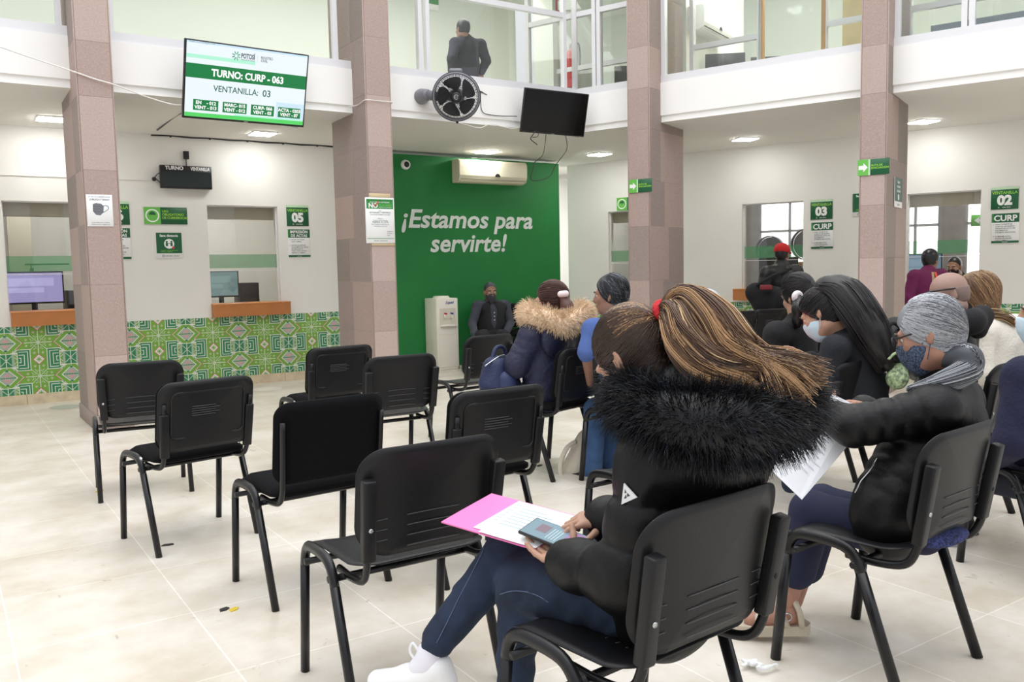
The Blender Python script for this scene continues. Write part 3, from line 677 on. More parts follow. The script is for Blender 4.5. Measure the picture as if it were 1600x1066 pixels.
# NO poster
f = CB.at(-.052, 1.636, .012); t = thing('poster', f.o, 'white and green NO poster on the second column', 'poster'); b = MB(); b.rbox(f, 0, .325, 0, .466, 0, .006, .004, 1); b.build('board', wh_, t); b = MB(); w = .325
b.quad(f, .012, w-.012, .352, .45, .0065, 6); b.text(f, 'HAS SIDO FORMADO RECOGE TU', .0185, w/2, .43, .007, .01, align='CENTER', m=0); b.text(f, 'SI NO VIENES A ENTREGAR', .018, w/2, .413, .007, .01, align='CENTER', m=2); b.text(f, 'NO', .066, .035, .362, .007, .04, m=2); b.text(f, 'TE FORMES', .03, .15, .378, .007, .02, m=1); b.text(f, 'PASA DIRECTO A VENTANILLA', .0105, .15, .364, .007, .01, m=2)
for q in (((.095, .40), (.112, .378), (.148, .43)),): b.tube([f.p(*c, .0075) for c in q], .006, 4, 8)
for i, (s, sz, m_) in enumerate((('PARA', .013, 3), ('ACTUALIZA Y CERTIFICA', .021, 0), ('TU ACTA DE NACIMIENTO EN LÍNEA', .0135, 3), ('', .01, 3), ('INGRESA A', .012, 3), ('TU CITA Y EN TU CELULAR', .0135, 3), ('AGENDA TU CITA', .022, 0), ('PARA TRÁMITES DE REGISTRO CIVIL', .0125, 3), ('Y MATRIMONIOS SIN FILAS', .0125, 3))):
    b.text(f, s, sz, w/2, .326-.0195*i, .007, .015, align='CENTER', m=m_)
for i in range(3): b.text(f, ['CONSULTA', 'TU FECHA', 'AQUÍ'][i], .013, .235, .115-.02*i, .007, .01, m=3)
b.quad(f, .012, w-.012, .045, .05, .0066, 6); b.text(f, 'GOB. EDO.   REGISTRO CIVIL', .012, w/2, .02, .007, .01, align='CENTER', m=3); b.build('printing', SG+[mat('print_red', srgb(206, 60, 60), .5)], t)
b = MB(); b.rbox(CB, .0, .24, 2.09, 2.145, 0, .006, .002, 1); b.build('tape', mat('masking_tape', srgb(206, 186, 150), .7), t); b = MB(); b.rbox(CB, .01, .27, 1.61, 1.64, 0, .01, .002, 1); b.build('tape', MATS['masking_tape'], t)
# lettering on the green wall
f = WL.at(0, 0, .024); b = MB(); kk = dict(bold=.02, shear=.2, z=.0)
b.text(f, '¡Estamos para', .345, 5.25, 1.93, 0, .022, .2, m=0, width=2.15); b.text(f, 'servirte!', .345, 5.685, 1.60, 0, .022, .2, m=0, width=1.26)
tag(b.build('wall_lettering', mat('letter_white', srgb(226, 232, 228), .5)), 'white slanted ¡Estamos para servirte! lettering on the green wall', 'lettering', kind='thing')
# ------------------------------------------------------------------ air conditioner on the green wall
cream = mat('cream_plastic', srgb(226, 220, 196), .35); dk = mat('dark_plastic', srgb(24, 25, 27), .35); vent = mat('vent_dark', srgb(60, 58, 52), .6)
def aircon(fr, x, z, w, h, d, lab, m):
    f = fr.at(x, z, 0); t = thing('air_conditioner', f.o, lab, 'air conditioner'); b = MB()
    prof = [(0, h), (d*.82, h), (d*.97, h*.9), (d, h*.72), (d*.98, h*.3), (d*.86, h*.1), (d*.55, 0), (0, 0)]
    b.prism(Fr(f.p(0, 0), f.n, f.v, -f.u), prof, -w, 0); b.build('body', m, t)
    b = MB(); b.rbox(f, .03, w-.03, h*.02, h*.10, d*.60, d*.80, .006); b.build('louvre', m, t)
    b = MB(); b.box(f, .05, w-.05, h*.93, h*1.004, d*.1, d*.78); b.build('intake_grille', vent, t)
    b = MB(); b.disc(Fr(f.p(w*.55, h*.27, d*.985), f.u, f.v), .045, .004, 20, 0, 0, 0, math.pi); b.build('display', dk, t)
    b = MB(); b.box(f, .02, w-.02, h*.125, h*.135, d*.9, d*.99); b.build('seam', vent, t)
    return t
aircon(WL.at(0, 0, .02), 6.07, 2.545, 1.12, .31, .21, 'cream wall-mounted air conditioner on the green wall', cream)
# dome camera
t = thing('dome_camera', WL.p(5.345, 2.757, .02), 'small white dome security camera on the green wall', 'camera'); fd = Fr(WL.p(5.345, 2.757, .02), WL.u, WL.v)
b = MB(); b.lathe(fd, [(.0, 0), (.062, 0), (.066, .02), (.058, .05), (.03, .06), (0, .06)], 28); b.build('base', wh_, t); b = MB(); b.ball(fd.p(0, 0, .045), (.042, .042, .042), fd); b.build('dome', dk, t)
# ------------------------------------------------------------------ turn display
t = thing('turn_display', WL.p(2.5, 2.34, .0), 'black TURNO VENTANILLA display panel high on the left wall', 'display'); f = WL.at(2.222, 2.342, .02); w, h = .572, .26
b = MB(); b.rbox(f, 0, w, 0, h, 0, .06, .006); b.build('housing', dk, t); b = MB(); b.quad(f, .012, w-.012, .02, h-.068, .0615); b.build('screen', mat('smoked_screen', srgb(8, 26, 16), .15), t)
b = MB(); b.text(f, 'TURNO', .058, .055, h-.05, .0625, .03, m=0, width=.2); b.text(f, 'VENTANILLA', .054, .335, h-.05, .0625, .03, m=0, width=.215); b.build('lettering', wh_, t)
b = MB(); b.tube([f.p(-.0, .06, .03), f.p(-.035, .1, .02), f.p(-.055, .11, .02)], .005, 5); b.tube([f.p(-.055, .11, .02), f.p(-.03, .15, .02), f.p(0, .17, .03)], .005, 5); b.ball(f.p(-.06, .1, .015), .024, m=0); b.build('cable', dk, t)
t = thing('receiver_box', WL.p(2.53, 2.68, 0), 'small black box mounted above the turn display', 'box'); b = MB(); b.rbox(WL, 2.50, 2.56, 2.685, 2.776, 0, .035, .004); b.build('box', dk, t); b = MB(); b.tube([WL.p(2.53, 2.685, .015), WL.p(2.532, 2.60, .012)], .004, 5); b.tube([WL.p(2.522, 2.685, .015), WL.p(2.52, 2.60, .012)], .003, 5); b.build('cable', dk, t)
b = MB(); b.box(WL, -1.5, 2.15, 2.425, 2.44, 0, .012); tag(b.build('cable_duct', wallm), 'thin cream cable duct running along the left wall', 'cable duct')
# ------------------------------------------------------------------ screens
def screen_frame(c, yaw, tilt, roll):
    c = np.array(c); r = np.array([math.cos(yaw), math.sin(yaw), 0]); n0 = np.array([math.sin(yaw), -math.cos(yaw), 0]); n = n0*math.cos(tilt)-np.array([0, 0, 1.0])*math.sin(tilt); u = np.cross(n, r)
    r2 = r*math.cos(roll)+u*math.sin(roll); return Fr(c, r2, np.cross(n, r2), n)
f = screen_frame((2.597, 8.311, 3.126), math.radians(5.7), math.radians(16.5), math.radians(.7)); W_, H_ = 1.2, .697
t = thing('information_screen', f.o, 'large lit screen reading TURNO CURP 063 above the left gallery', 'screen'); fo = f.at(-W_/2, -H_/2)
b = MB(); b.rbox(fo, 0, W_, 0, H_, -.035, 0, .006); b.rbox(fo, .2, W_-.2, .1, H_-.2, -.07, -.03, .01); b.build('casing', dk, t)
b = MB(); b.rbox(f, -.06, .06, -.12, .12, -.26, -.05, .01); b.tube([f.p(0, .05, -.08), (2.62, YF+.01, 3.2)], .025, 6); b.box(FL, 2.5, 2.74, 3.1, 3.32, 0, .012); b.build('wall_bracket', mat('bracket_black', srgb(30, 30, 32), .4), t)
def emi(name, rgb, s): return mat(name, (0, 0, 0, 1), .3, emit=srgb(*rgb), estr=s)
ES = [emi('screen_white', (236, 246, 250), 0.375), emi('screen_green', (8, 138, 72), 0.300), emi('screen_mint', (178, 244, 214), 0.375), emi('screen_lime', (92, 220, 108), 0.350), emi('screen_text_white', (255, 255, 255), 0.400), emi('screen_text_green', (12, 116, 96), 0.250), emi('screen_grey', (96, 110, 120), 0.300), emi('screen_sky', (206, 232, 248), 0.375)]
b = MB(); w, h = W_-.03, H_-.032; fo = f.at(-w/2, -h/2+.004, .001)
b.quad(fo, 0, w, 0, h, 0, 0); b.quad(fo, 0, w*.55, h*.78, h*.83, .0006, 2); b.quad(fo, w*.75, w, h*.0, h*.3, .0003, 7); b.quad(fo, 0, w, h*.52, h*.71, .0008, 1); b.quad(fo, 0, w, 0, h*.055, .0008, 3); b.quad(fo, w*.4, w, h*.055, h*.075, .0008, 2)
b.text(fo, 'TURNO: CURP - 063', .088, w*.2, h*.567, .0014, .035, m=4, width=w*.60); b.text(fo, 'VENTANILLA:', .078, w*.22, h*.365, .0014, .012, m=5, width=w*.37); b.text(fo, '03', .088, w*.625, h*.36, .0014, .012, m=5, width=w*.068)
for i, (a, c) in enumerate((('EN    - 012', 'VENT - 013'), ('MARC- 015', 'VENT - 012'), ('CURP- 066', 'VENT - 03'), ('ACTA - 0203', 'VENT - 07'))):
    x = w*(.065+.235*i); b.quad(fo, x, x+w*.2, h*.09, h*.235, .0009, 1); b.text(fo, a, .042, x+w*.1, h*.175, .0014, .035, align='CENTER', m=4); b.text(fo, c, .042, x+w*.1, h*.11, .0014, .035, align='CENTER', m=4)
for k in range(16):
    an = 2*math.pi*k/16; b.tube([fo.p(w*.39+.014*math.cos(an), h*.875+.014*math.sin(an), .0016), fo.p(w*.39+.042*math.cos(an), h*.875+.042*math.sin(an), .0016)], .0035, 4, 5 if k % 2 else 2)
b.text(fo, 'POTOSÍ', .06, w*.43, h*.855, .0014, .04, m=6, width=w*.115); b.text(fo, 'PARA LOS POTOSINOS', .018, w*.43, h*.825, .0014, .01, m=6, width=w*.115); b.quad(fo, w*.565, w*.566, h*.82, h*.92, .0014, 6); b.text(fo, 'REGISTRO', .034, w*.595, h*.875, .0014, .02, m=6, width=w*.1); b.text(fo, 'CIVIL', .03, w*.595, h*.835, .0014, .02, m=6)
b.quad(fo, 0, w, h*.975, h, .0005, 7); b.text(fo, 'Pantalla de turnos Registro Civil', .018, .02, h*.98, .001, m=6); b.build('display', ES, t)
b = MB(); b.quad(f, -.02, .02, -H_/2+.005, -H_/2+.011, .001); b.rbox(f, W_/2-.12, W_/2-.06, -H_/2-.012, -H_/2+.002, -.03, -.004, .003); b.build('maker_mark', mat('silver_mark', srgb(170, 170, 172), .4), t)
f = screen_frame((6.206, 8.295, 3.16), math.radians(-7.65), math.radians(13.8), math.radians(-1.3)); W_, H_ = .86, .50
t = thing('black_screen', f.o, 'smaller switched-off black screen beside the wall fan', 'screen'); fo = f.at(-W_/2, -H_/2); b = MB(); b.rbox(fo, 0, W_, 0, H_, -.03, 0, .005); b.rbox(fo, .15, W_-.15, .08, H_-.12, -.06, -.02, .01); b.build('casing', dk, t)
b = MB(); b.quad(fo, .012, W_-.012, .018, H_-.012, .001); b.build('glass', mat('off_screen', srgb(9, 9, 11), .12, spec=.3), t); b = MB(); b.tube([f.p(0, 0, -.05), (6.23, YF+.01, 3.22)], .022, 6); b.box(FL, 6.12, 6.34, 3.11, 3.33, 0, .012); b.build('wall_bracket', MATS['bracket_black'], t)
b = MB(); b.rbox(f, W_*.36, W_*.42, -H_/2-.012, -H_/2+.001, -.02, -.002, .003); b.quad(f, -.02, .02, -H_/2+.004, -H_/2+.01, .0015); b.build('maker_mark', MATS['silver_mark'], t)
# cables hanging from it
cab = mat('grey_cable', srgb(66, 64, 60), .6); wcab = mat('white_cable', srgb(232, 230, 226), .5)
P = lambda x, z, y=8.34: (x, y, z)
b = MB(); b.tube(catmull([P(6.10, 2.92), P(6.08, 2.78), P(6.04, 2.66), P(6.04, 2.60, 8.5), P(6.08, 2.52, 8.6), P(6.12, 2.44, 8.7), P(6.2, 2.415, 8.75), P(6.33, 2.43, 8.75), P(6.42, 2.48, 8.7), P(6.43, 2.6, 8.6), P(6.40, 2.75), P(6.39, 2.92)], 60), .005, 6)
tag(b.build('hanging_cable', cab), 'thin dark cable loop hanging below the switched-off screen', 'cable')
b = MB(); b.tube(catmull([P(5.95, 2.94), P(5.90, 2.88), P(5.88, 2.84), P(5.96, 2.79), P(5.97, 2.785)], 24), .006, 6); b.tube(catmull([P(5.90, 2.86), P(5.98, 2.88), P(5.99, 2.94)], 12), .004, 5); tag(b.build('short_cable', dk), 'short black cable end dangling left of the hanging cable loop', 'cable')
b = MB(); b.tube(catmull([(5.33, YF-.01, 3.36), (5.33, YF-.01, 3.27), (5.34, YF-.012, 3.16), (5.40, YF-.012, 3.12), (5.6, YF-.012, 3.115), (5.8, YF-.05, 3.12)], 40), .0045, 6); b.tube([(5.27, YF-.006, 3.39), (5.42, YF-.006, 3.34)], .004, 5); b.rbox(Fr((5.345, YF-.006, 3.365), unit((.15, 0, -.05)), unit((.05, 0, .15))), -.025, .025, -.006, .006, -.006, .006, .002); tag(b.build('fascia_cable', cab), 'thin dark cable running down the fascia from a clip to the black screen', 'cable')
b = MB(); b.tube(catmull([(4.86, YF-.16, 3.00), (4.95, YF-.1, 2.985), (5.1, YF-.03, 2.98), (5.3, YF-.02, 2.955), (5.45, YF-.015, 3.01), (5.6, YF-.02, 2.995), (5.75, YF-.03, 2.98), (5.85, YF-.08, 3.0)], 60), .005, 6); tag(b.build('fan_cable', wcab), 'white cable from the wall fan along the lip of the fascia', 'cable')
# white cable across the first column to the lit screen, black cable under the ceiling
b = MB(); b.tube(catmull([(-1.2, 7.9, 3.72), (-.3, 8.0, 3.45), (.5, 8.15, 3.22), (1.07, 8.185, 3.075), (1.25, 8.185, 3.025), (1.41, 8.185, 2.99), (1.7, 8.3, 2.93), (1.95, 8.38, 2.90), (2.1, 8.42, 2.93)], 80), .006, 6); tag(b.build('white_cable', wcab), 'white cable slung across the left column towards the lit screen', 'cable')
b = MB(); b.tube(catmull([(3.70, YF-.01, 3.052), (3.755, 8.4, 3.06), (3.76, 8.225, 3.08), (3.9, 8.225, 3.082), (4.055, 8.225, 3.082), (4.07, 8.4, 3.07)], 40), .0045, 6); tag(b.build('column_cable', wcab), 'white cable wrapped round the second column', 'cable')
b = MB(); b.tube(catmull([(2.25, 8.5, 2.85), (2.2, 9.2, 2.98), (2.16, 10.2, 2.945)], 20), .009, 6); pts = [(2.16+.22*i, YW-.015, 2.937+(.006 if i % 2 else -.004)) for i in range(12)]; b.tube(pts, .008, 6)
for i in range(1, 12, 2): b.box(WL, 2.16+.22*i-.02, 2.16+.22*i+.0, 2.925, 2.955, 0, .02)
tag(b.build('black_cable', dk), 'black cable stapled along the top of the left wall', 'cable')
# ------------------------------------------------------------------ wall fan
grey = mat('fan_grey', srgb(122, 122, 130), .35); fdark = mat('fan_dark', srgb(34, 35, 38), .3)
fc = np.array([4.80, 8.18, 3.20]); nrm = unit(np.array([-.62, -1.0, -.30])); rt = unit(np.cross((0, 0, 1.0), nrm)); ff = Fr(fc, rt, np.cross(nrm, rt), nrm)
t = thing('wall_fan', (4.57, YF, 3.24), 'grey and black round wall fan mounted on the white fascia', 'fan')
b = MB(); b.lathe(Fr((4.57, YF, 3.24), (1, 0, 0), (0, 0, 1)), [(0, .0), (.085, .0), (.085, .03), (.06, .14), (.05, .16), (0, .16)], 24); b.tube([(4.57, YF-.12, 3.24), (4.68, YF-.2, 3.22), ff.p(0, 0, -.11)], [.055, .05, .045], 12); b.build('wall_mount', grey, t)
b = MB(); b.lathe(ff, [(0, -.17), (.075, -.165), (.085, -.12), (.07, -.075), (0, -.07)], 28); b.build('motor_housing', grey, t)
R_ = .245; b = MB(); b.lathe(ff, [(R_-.012, -.075), (R_, -.075), (R_+.008, -.03), (R_+.008, .03), (R_-.004, .04), (R_-.016, .03), (R_-.016, -.075)], 56); b.build('ring', grey, t)
b = MB(); b.tube([ff.p((R_+.01)*math.cos(2*math.pi*i/48), (R_+.01)*math.sin(2*math.pi*i/48), .012) for i in range(48)], .007, 6, closed=True); b.build('ring_band', fdark, t)
gb = MB()
for k in range(60):
    a0 = 2*math.pi*k/60; pts = [(r*math.cos(a0+1.5*(1-r/R_)), r*math.sin(a0+1.5*(1-r/R_)), .045+.035*math.cos(r/R_*1.5)) for r in np.linspace(.055, R_-.01, 9)]; gb.tube([ff.p(*q) for q in pts], .0026, 4)
for r in (.11, .17, .22): gb.tube([ff.p(r*math.cos(2*math.pi*i/40), r*math.sin(2*math.pi*i/40), .045+.035*math.cos(r/R_*1.5)) for i in range(40)], .002, 4, closed=True)
gb.build('front_grille', fdark, t)
gb = MB()
for k in range(40): a0 = 2*math.pi*k/40; gb.tube([ff.p(r*math.cos(a0), r*math.sin(a0), -.075-.05*(1-r/R_)) for r in np.linspace(.08, R_, 5)], .002, 4)
gb.build('rear_grille', fdark, t)
b = MB(); b.lathe(ff, [(0, .088), (.04, .086), (.052, .078), (.05, .06), (0, .06)], 24); b.build('hub_cap', fdark, t); b = MB(); b.disc(ff, .026, .0885, 20, 0, .019, .4, 5.6); b.quad(ff, -.018, .02, -.003, .003, .0886); b.build('hub_badge', MATS['silver_mark'], t)
for k in range(5):
    a0 = 2*math.pi*k/5+.35; b = MB(); vs = []; fs_ = []
    for i in range(7):
        for j in range(7):
            r = .045+(.205-.045)*i/6; sw = (.30+.85*min(1, i/3))*(j/6-.5)*(1.0 if i < 6 else .85); an = a0+sw+.25*(i/6); vs.append(ff.p(r*math.cos(an), r*math.sin(an), .02-.055*(j/6-.5)))
    fs_ = [(i*7+j, i*7+j+1, (i+1)*7+j+1, (i+1)*7+j) for i in range(6) for j in range(6)]; b.add(vs, fs_, 0, True); b.build('blade', fdark, t)
b = MB(); b.rbox(Fr(ff.p(-.0, R_+.012, -.03), ff.u, ff.v, ff.n), -.07, .07, -.02, .03, -.05, .04, .018, 3); b.build('handle', grey, t); b = MB(); b.ball(ff.p(-.0, -R_-.025, -.01), .014); b.build('pull_knob', fdark, t)
# ------------------------------------------------------------------ water dispenser
t = thing('water_dispenser', (5.73, 10.2, 0), 'cream water dispenser cabinet against the green wall', 'water dispenser', rz=0); cabm = mat('dispenser_cream', srgb(238, 234, 220), .35)
f = Fr((5.575, 10.17, 0), (1, 0, 0), (0, 0, 1)); w, h, d = .335, .965, .335
b = MB(); b.rbox(f, 0, w, .03, h, -d, 0, .012); b.rbox(f, .01, w-.01, 0, .035, -d+.02, -.012, .004); b.build('cabinet', cabm, t)
b = MB(); b.lathe(Fr(f.p(w/2, h, -d/2), f.u, -f.n, f.v), [(0, .03), (.10, .03), (.115, .012), (.12, 0)], 28); b.build('bottle_collar', cabm, t)
b = MB(); b.box(f, .045, w-.045, .60, .83, -.002, .0025); b.build('tap_recess', mat('dispenser_shade', srgb(222, 217, 200), .5), t)
for x, cc in ((.12, (190, 30, 40)), (.215, (30, 60, 170))):
    b = MB(); b.rbox(f, x-.016, x+.016, .70, .755, 0, .045, .006); tp = b.build('tap', cabm, t); b = MB(); b.rbox(f, x-.012, x+.012, .748, .77, .01, .06, .004); b.build('tap_lever', mat('lever_%d' % cc[0], srgb(*cc), .4), tp)
b = MB(); b.rbox(f, .05, w-.05, .585, .61, 0, .05, .006); b.build('drip_tray', cabm, t); b = MB(); b.box(f, .03, w-.03, .475, .479, -.001, .002); b.box(f, .03, .033, .06, .477, -.001, .002); b.box(f, w-.033, w-.03, .06, .477, -.001, .002); b.build('door_seam', MATS['dispenser_shade'], t)
b = MB(); b.text(f, 'Liquid', .05, w*.42, h-.075, .002, .03, .25, m=0); b.build('maker_mark', mat('blue_mark', srgb(36, 64, 150), .4), t)
# ------------------------------------------------------------------ office equipment
def monitor(fr, x, z, c, w, h, scr, lab, turn=0.0, group=None, back=False):
    f0 = fr.at(x, z, c); ca, sa = math.cos(turn), math.sin(turn); f = Fr(f0.o, f0.u*ca-f0.n*sa, f0.v)
    t = thing('computer_monitor', f.o, lab, 'monitor', group); b = MB(); b.rbox(f, -w/2, w/2, .1, .1+h, -.03, 0, .006); b.build('casing', dk, t)
    if not back: b = MB(); b.quad(f, -w/2+.015, w/2-.015, .1+.02, .1+h-.015, .001); b.quad(f, -w/2+.05, w/2-.1, .1+h*.55, .1+h*.8, .002, 1); b.quad(f, -w/2+.05, w/2-.2, .1+h*.35, .1+h*.5, .002, 1); b.build('screen', scr, t)
    b = MB(); b.rbox(f, -.03, .03, 0, .14, -.05, -.025, .006); b.rbox(f, -.1, .1, 0, .012, -.12, .05, .004); b.build('stand', dk if not back else grey, t); return t
scr1 = [emi('screen_lilac', (150, 142, 188), 0.375), emi('screen_lilac_window', (168, 162, 204), 0.400)]; scr2 = [emi('screen_teal', (112, 136, 134), 0.300), emi('screen_teal_window', (126, 150, 146), 0.310)]; scr3 = [emi('screen_mist', (170, 200, 190), 0.325), emi('screen_mist_window', (196, 214, 208), 0.325)]
desk = mat('desk_top', srgb(190, 160, 120), .5)
for fr, x0, x1, lab in ((WL, -.5, 1.9, 'office desk behind the service window left of the first column'), (WL, 2.3, 4.2, 'office desk behind service window 05'), (WR, -7.2, -5.65, 'office desk behind the window near the third column'), (WR, -5.0, -3.3, 'office desk with black equipment seen in window 03'), (WR, -3.0, -1.1, 'office desk behind window 02')):
    t = thing('office_desk', fr.p((x0+x1)/2, 0, -.7), lab, 'desk'); b = MB(); b.rbox(fr, x0, x1, .93, .96, -1.0, -.31, .004); b.build('desk_top', desk, t)
    for x in (x0+.03, x1-.03): b = MB(); b.box(fr, x-.015, x+.015, 0, .93, -.98, -.33); b.build('side_panel', desk, t)
monitor(WL, .93, .962, -.42, .60, .36, scr1, 'monitor with a lilac screen behind the far left window')
b = MB(); t = thing('webcam', WL.p(.92, 1.425, -.44), 'small black webcam clipped on the lilac monitor', 'webcam'); b.rbox(WL, .905, .94, 1.425, 1.46, -.46, -.42, .006); b.build('body', dk, t); b = MB(); b.tube([WL.p(.86, 1.5, -.46), WL.p(1.3, 1.5, -.46)], .008, 6); b.tube([WL.p(.92, 1.45, -.45), WL.p(.92, 1.5, -.46)], .006, 6); b.build('boom', dk, t)
t = thing('computer_tower', WL.p(1.25, .962, -.5), 'black computer case right of the lilac monitor', 'computer'); b = MB(); b.rbox(WL, 1.25, 1.35, .962, 1.2, -.8, -.4, .006); b.build('case', dk, t)
monitor(WL, 2.99, .962, -.45, .43, .33, scr2, 'monitor with a dim teal screen behind window 05')
t = thing('printer', WL.p(3.3, .962, -.55), 'black printer right of the teal monitor behind window 05', 'printer'); b = MB(); b.rbox(WL, 3.22, 3.46, .962, 1.235, -.75, -.45, .012); b.build('body', mat('printer_black', srgb(38, 40, 42), .5), t); b = MB(); b.box(WL, 3.25, 3.43, 1.04, 1.1, -.45, -.445); b.build('paper_slot', dk, t)
monitor(WR, -6.2, .97, -.45, .5, .33, scr3, 'monitor with a pale green screen behind the window near the third column')
monitor(WR, -4.12, .97, -.45, .56, .36, scr2, 'black computer equipment at the left of window 03', back=True); monitor(WR, -2.25, .97, -.4, .5, .36, [emi('screen_blue', (112, 140, 160), 0.275), emi('screen_blue_window', (132, 160, 176), 0.275)], 'blue grey monitor at the left of window 02')
b = MB(); t = thing('cardboard_box', WR.p(-3.78, .97, -.7), 'brown cardboard box at the right of window 03', 'box'); b.rbox(WR, -3.95, -3.64, .97, 1.36, -1.0, -.75, .004); b.build('carton', mat('cardboard', srgb(176, 138, 96), .8), t)
# round fans standing in the office
for x, z, r, lab in ((-4.05, 1.62, .24, 'large round fan standing before the bright window behind window 03'), (-4.62, 1.55, .22, 'second round fan seen at the left edge of window 03')):
    f = WR.at(x, z, -1.55); t = thing('pedestal_fan', WR.p(x, 0, -1.6), lab, 'fan'); b = MB(); b.lathe(f, [(r-.012, -.06), (r, -.06), (r, .05), (r-.012, .05), (r-.012, -.06)], 36); b.build('ring', grey, t); gb = MB()
    for k in range(30): a0 = 2*math.pi*k/30; gb.tube([f.p(.04*math.cos(a0), .04*math.sin(a0), .05), f.p(r*math.cos(a0+.3), r*math.sin(a0+.3), .04)], .002, 4)
    gb.build('grille', grey, t); b = MB(); b.disc(f, r*.93, -.05, 32); b.lathe(f, [(0, -.16), (.06, -.16), (.06, -.02), (0, -.02)], 16); b.build('blade_disc', mat('fan_mid', srgb(140, 144, 146), .5), t); b = MB(); b.tube([f.p(0, 0, -.08), f.p(0, -z+.02, -.08)], .018, 8); b.lathe(Fr(f.p(0, -z, -.08), f.u, -f.n, f.v), [(.17, 0), (.17, .02), (.03, .04), (0, .04)], 24); b.build('stand', grey, t)
# blinds and the arrow sign behind window 02
evac = WR.at(-1.80, 1.78, -1.2); t = thing('arrow_sign', evac.o, 'green arrow sign pointing left inside window 02', 'sign'); b = MB(); b.rbox(evac, 0, .26, 0, .15, 0, .006, .002, 1); b.build('panel', lg_, t); b = MB(); b.add([evac.p(*q, .007) for q in ((.04, .075), (.1, .12), (.1, .09), (.16, .09), (.16, .06), (.1, .06), (.1, .03))], [tuple(range(7))], 0); b.build('arrow', wh_, t); b = MB(); b.tube([evac.p(.13, .15, 0), evac.p(.13, 1.16, 0)], .004, 4); b.build('hanger', grey, t)
# cabinet and shelf in the passage
t = thing('filing_cabinet', WL.p(8.15, 0, -1.2), 'dark filing cabinet in the gap right of the green wall', 'cabinet'); b = MB(); b.rbox(WL, 7.93, 8.6, 0, 1.32, -1.7, -1.1, .006); b.build('body', mat('cabinet_dark', srgb(52, 50, 50), .5), t)
for i in range(4): b = MB(); b.rbox(WL, 7.96, 8.57, .03+.32*i, .33+.32*i, -1.1, -1.085, .004); dr = b.build('drawer', MATS['cabinet_dark'], t); b = MB(); b.box(WL, 8.2, 8.34, .24+.32*i, .255+.32*i, -1.085, -1.07); b.build('handle', grey, dr)
b = MB(); b.rbox(WL, 8.02, 8.5, 1.32, 1.42, -1.6, -1.15, .02); tag(b.build('brown_bag', mat('brown_leather', srgb(96, 62, 48), .5)), 'brown bag lying on the dark filing cabinet beside the green wall', 'bag')
# ------------------------------------------------------------------ things on the upper floor
t = thing('fire_extinguisher', FL.p(6.68, 3.5, -1.4), 'red fire extinguisher hanging behind the upper corner window', 'fire extinguisher'); f = Fr(np.array([7.40, 9.50, 3.78]), (1, 0, 0), (0, 1, 0), (0, 0, 1)); redm = mat('extinguisher_red', srgb(200, 44, 44), .3)
b = MB(); b.lathe(f, [(0, 0), (.07, 0), (.078, .02), (.078, .42), (.06, .49), (.03, .52), (0, .52)], 20); b.build('tank', redm, t); b = MB(); b.rbox(f, -.03, .03, -.04, .02, .52, .57, .006); b.rbox(f, -.015, .015, -.1, .02, .57, .59, .004); b.build('valve', dk, t); b = MB(); b.tube(catmull([f.p(.02, 0, .55), f.p(.1, -.02, .6), f.p(.13, -.02, .45), f.p(.10, -.05, .3)], 20), .012, 8); b.build('hose', dk, t); b = MB(); b.prism(f, [(-.05, -.079), (.05, -.079), (.05, -.081), (-.05, -.081)], .1, .34); b.build('label_sticker', wh_, t); b = MB(); b.box(f, -.04, .04, .075, .15, .2, .3); b.build('bracket', grey, t)
b = MB(); b.box(FL, 7.2, 7.9, 3.12, 5.6, -1.55, -1.1); struct(b.build('wall_upper_corner', upw), 'pale pier in the upper corner behind the fire extinguisher')
f = FL.at(7.25, 4.80, -1.095); t = thing('extinguisher_sign', f.o, 'red and white extinguisher sign in the upper corner', 'sign'); b = MB(); b.rbox(f, 0, .13, 0, .24, 0, .005, .001, 1); b.build('panel', MATS['print_red'], t); b = MB(); b.rbox(f, .03, .065, .03, .15, .005, .007, .001, 1); b.quad(f, .08, .11, .04, .16, .006); b.build('pictogram', wh_, t)
f = WL.at(7.10, 5.67, -2.49); t = thing('green_notice', f.o, 'green and white notice on the upper corridor wall', 'notice'); b = MB(); b.rbox(f, 0, .24, 0, .4, 0, .005, .001, 1); b.build('sheet', wh_, t); b = MB(); b.quad(f, 0, .24, .10, .4, .006); b.build('printing', mg_, t)
# inner office partition above the right gallery
wf = mat('wood_frame', srgb(196, 152, 92), .5); fp = FRt.at(0, 0, -.9)
for x0, x1, wood in ((-6.6, -5.0, 0), (-4.53, -3.68, 0), (-3.66, -2.94, 1), (-2.93, -2.2, 0), (-2.05, -.2, 0)):
    b = MB(); mm = wf if wood else alum
    for x in (x0, x1): b.box(fp, x-.025, x+.025, 3.12, 6.0, -.04, .04)
    if not wood: b.box(fp, x0, x1, 3.98, 4.04, -.03, .03)
    o = struct(b.build('window_%d' % (30+int(-x0*3)), mm), 'inner office partition frame upstairs'); g = MB(); g.quad(fp, x0, x1, 3.12, 6.0, 0); g.build('pane', glassup, o)
aircon(Fr(FRt.p(-4.635, 4.25, -.95), -NR, (0, 0, 1), -RR), .05, 0, .95, .3, .22, 'white air conditioner on the upper office side wall', whitem)
b = MB(); b.box(FRt, -4.76, -4.64, 3.12, 6.0, -2.9, -.95); struct(b.build('wall_upper_side', upw), 'side wall of the upper office')
for x, z, w, h, c, lab in ((-4.35, 3.6, .5, .33, -1.5, 'dark computer monitor on a desk in the upper office'), (-3.95, 3.58, .4, .3, -1.9, 'grey computer monitor further back in the upper office'), (-5.7, 3.70, .55, .4, -1.6, 'dark office machine behind the upper corner window')):
    monitor(FRt, x, 3.602, c, w, h, scr2, lab, .5, back=True)
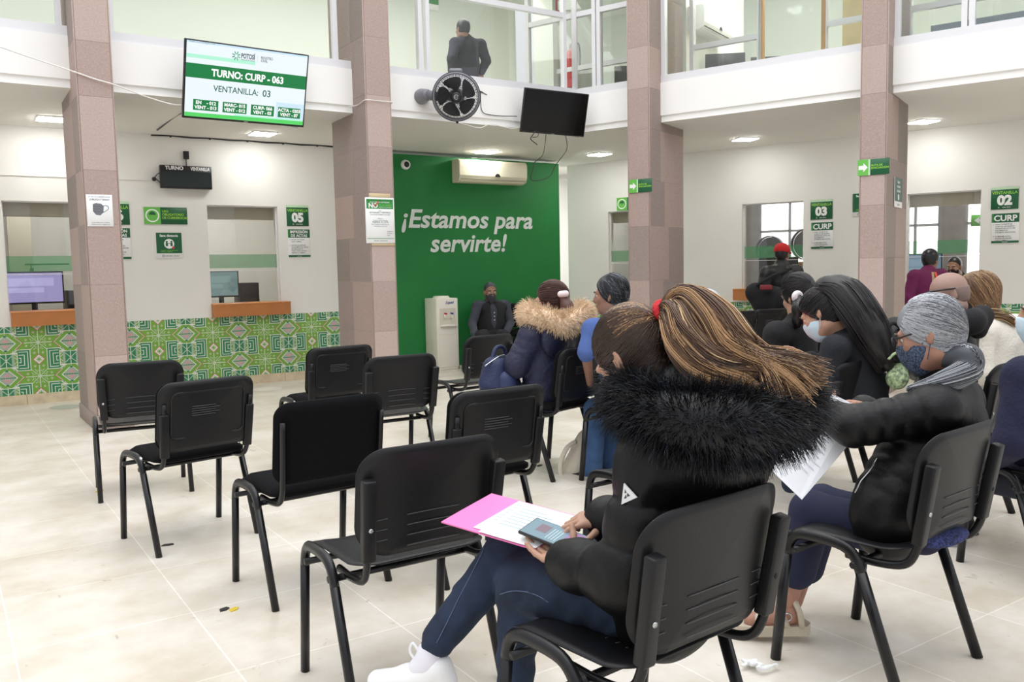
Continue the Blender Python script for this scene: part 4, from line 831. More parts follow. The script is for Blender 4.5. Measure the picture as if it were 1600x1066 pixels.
for x0, x1, lab in ((-4.55, -3.7, 'dark desk in the upper office above window 03'), (-6.1, -5.1, 'dark desk behind the upper corner window')):
    t = thing('upper_desk', FRt.p((x0+x1)/2, 3.12, -1.6), lab, 'desk'); b = MB(); b.rbox(FRt, x0, x1, 3.55, 3.6, -2.2, -1.15, .005); b.build('desk_top', MATS['cabinet_dark'], t); b = MB(); b.box(FRt, x0+.02, x1-.02, 3.12, 3.55, -1.25, -1.2); b.build('front_panel', MATS['cabinet_dark'], t)
t = thing('wooden_cupboard', FRt.p(-2.55, 3.12, -1.6), 'tall light wooden cupboard in the upper office beside the right column', 'cupboard'); b = MB(); b.rbox(FRt, -2.88, -2.42, 3.12, 5.6, -2.0, -1.4, .006); b.build('body', mat('light_ply', srgb(190, 168, 112), .55, noise=(5, .1)), t); b = MB(); b.box(FRt, -2.655, -2.65, 3.14, 5.58, -1.4, -1.395); b.build('door_gap', dk, t)
b = MB(); b.box(FRt, -1.95, .6, 3.12, 3.95, -1.9, -1.5); tag(b.build('office_cabinet', mat('blue_grey_panel', srgb(98, 110, 122), .6)), 'long blue grey cabinet behind the far right upper window', 'cabinet')
for x, c, lab in ((-3.3, -1.7, 'lit ceiling lamp seen through the upper office door'), (-4.1, -2.0, 'lit ceiling lamp in the upper office above the air conditioner'), (-1.6, -1.6, 'lit ceiling lamp behind the far right upper window')):
    b = MB(); b.rbox(FRt, x-.15, x+.15, 5.0, 5.04, c-.15, c+.15, .01); t = thing('office_lamp', FRt.p(x, 5.04, c), lab, 'lamp'); b.build('diffuser', ledm, t); b = MB(); b.tube([FRt.p(x, 5.04, c), FRt.p(x, 6.0, c)], .012, 6); b.build('hanger', lampb, t)
# ------------------------------------------------------------------ waiting chairs
blackpl = mat('black_plastic', srgb(25, 25, 27), .42, spec=.32, bump=(260, .06)); blackmt = mat('black_steel', srgb(20, 20, 22), .32, spec=.4); blackfb = mat('black_fabric', srgb(15, 15, 17), .95, spec=.15, bump=(320, .15)); blackln = mat('groove_grey', srgb(70, 70, 74), .4); steel = mat('bare_steel', srgb(190, 192, 194), .25, metal=1.0)
def outline(w, h, r, n=12, rb=None):
    """rounded rectangle centred on 0, counter-clockwise; rb = radius of the bottom corners"""
    rb = r if rb is None else rb; P = []
    for cx, cy, rr, a in ((w/2-r, h/2-r, r, 0), (-w/2+r, h/2-r, r, 90), (-w/2+rb, -h/2+rb, rb, 180), (w/2-rb, -h/2+rb, rb, 270)):
        for i in range(n+1):
            an = math.radians(a+90*i/n); P.append((cx+rr*math.cos(an), cy+rr*math.sin(an)))
    return P
def shell(out, fn, th, rings=7, edge=.3):
    """curved panel: fn(x,y)->(point, normal); th thickness"""
    n = len(out); vs = []; fs = []; m = MB()
    T = [0.02]+[i/rings for i in range(1, rings+1)]
    for side in (1, -1):
        for t in T:
            k = th/2*(1 if t < .999 else edge)
            for x, y in out:
                p, nn = fn(x*t, y*t); vs.append(np.array(p)+np.array(nn)*k*side)
    R = len(T)
    for s_ in range(2):
        o = s_*R*n
        for i in range(R-1):
            for j in range(n):
                q = (o+i*n+j, o+(i+1)*n+j, o+(i+1)*n+(j+1) % n, o+i*n+(j+1) % n); fs.append(q if s_ == 0 else q[::-1])
        fs.append(tuple(range(o+n-1, o-1, -1)) if s_ else tuple(range(o, o+n)))
    for j in range(n):
        a = (R-1)*n+j; b = (R-1)*n+(j+1) % n; fs.append((a, a+R*n, b+R*n, b))
    return m.add(vs, fs, 0, True)
WLEG, YR, YFt, ZT, YT, ZA = .258, -.233, .210, .84, -.278, .456
def back_fn(dy=0.0, bow=.035):
    def fn(x, z):          # x across, z from the middle of the back
        zz = .672+z; y = -.228-.052*(zz-.5)/.34-.012*((zz-.67)/.17)**2+bow*(x/.24)**2-.02+dy
        nx = -2*bow*x/.24**2; return (x, y, zz), unit((nx, 1, .15))
    return fn
def make_chair(kind):
    t = thing('waiting_chair', (0, 0, 0), 'x', 'chair'); X = Fr((0, 0, 0), (1, 0, 0), (0, 1, 0), (0, 0, 1))
    fl = ((1, 0, 0), .8)
    for s in (-1, 1):
        w = s*WLEG
        b = MB(); b.tube([(w, YR, 0), (w, -.095, .385)], .0185, 12, flat=fl); b.build('leg', blackmt, t, True)
        b = MB(); b.tube([(w, YFt, 0), (w, .168, .385)], .0185, 12, flat=fl); b.build('leg', blackmt, t, True)
        b = MB(); b.tube(catmull([(w, -.095, .385), (w, -.078, .425), (w, -.035, .456), (w, .05, .463), (w, .125, .456), (w, .155, .428), (w, .168, .385)], 22), .0185, 12, flat=fl); b.build('side_arch', blackmt, t, True)
    for y in (-.075, .13):
        b = MB(); b.tube([(-WLEG-.014, y, .405), (WLEG+.014, y, .405)], .0115, 10); b.build('crossbar', blackmt, t, True)
    for s in (-1, 1):
        x = s*.212
        b = MB(); b.tube(catmull([(x, -.02, .415), (x, -.12, .413), (x, -.205, .428), (x*1.01, -.243, .475), (x*1.02, -.262, .56), (x*1.03, -.288, .74 if kind != 'plain' else .765)], 26), .0135, 8, flat=((1, 0, 0), .8)); b.build('back_upright', blackmt, t, True)
    if kind == 'plastic':
        def sf(x, y):
            z = .448+.016*(abs(x)/.23)**2.2+.012*max(0, (-y-.1)/.1)**1.5-.03*max(0, (y-.12)/.1)**1.6-.012*math.exp(-(y+.06)**2/.01)*math.exp(-(x/.15)**2); return (x, y+.0, z), (0, 0, 1)
        st_ = shell(outline(.465, .425, .07), sf, .012).build('seat', blackpl, t, True)
        g = MB()
        for i in range(4): g.tube([np.array(sf(xx, -.02-.035*i)[0])+(0, 0, .0062) for xx in np.linspace(-.1, .1, 12)], .0016, 4)
        g.build('groove', blackln, st_, True)
        fn = back_fn(); bk = shell(outline(.486, .335, .085, rb=.10), fn, .013).build('backrest', blackpl, t, True)
        g = MB()
        for i in range(4):
            z = -.045-.032*i
            for xa, xb in ((-.09, .09), (-.205, -.15), (.15, .205)):
                if abs(xa) > .14 and i == 3: continue
                g.tube([np.array(fn(xx, z-.35*(xx/.24)**2*.05)[0])+(0, -.0078, 0) for xx in np.linspace(xa, xb, 12)], .0018, 4)
        g.build('groove', blackln, bk, True)
        for s in (-1, 1):
            b = MB(); x = s*.212; L_ = np.array((x*1.0, -.25, .50)); H_ = np.array((x*1.035, -.293, .752)); up = unit(H_-L_); f = Fr(L_, (1, 0, 0), up); f = Fr(L_, (1, 0, 0), up, np.cross((1, 0, 0), up))
            b.rbox(f, -.021, .021, 0, np.linalg.norm(H_-L_), -.016, .018, .006, 2); sl = b.build('upright_sleeve', blackpl, t, True)
            b = MB(); b.tube([f.p(0, .105, .012), f.p(0, .105, .021)], .007, 8); b.build('bolt', steel if s < 0 else blackmt, sl, True)
    else:
        def sf(x, y):
            q = max(abs(x)/.235, abs(y)/.215); z = .455+.012*(1-q**3)-.022*max(0, (y-.12)/.1)**1.6; return (x, y, z), (0, 0, 1)
        shell(outline(.465, .425, .06), sf, .05, edge=.35).build('seat', blackfb, t, True)
        fn = back_fn(.012)
        shell(outline(.480, .335, .06), fn, .045, edge=.3).build('backrest', blackfb, t, True)
        if kind == 'shell':
            fn2 = back_fn(-.017); sh = shell(outline(.486, .34, .065, rb=.075), fn2, .018, edge=.6).build('back_shell', blackpl, t, True)
            b = MB(); o = outline(.37, .225, .03, 6); b.tube([np.array(fn2(x, y+.005)[0])+(0, -.010, 0) for x, y in o], .006, 6, closed=True); b.build('inset_rim', blackmt, sh, True)
            b = MB()
            for i in range(5): b.tube([np.array(fn2(xx, .045-.011*i)[0])+(0, -.0105, 0) for xx in np.linspace(-.09, .03+.02*(i % 2), 8)], 0.0022, 4)
            b.build('vent_slot', blackln, sh, True)
            for s in (-1, 1):
                b = MB(); x = s*.212; L_ = np.array((x*1.0, -.25, .475)); H_ = np.array((x*1.03, -.285, .70)); up = unit(H_-L_); f = Fr(L_, (1, 0, 0), up, np.cross((1, 0, 0), up)); b.rbox(f, -.022, .022, 0, .22, -.014, .012, .008, 2); b.build('upright_sleeve', blackpl, t, True)
            for s in (-1, 1):
                b = MB(); b.ball((s*(WLEG-.004), -.05, .452), (.012, .03, .014)); b.build('worn_steel_patch', steel, t, True)
    return t
PROTO = {}
def chair(kind, x, y, th, label, group='black waiting chairs in the courtyard', dz=0.0):
    if kind not in PROTO: t = PROTO[kind] = make_chair(kind)
    else: t = copy_tree(PROTO[kind])
    t.location = (x, y, dz); t.rotation_euler = (0, 0, th); t['label'] = label; t['group'] = group; return t
chair('plastic', 1.035, 5.80, -.115, 'empty black plastic chair next to the column with the face mask notice')
chair('shell', 1.03, 4.60, .187, 'empty padded black chair with plastic back shell facing the left wall, in the second row')
chair('plain', 1.30, 3.585, .07, 'empty padded black chair with bare fabric back in front of the near plastic chair')
chair('plastic', 1.225, 2.55, -.01, 'empty black plastic chair nearest the camera beside the pink folder')
chair('shell', 2.28, 5.86, .07, 'empty padded black chair with plastic back shell before the second column')
chair('plastic', 2.35, 5.0, -.04, 'empty black plastic chair left of the blue backpack, in the third row')
chair('shell', 1.975, 3.37, .04, 'empty padded black chair behind the near plastic chair, beside the woman with the ponytail')
chair('plastic', 3.55, 5.95, .1, 'empty black plastic chair behind the blue backpack')
chair('shell', 3.36, 4.62, .275, 'padded black chair of the woman in the navy fur-hooded coat')
chair('plastic', 1.40, 1.60, .083, 'black plastic chair of the woman in the black fur-hooded coat')
chair('plastic', 2.60, 2.76, .06, 'black chair mostly hidden behind the woman in the black fur-hooded coat')
chair('plastic', 2.59, 1.70, .088, 'black plastic chair of the grey-haired woman')
chair('plastic', 3.93, 1.76, -.30, 'black chair of the person in navy at the right edge')
chair('plastic', 3.97, 2.98, .034, 'black plastic chair of the girl with long black hair')
# ------------------------------------------------------------------ people
K = at
UP = np.array([0, 0, 1.0])
def axes(f, u=UP):
    f = unit(f); r = unit(np.cross(f, u)); return f, np.cross(r, f), r
skin_m = lambda n, c: mat('skin_'+n, srgb(*c), .55, noise=(40, .05))
SK = skin_m('tan', (184, 142, 119)); SK2 = skin_m('brown', (150, 111, 92)); SK4 = skin_m('warm', (172, 126, 106)); SKB = skin_m('bald', (158, 126, 114)); SK3 = skin_m('light', (206, 160, 134))
eyew = mat('eye_white', srgb(225, 222, 216), .2); eyed = mat('eye_dark', srgb(30, 22, 18), .15); lipm = mat('lips', srgb(150, 88, 80), .5)
def head_blob(c, f, u, s=1.0, ears=True, fat=1.0):
    """head centred between the ears"""
    c = np.array(c, float); f, u, r = axes(f, u); A = (r, f, u); p = lambda x, y, z: c+s*(r*x+f*y+u*z); b = Blob()
    b.ell(p(0, -.014, .034), (.076*s*fat, .096*s, .088*s), A); b.ell(p(0, .028, -.04), (.061*s*fat, .068*s, .086*s), A, .03)
    b.cap(p(0, .062, -.094), p(0, .05, -.09), .027*s*fat, .03*s, .03); b.cap(p(.035*fat, .0, -.075), p(.02, .05, -.092), .026*s, .022*s, .03); b.cap(p(-.035*fat, .0, -.075), p(-.02, .05, -.092), .026*s, .022*s, .03)
    b.cap(p(-.036, .082, .022), p(.036, .082, .022), .013*s, .013*s, .016); b.cap(p(0, .092, .012), p(0, .112, -.03), .009*s, .013*s, .014); b.cap(p(-.014, .1, -.034), p(.014, .1, -.034), .009*s, .009*s, .012)
    b.cap(p(-.02, .094, -.066), p(.02, .094, -.066), .008*s, .008*s, .012); b.cap(p(-.045, .066, -.02), p(-.04, .07, -.03), .016*s, .016*s, .02); b.cap(p(.045, .066, -.02), p(.04, .07, -.03), .016*s, .016*s, .02)
    for x in (-.031, .031): b.ell(p(x, .1, .004), (.016*s, .014*s, .011*s), A, .012, sub=True)
    if ears:
        for x in (-1, 1):
            b.ell(p(x*.077*fat, -.012, -.006), (.009*s, .019*s, .031*s), (unit(r+f*.35*x), unit(f-r*.35*x), u), .008); b.ell(p(x*.088*fat, -.006, -.004), (.006*s, .010*s, .018*s), A, .006, sub=True); b.cap(p(x*.074*fat, -.006, -.03), p(x*.074*fat, -.008, -.036), .009*s, .008*s, .006)
    return b
def face_parts(par, c, f, u, s=1.0, mouth=True, closed=False):
    f, u, r = axes(f, u); c = np.array(c); p = lambda x, y, z: c+s*(r*x+f*y+u*z)
    for x in (-.031, .031):
        b = MB(); b.ball(p(x, .0765, .003), .0122*s, nu=12, nv=8); e = b.build('eye', eyew, par); b = MB(); b.ball(p(x*.98, .0838, .001), .0062*s, nu=10, nv=6); b.build('iris', eyed, e)
        b = MB(); b.tube([p(x-.02, .092, .024), p(x-.004, .097, .03), p(x+.018, .092, .024)], [.003*s, .0045*s, .003*s], 6); b.build('eyebrow', eyed, par)
    if mouth: b = MB(); b.tube([p(-.024, .094, -.068), p(0, .103, -.066), p(.024, .094, -.068)], [.002*s, .006*s, .002*s], 8); b.build('lips', lipm, par)
def hand_blob(wr, d, n, thumb, s=1.0, curl=(.35, .45, .5, .55), spread=.06, tcurl=.3, foot=0):
    """wr wrist, d the way the fingers point, n the way the palm faces, thumb the side the thumb leaves from"""
    d = unit(d); n = unit(np.array(n)-d*(np.array(n)@d)); t = np.cross(d, n); t = t if t@np.array(thumb) > 0 else -t; wr = np.array(wr, float); b = Blob()
    q = lambda a, c, e=0.0: wr+s*(d*a+t*c+n*e)
    b.cap(wr-d*.02*s, q(.03, 0), .024*s, .026*s, .01, flat=(n, .72)); b.cap(q(.03, .016), q(.078, .024), .020*s, .016*s, .012, flat=(n, .75)); b.cap(q(.03, -.014), q(.074, -.022), .020*s, .015*s, .012, flat=(n, .75)); b.cap(q(.04, 0), q(.08, 0), .02*s, .016*s, .012, flat=(n, .75))
    L = (.040, .046, .042, .033); X = (.030, .0105, -.0095, -.028); B = (.082, .088, .084, .075)
    for i in range(4):
        a = curl[i]; base = q(B[i], X[i]); dr = unit(d+t*spread*(1.5-i)); p0 = base; ang = a*.7
        for j, (fr, rr) in enumerate(((1, .0088), (.68, .008), (.55, .0072))):
            dd = dr*math.cos(ang)+n*math.sin(ang); p1 = p0+dd*L[i]*fr*s; b.cap(p0, p1, rr*s, rr*.93*s, .0035); p0 = p1; ang += a*1.05
    p0 = q(.022, .026, .006); dd = unit(d*.62+t*.72+n*.25*tcurl)
    p1 = p0+dd*.04*s; p2 = p1+unit(dd+d*.35+n*tcurl)*.03*s; p3 = p2+unit(dd+d*.55+n*tcurl*1.4)*.024*s
    b.cap(q(.01, .012), p0, .017*s, .014*s, .012); b.cap(p0, p1, .0135*s, .0105*s, .008); b.cap(p1, p2, .0102*s, .0092*s, .004); b.cap(p2, p3, .0092*s, .0075*s, .004); return b
def limbs_blob(J, s=1.0, arms=True, legs=True, k=1.0):
    b = Blob(); fw = J['fw']
    b.chain([J['pel'], (J['pel']+J['che'])/2, J['che']], [.13*s*k, .125*s*k, .14*s*k], .05, flat=(fw, .75)); b.cap(J['che'], J['nek'], .1*s*k, .055*s, .05); b.cap(J['nek'], J['hc'], .052*s, .05*s, .02)
    for q in 'LR':
        if arms and 'sh'+q in J: b.chain([J['sh'+q], J['el'+q], J['wr'+q]], [.05*s, .038*s, .024*s], .02)
        if legs and 'hi'+q in J: b.chain([J['hi'+q], J['kn'+q], J['an'+q]], [.075*s, .052*s, .034*s], .02)
    return b
def top_blob(J, s=1.0, pad=0.0, puff=None, sleeve=(.064, .056, .046), hem=None, k=1.0, end=1.0, shr=.068):
    """jacket or shirt; puff=(depth, spacing); end = how much of the forearm is covered"""
    b = Blob(); fw = J['fw']; low = J['pel'] if hem is None else hem
    b.chain([low, (low+J['che'])/2, J['che']], [(.15*k+pad)*s, (.146*k+pad)*s, (.155*k+pad)*s], .05, flat=(fw, .76), puff=puff)
    b.cap(J['che'], J['nek']-(J['nek']-J['che'])*.1, (.13*k+pad)*s, (.075+pad)*s, .05, flat=(fw, .8), puff=puff)
    if 'shL' in J and 'shR' in J: b.cap(J['shL'], J['shR'], (shr+pad)*s, (shr+pad)*s, .05)
    for q in 'LR':
        if 'sh'+q in J:
            b.cap(J['sh'+q], J['el'+q], (sleeve[0]+pad)*s, (sleeve[1]+pad)*s, .03, puff=puff)
            if end > 0: b.cap(J['el'+q], J['el'+q]+(J['wr'+q]-J['el'+q])*end, (sleeve[1]+pad)*s, (sleeve[2]+pad)*s, .02, puff=puff)
    return b
def pants_blob(J, s=1.0, pad=0.0, r=(.085, .066, .05), end=.97, hips=True, which='LR'):
    b = Blob()
    if hips: b.ell(J['pel']+J['fw']*.03, (.155*s, .115*s, .10*s), (unit(np.cross(J['fw'], UP)), J['fw'], UP), .04)
    for q in which:
        if 'hi'+q in J: b.cap(J['hi'+q], J['kn'+q], (r[0]+pad)*s, (r[1]+pad)*s, .03); b.cap(J['kn'+q], J['kn'+q]+(J['an'+q]-J['kn'+q])*end, (r[1]+pad)*s, (r[2]+pad)*s, .02)
    return b
def shoe(par, an, d, m, s=1.0, sole=None, vox=.008, name='shoe'):
    d = unit(np.array(d)*(1, 1, 0) if abs(np.array(d)[2]) < .3 else d); u = unit(UP-d*(UP@d)); r = np.cross(d, u); p = lambda x, y, z: np.array(an)+s*(d*x+r*y+u*z)
    b = Blob(); b.cap(p(-.035, 0, -.035), p(.06, 0, -.04), .04*s, .042*s, .02, flat=(r, .85)); b.cap(p(.06, 0, -.045), p(.155, 0, -.055), .04*s, .03*s, .02); b.cap(p(-.02, 0, 0), p(.01, 0, -.02), .042*s, .042*s, .02); b.cut(p(0, 0, -.082), -u)
    o = blob_obj(name, b, vox*s, m, par)
    if sole:
        q = MB(); pts = [(-.078, .0), (-.06, .035), (.0, .036), (.08, .045), (.15, .035), (.186, 0), (.15, -.035), (.08, -.045), (.0, -.036), (-.06, -.035)]; q.prism(Fr(p(0, 0, -.09), d, r, u), [(a*s, c*s) for a, c in catmull(pts+[pts[0]], 36)[:-1, :2]] if False else [(a*s, c*s) for a, c in pts], 0, .026*s); q.build('sole', sole, o)
    return o
def comb(c, f, u, s, tie, n, region, seg=9, rad=(.083, .103, .099), jit=.02, off=(0, -.014, .034), end=1.0):
    """strands that lie on the skull and run to the tie direction (in head axes r,f,u)"""
    f, u, r = axes(f, u); M_ = np.stack([r, f, u]); tie = unit(tie); out = []
    while len(out) < n:
        d = unit(rng.normal(size=3))
        if not region(d): continue
        om = math.acos(np.clip(d@tie, -1, 1))
        if om < .15 or om > 2.6: continue
        side = unit(np.cross(d, tie)); w = rng.normal()*jit; lift = 1.0+rng.uniform(0, .045); path = []
        for t in np.linspace(0, end, seg):
            q = (math.sin((1-t)*om)*d+math.sin(t*om)*tie)/math.sin(om); q = unit(q+side*w*math.sin(math.pi*t)); k_ = 1+.10*max(0, -q[2]-.35)*max(0, -q[1]+.2); path.append(c+s*((np.array(off)+q*np.array(rad)*lift*k_)@M_))
        out.append(path)
    return np.array(out)
def hair_cap(c, f, u, s=1.0, rad=(.082, .104, .097), cutp=(0, .045, .02), cutn=(0, .85, -.5), low=-.085, extra=None, lobe=.058):
    f, u, r = axes(f, u); A = (r, f, u); c = np.array(c); p = lambda x, y, z: c+s*(r*x+f*y+u*z); b = Blob()
    b.ell(p(0, -.016, .034), np.array(rad)*s, A); 
    if lobe: b.cap(p(0, -.044, -.02), p(0, -.036, -.06), lobe*s, lobe*.9*s, .04)
    b.cut(p(*cutp), r*cutn[0]+f*cutn[1]+u*cutn[2], .01); b.cut(p(0, 0, low), -u)
    if extra: extra(b, p)
    return b
def mask_obj(par, c, f, u, s, m, ear=True, vox=.005):
    f, u, r = axes(f, u); A = (r, f, u); c = np.array(c); p = lambda x, y, z: c+s*(r*x+f*y+u*z); b = Blob()
    b.ell(p(0, .034, -.046), (.066*s, .076*s, .082*s), A); b.cap(p(0, .098, -.025), p(0, .092, -.06), .02*s, .022*s, .03); b.cap(p(0, .06, -.1), p(0, .06, -.1), .034*s, .034*s, .03)
    b.cut(p(0, .08, -.016), u*.95-f*.3); b.cut(p(0, .005, 0), -f); b.cut(p(0, 0, -.128), -u*.9-f*.1)
    o = blob_obj('face_mask', b, vox, m, par)
    if ear:
        q = MB()
        for x in (-1, 1):
            for z in (-.03, -.085): q.tube(catmull([p(x*.066, .02, z), p(x*.075, .0, z*.6), p(x*.082, -.018, .0 if z > -.05 else -.02)], 8), .0018*s, 4)
        q.build('ear_loop', m, o)
    return o
from mathutils.bvhtree import BVHTree
def drape(paths, o, lo=.0006, hi=.0035, skip=0):
    """lay strands on the surface of a hair mesh"""
    me = o.data; n = len(me.vertices); co = np.empty(n*3, np.float32); me.vertices.foreach_get('co', co); co = co.reshape(-1, 3)
    bv = BVHTree.FromPolygons([tuple(c) for c in co], [tuple(q.vertices) for q in me.polygons]); c0 = co.mean(0); out = []
    for path in paths:
        h = rng.uniform(lo, hi); pp = []
        for q in path:
            loc, nrm, _, _ = bv.find_nearest(Vector(q)); L = np.array(loc); nn = np.array(nrm); nn = nn if nn@(L-c0) > 0 else -nn; pp.append(L+nn*h)
        out.append(pp)
    return np.array(out)
def combed(o, m, w, *a, name='combed_hair', r=(.002, .0013), **k):
    return strand_obj(name, drape(comb(*a, **k), o), r[0], r[1], m, o, w)
def strand_obj(name, paths, r0, r1, mats, par, weights=None, sides=3):
    N = len(paths); P, F = strands(paths, r0, r1, sides); per = len(F)//N
    mi = rng.choice(len(mats), N, p=weights) if len(mats) > 1 else np.zeros(N, int)
    return mesh_np(name, P, F, mats, par, True, np.repeat(mi, per))
def fur_paths(curve, tube, n, length, droop, seg=6, frame_up=UP, inner=None):
    """strands growing out of a tube that follows the curve"""
    C_ = catmull(curve, 200); T = np.gradient(C_, axis=0); T /= np.linalg.norm(T, axis=1, keepdims=True); out = []
    cen = C_.mean(0) if inner is None else np.array(inner)
    for _ in range(n):
        i = rng.integers(0, 200); a = rng.uniform(0, 2*math.pi); t = T[i]; o = C_[i]-cen; o = unit(o-t*(o@t)); w = np.cross(t, o); nn = o*math.cos(a)+w*math.sin(a); tr = tube if np.isscalar(tube) else np.interp(i/199, np.linspace(0, 1, len(tube)), tube)
        p = C_[i]+nn*tr*.9; L = length*rng.uniform(.6, 1.25); d = unit(nn+rng.normal(size=3)*.22+t*rng.normal()*.2+o*.4); path = [p]
        for j in range(seg-1): p = p+d*L/(seg-1); path.append(p); d = unit(d-UP*droop*(j+1)/seg+rng.normal(size=3)*.06)
        out.append(path)
    return np.array(out)
def surface_frame(o, px, py, lift=.002):
    """where the sight line through (px,py) meets the object: a frame on its surface"""
    d = unit(K(px, py, 1.0)-np.array([0, 0, CAMH])); mw = world_of(o); inv = mw.inverted(); org = inv @ Vector((0, 0, CAMH)); dr = (inv.to_3x3() @ Vector(d)).normalized()
    ok, loc, nrm, _ = o.ray_cast(org, dr)
    if not ok: return None
    n = np.array((mw.to_3x3() @ nrm).normalized()); n = n if n@d < 0 else -n; L = np.array(mw @ loc)+n*lift; v = unit(UP-n*(UP@n)); return Fr(L, np.cross(v, n), v, n)
def person(loc, label, group=None): return thing('person', loc, label, 'person', group)
blk_puff = mat('black_puffer', srgb(9, 9, 11), .48, spec=.3, bump=(24, .18)); blk_cloth = mat('black_cloth', srgb(24, 24, 27), .9, bump=(90, .2)); navy_puff = mat('navy_puffer', srgb(26, 30, 58), .6, bump=(40, .3)); jeans = mat('dark_jeans', srgb(33, 46, 68), .9, noise=(10, .35), bump=(220, .2)); jeans2 = mat('blue_jeans', srgb(66, 96, 138), .9, noise=(12, .25), bump=(220, .2))
hair_blk = mat('hair_black', srgb(24, 22, 24), .38); hair_dk = mat('hair_dark_brown', srgb(52, 38, 30), .42); hair_br = mat('hair_brown', srgb(98, 70, 50), .42); hair_bl = mat('hair_blond', srgb(176, 138, 98), .42); hair_lt = mat('hair_light', srgb(206, 174, 132), .42); hair_g1 = mat('hair_silver', srgb(196, 198, 202), .42); hair_g2 = mat('hair_steel', srgb(128, 132, 138), .42); hair_g3 = mat('hair_slate', srgb(66, 70, 76), .42)
# ---- the woman with the ponytail and the black fur-hooded coat, seated nearest the camera
W = person((1.40, 1.60, 0), 'woman with a red-tied blond ponytail in a black fur-hooded coat using a phone')
c1, s1 = math.cos(.083), math.sin(.083); fw = np.array([-s1, c1, 0]); rt = np.array([c1, s1, 0])
hc = K(988, 558, 2.22); hf = unit(fw*.72-UP*.62-rt*.05); hu = unit(UP*.8+fw*.6)
J = dict(fw=fw, hc=hc, pel=np.array([1.40, 1.60, .575])+rt*.07-fw*.07, che=K(1095, 715, 2.12), nek=K(1065, 612, 2.14), shL=K(1022, 716, 2.0), elL=K(978, 905, 2.0), wrL=K(880, 872, 2.20), shR=K(1165, 690, 2.32), elR=K(1110, 850, 2.45), wrR=K(948, 812, 2.40),
         hiL=K(1040, 945, 2.08), knL=K(815, 912, 2.36), anL=K(800, 1135, 2.40), hiR=K(1090, 920, 2.25), knR=K(800, 858, 2.47), anR=K(672, 1016, 2.44))
q0, q1, q2 = K(768, 771, 2.53), K(882, 801, 2.40), K(688, 815, 2.40); pn = unit(np.cross(q1-q0, q2-q0)); pn = pn if pn[2] > 0 else -pn
def onlap(px, py, h=0.0):
    d = K(px, py, 1.0)-K(px, py, 0.0); e = K(px, py, 0.0); return e+d*((q0+pn*h-e)@pn)/(d@pn)
wl_ = onlap(888, 880, .012); J['wrL'] = wl_; J['wrR'] = onlap(952, 812, .035)
hl = hand_blob(J['wrL'], onlap(846, 859, -.012)-J['wrL'], pn, onlap(862, 836, .045)-J['wrL'], .97, curl=(.12, .16, .2, .24), tcurl=.9)
hr = hand_blob(J['wrR'], onlap(888, 812, .045)-J['wrR'], -pn, onlap(930, 850, .02)-J['wrR'], .92, curl=(.45, .62, .8, .95), spread=.08, tcurl=.4)
hb = head_blob(hc, hf, hu, 1.0); hb.cap(hc-unit(hf)*.03-unit(hu)*.06, J['nek'], .056, .058, .03)
blob_obj('body', [(limbs_blob(J), .010), (hb, .0045), (hl, .0028), (hr, .0028)], .008, SK, W)
face_parts(W, hc, hf, hu)
lo = J['pel']-UP*.03; tb = top_blob(J, pad=.018, puff=(.016, .105), hem=lo, k=1.02, sleeve=(.062, .062, .044), shr=.07); tb.cap(J['che']-fw*.05, lo-fw*.03-rt*.04, .15, .15, .05, flat=(fw, .6), puff=(.015, .105))
tb.ell(K(1120, 695, 2.06), (.17, .12, .10), (rt, fw, UP), .06); tb.ell(K(1190, 655, 2.2), (.10, .1, .09), (rt, fw, UP), .05)
ck = blob_obj('coat', tb, .0075, blk_puff, W, wob=(.0035, 22))
cf = MB()
# cuff and hood lining
b = Blob(); b.cap(J['wrL']+(J['elL']-J['wrL'])*.10, J['wrL']+(J['elL']-J['wrL'])*.25, .05, .055, .01); blob_obj('cuff', b, .006, blk_puff, W)
b = Blob(); b.cap(J['wrR']+(J['elR']-J['wrR'])*.06, J['wrR']+(J['elR']-J['wrR'])*.3, .045, .055, .01); blob_obj('cuff', b, .006, blk_puff, W)
ring = [K(972, 612, 2.17), K(990, 632, 2.05), K(1050, 656, 1.92), K(1130, 669, 1.90), K(1192, 662, 1.97), K(1238, 640, 2.10), K(1242, 616, 2.25)]
fb = Blob(); cr_ = catmull(ring, 22); rs = np.interp(np.linspace(0, 1, 22), [0, .15, .5, .85, 1], [.026, .046, .074, .064, .042])
for i in range(21): fb.cap(cr_[i], cr_[i+1], rs[i], rs[i+1], .02)
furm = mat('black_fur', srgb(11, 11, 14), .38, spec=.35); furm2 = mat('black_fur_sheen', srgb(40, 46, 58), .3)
fo = blob_obj('fur_trim', fb, .008, furm, W)
strand_obj('fur_hair', fur_paths(ring, [.026, .046, .066, .074, .070, .062, .042], 9500, .056, .42, inner=K(1100, 640, 2.12)), .0013, .0003, [furm, furm2], fo, [.84, .16])
b = Blob(); b.chain([K(972, 645, 2.12), K(950, 620, 2.16), K(944, 602, 2.22)], [.036, .032, .018], .02, flat=(fw, .6)); blob_obj('collar_flap', b, .007, blk_puff, W)
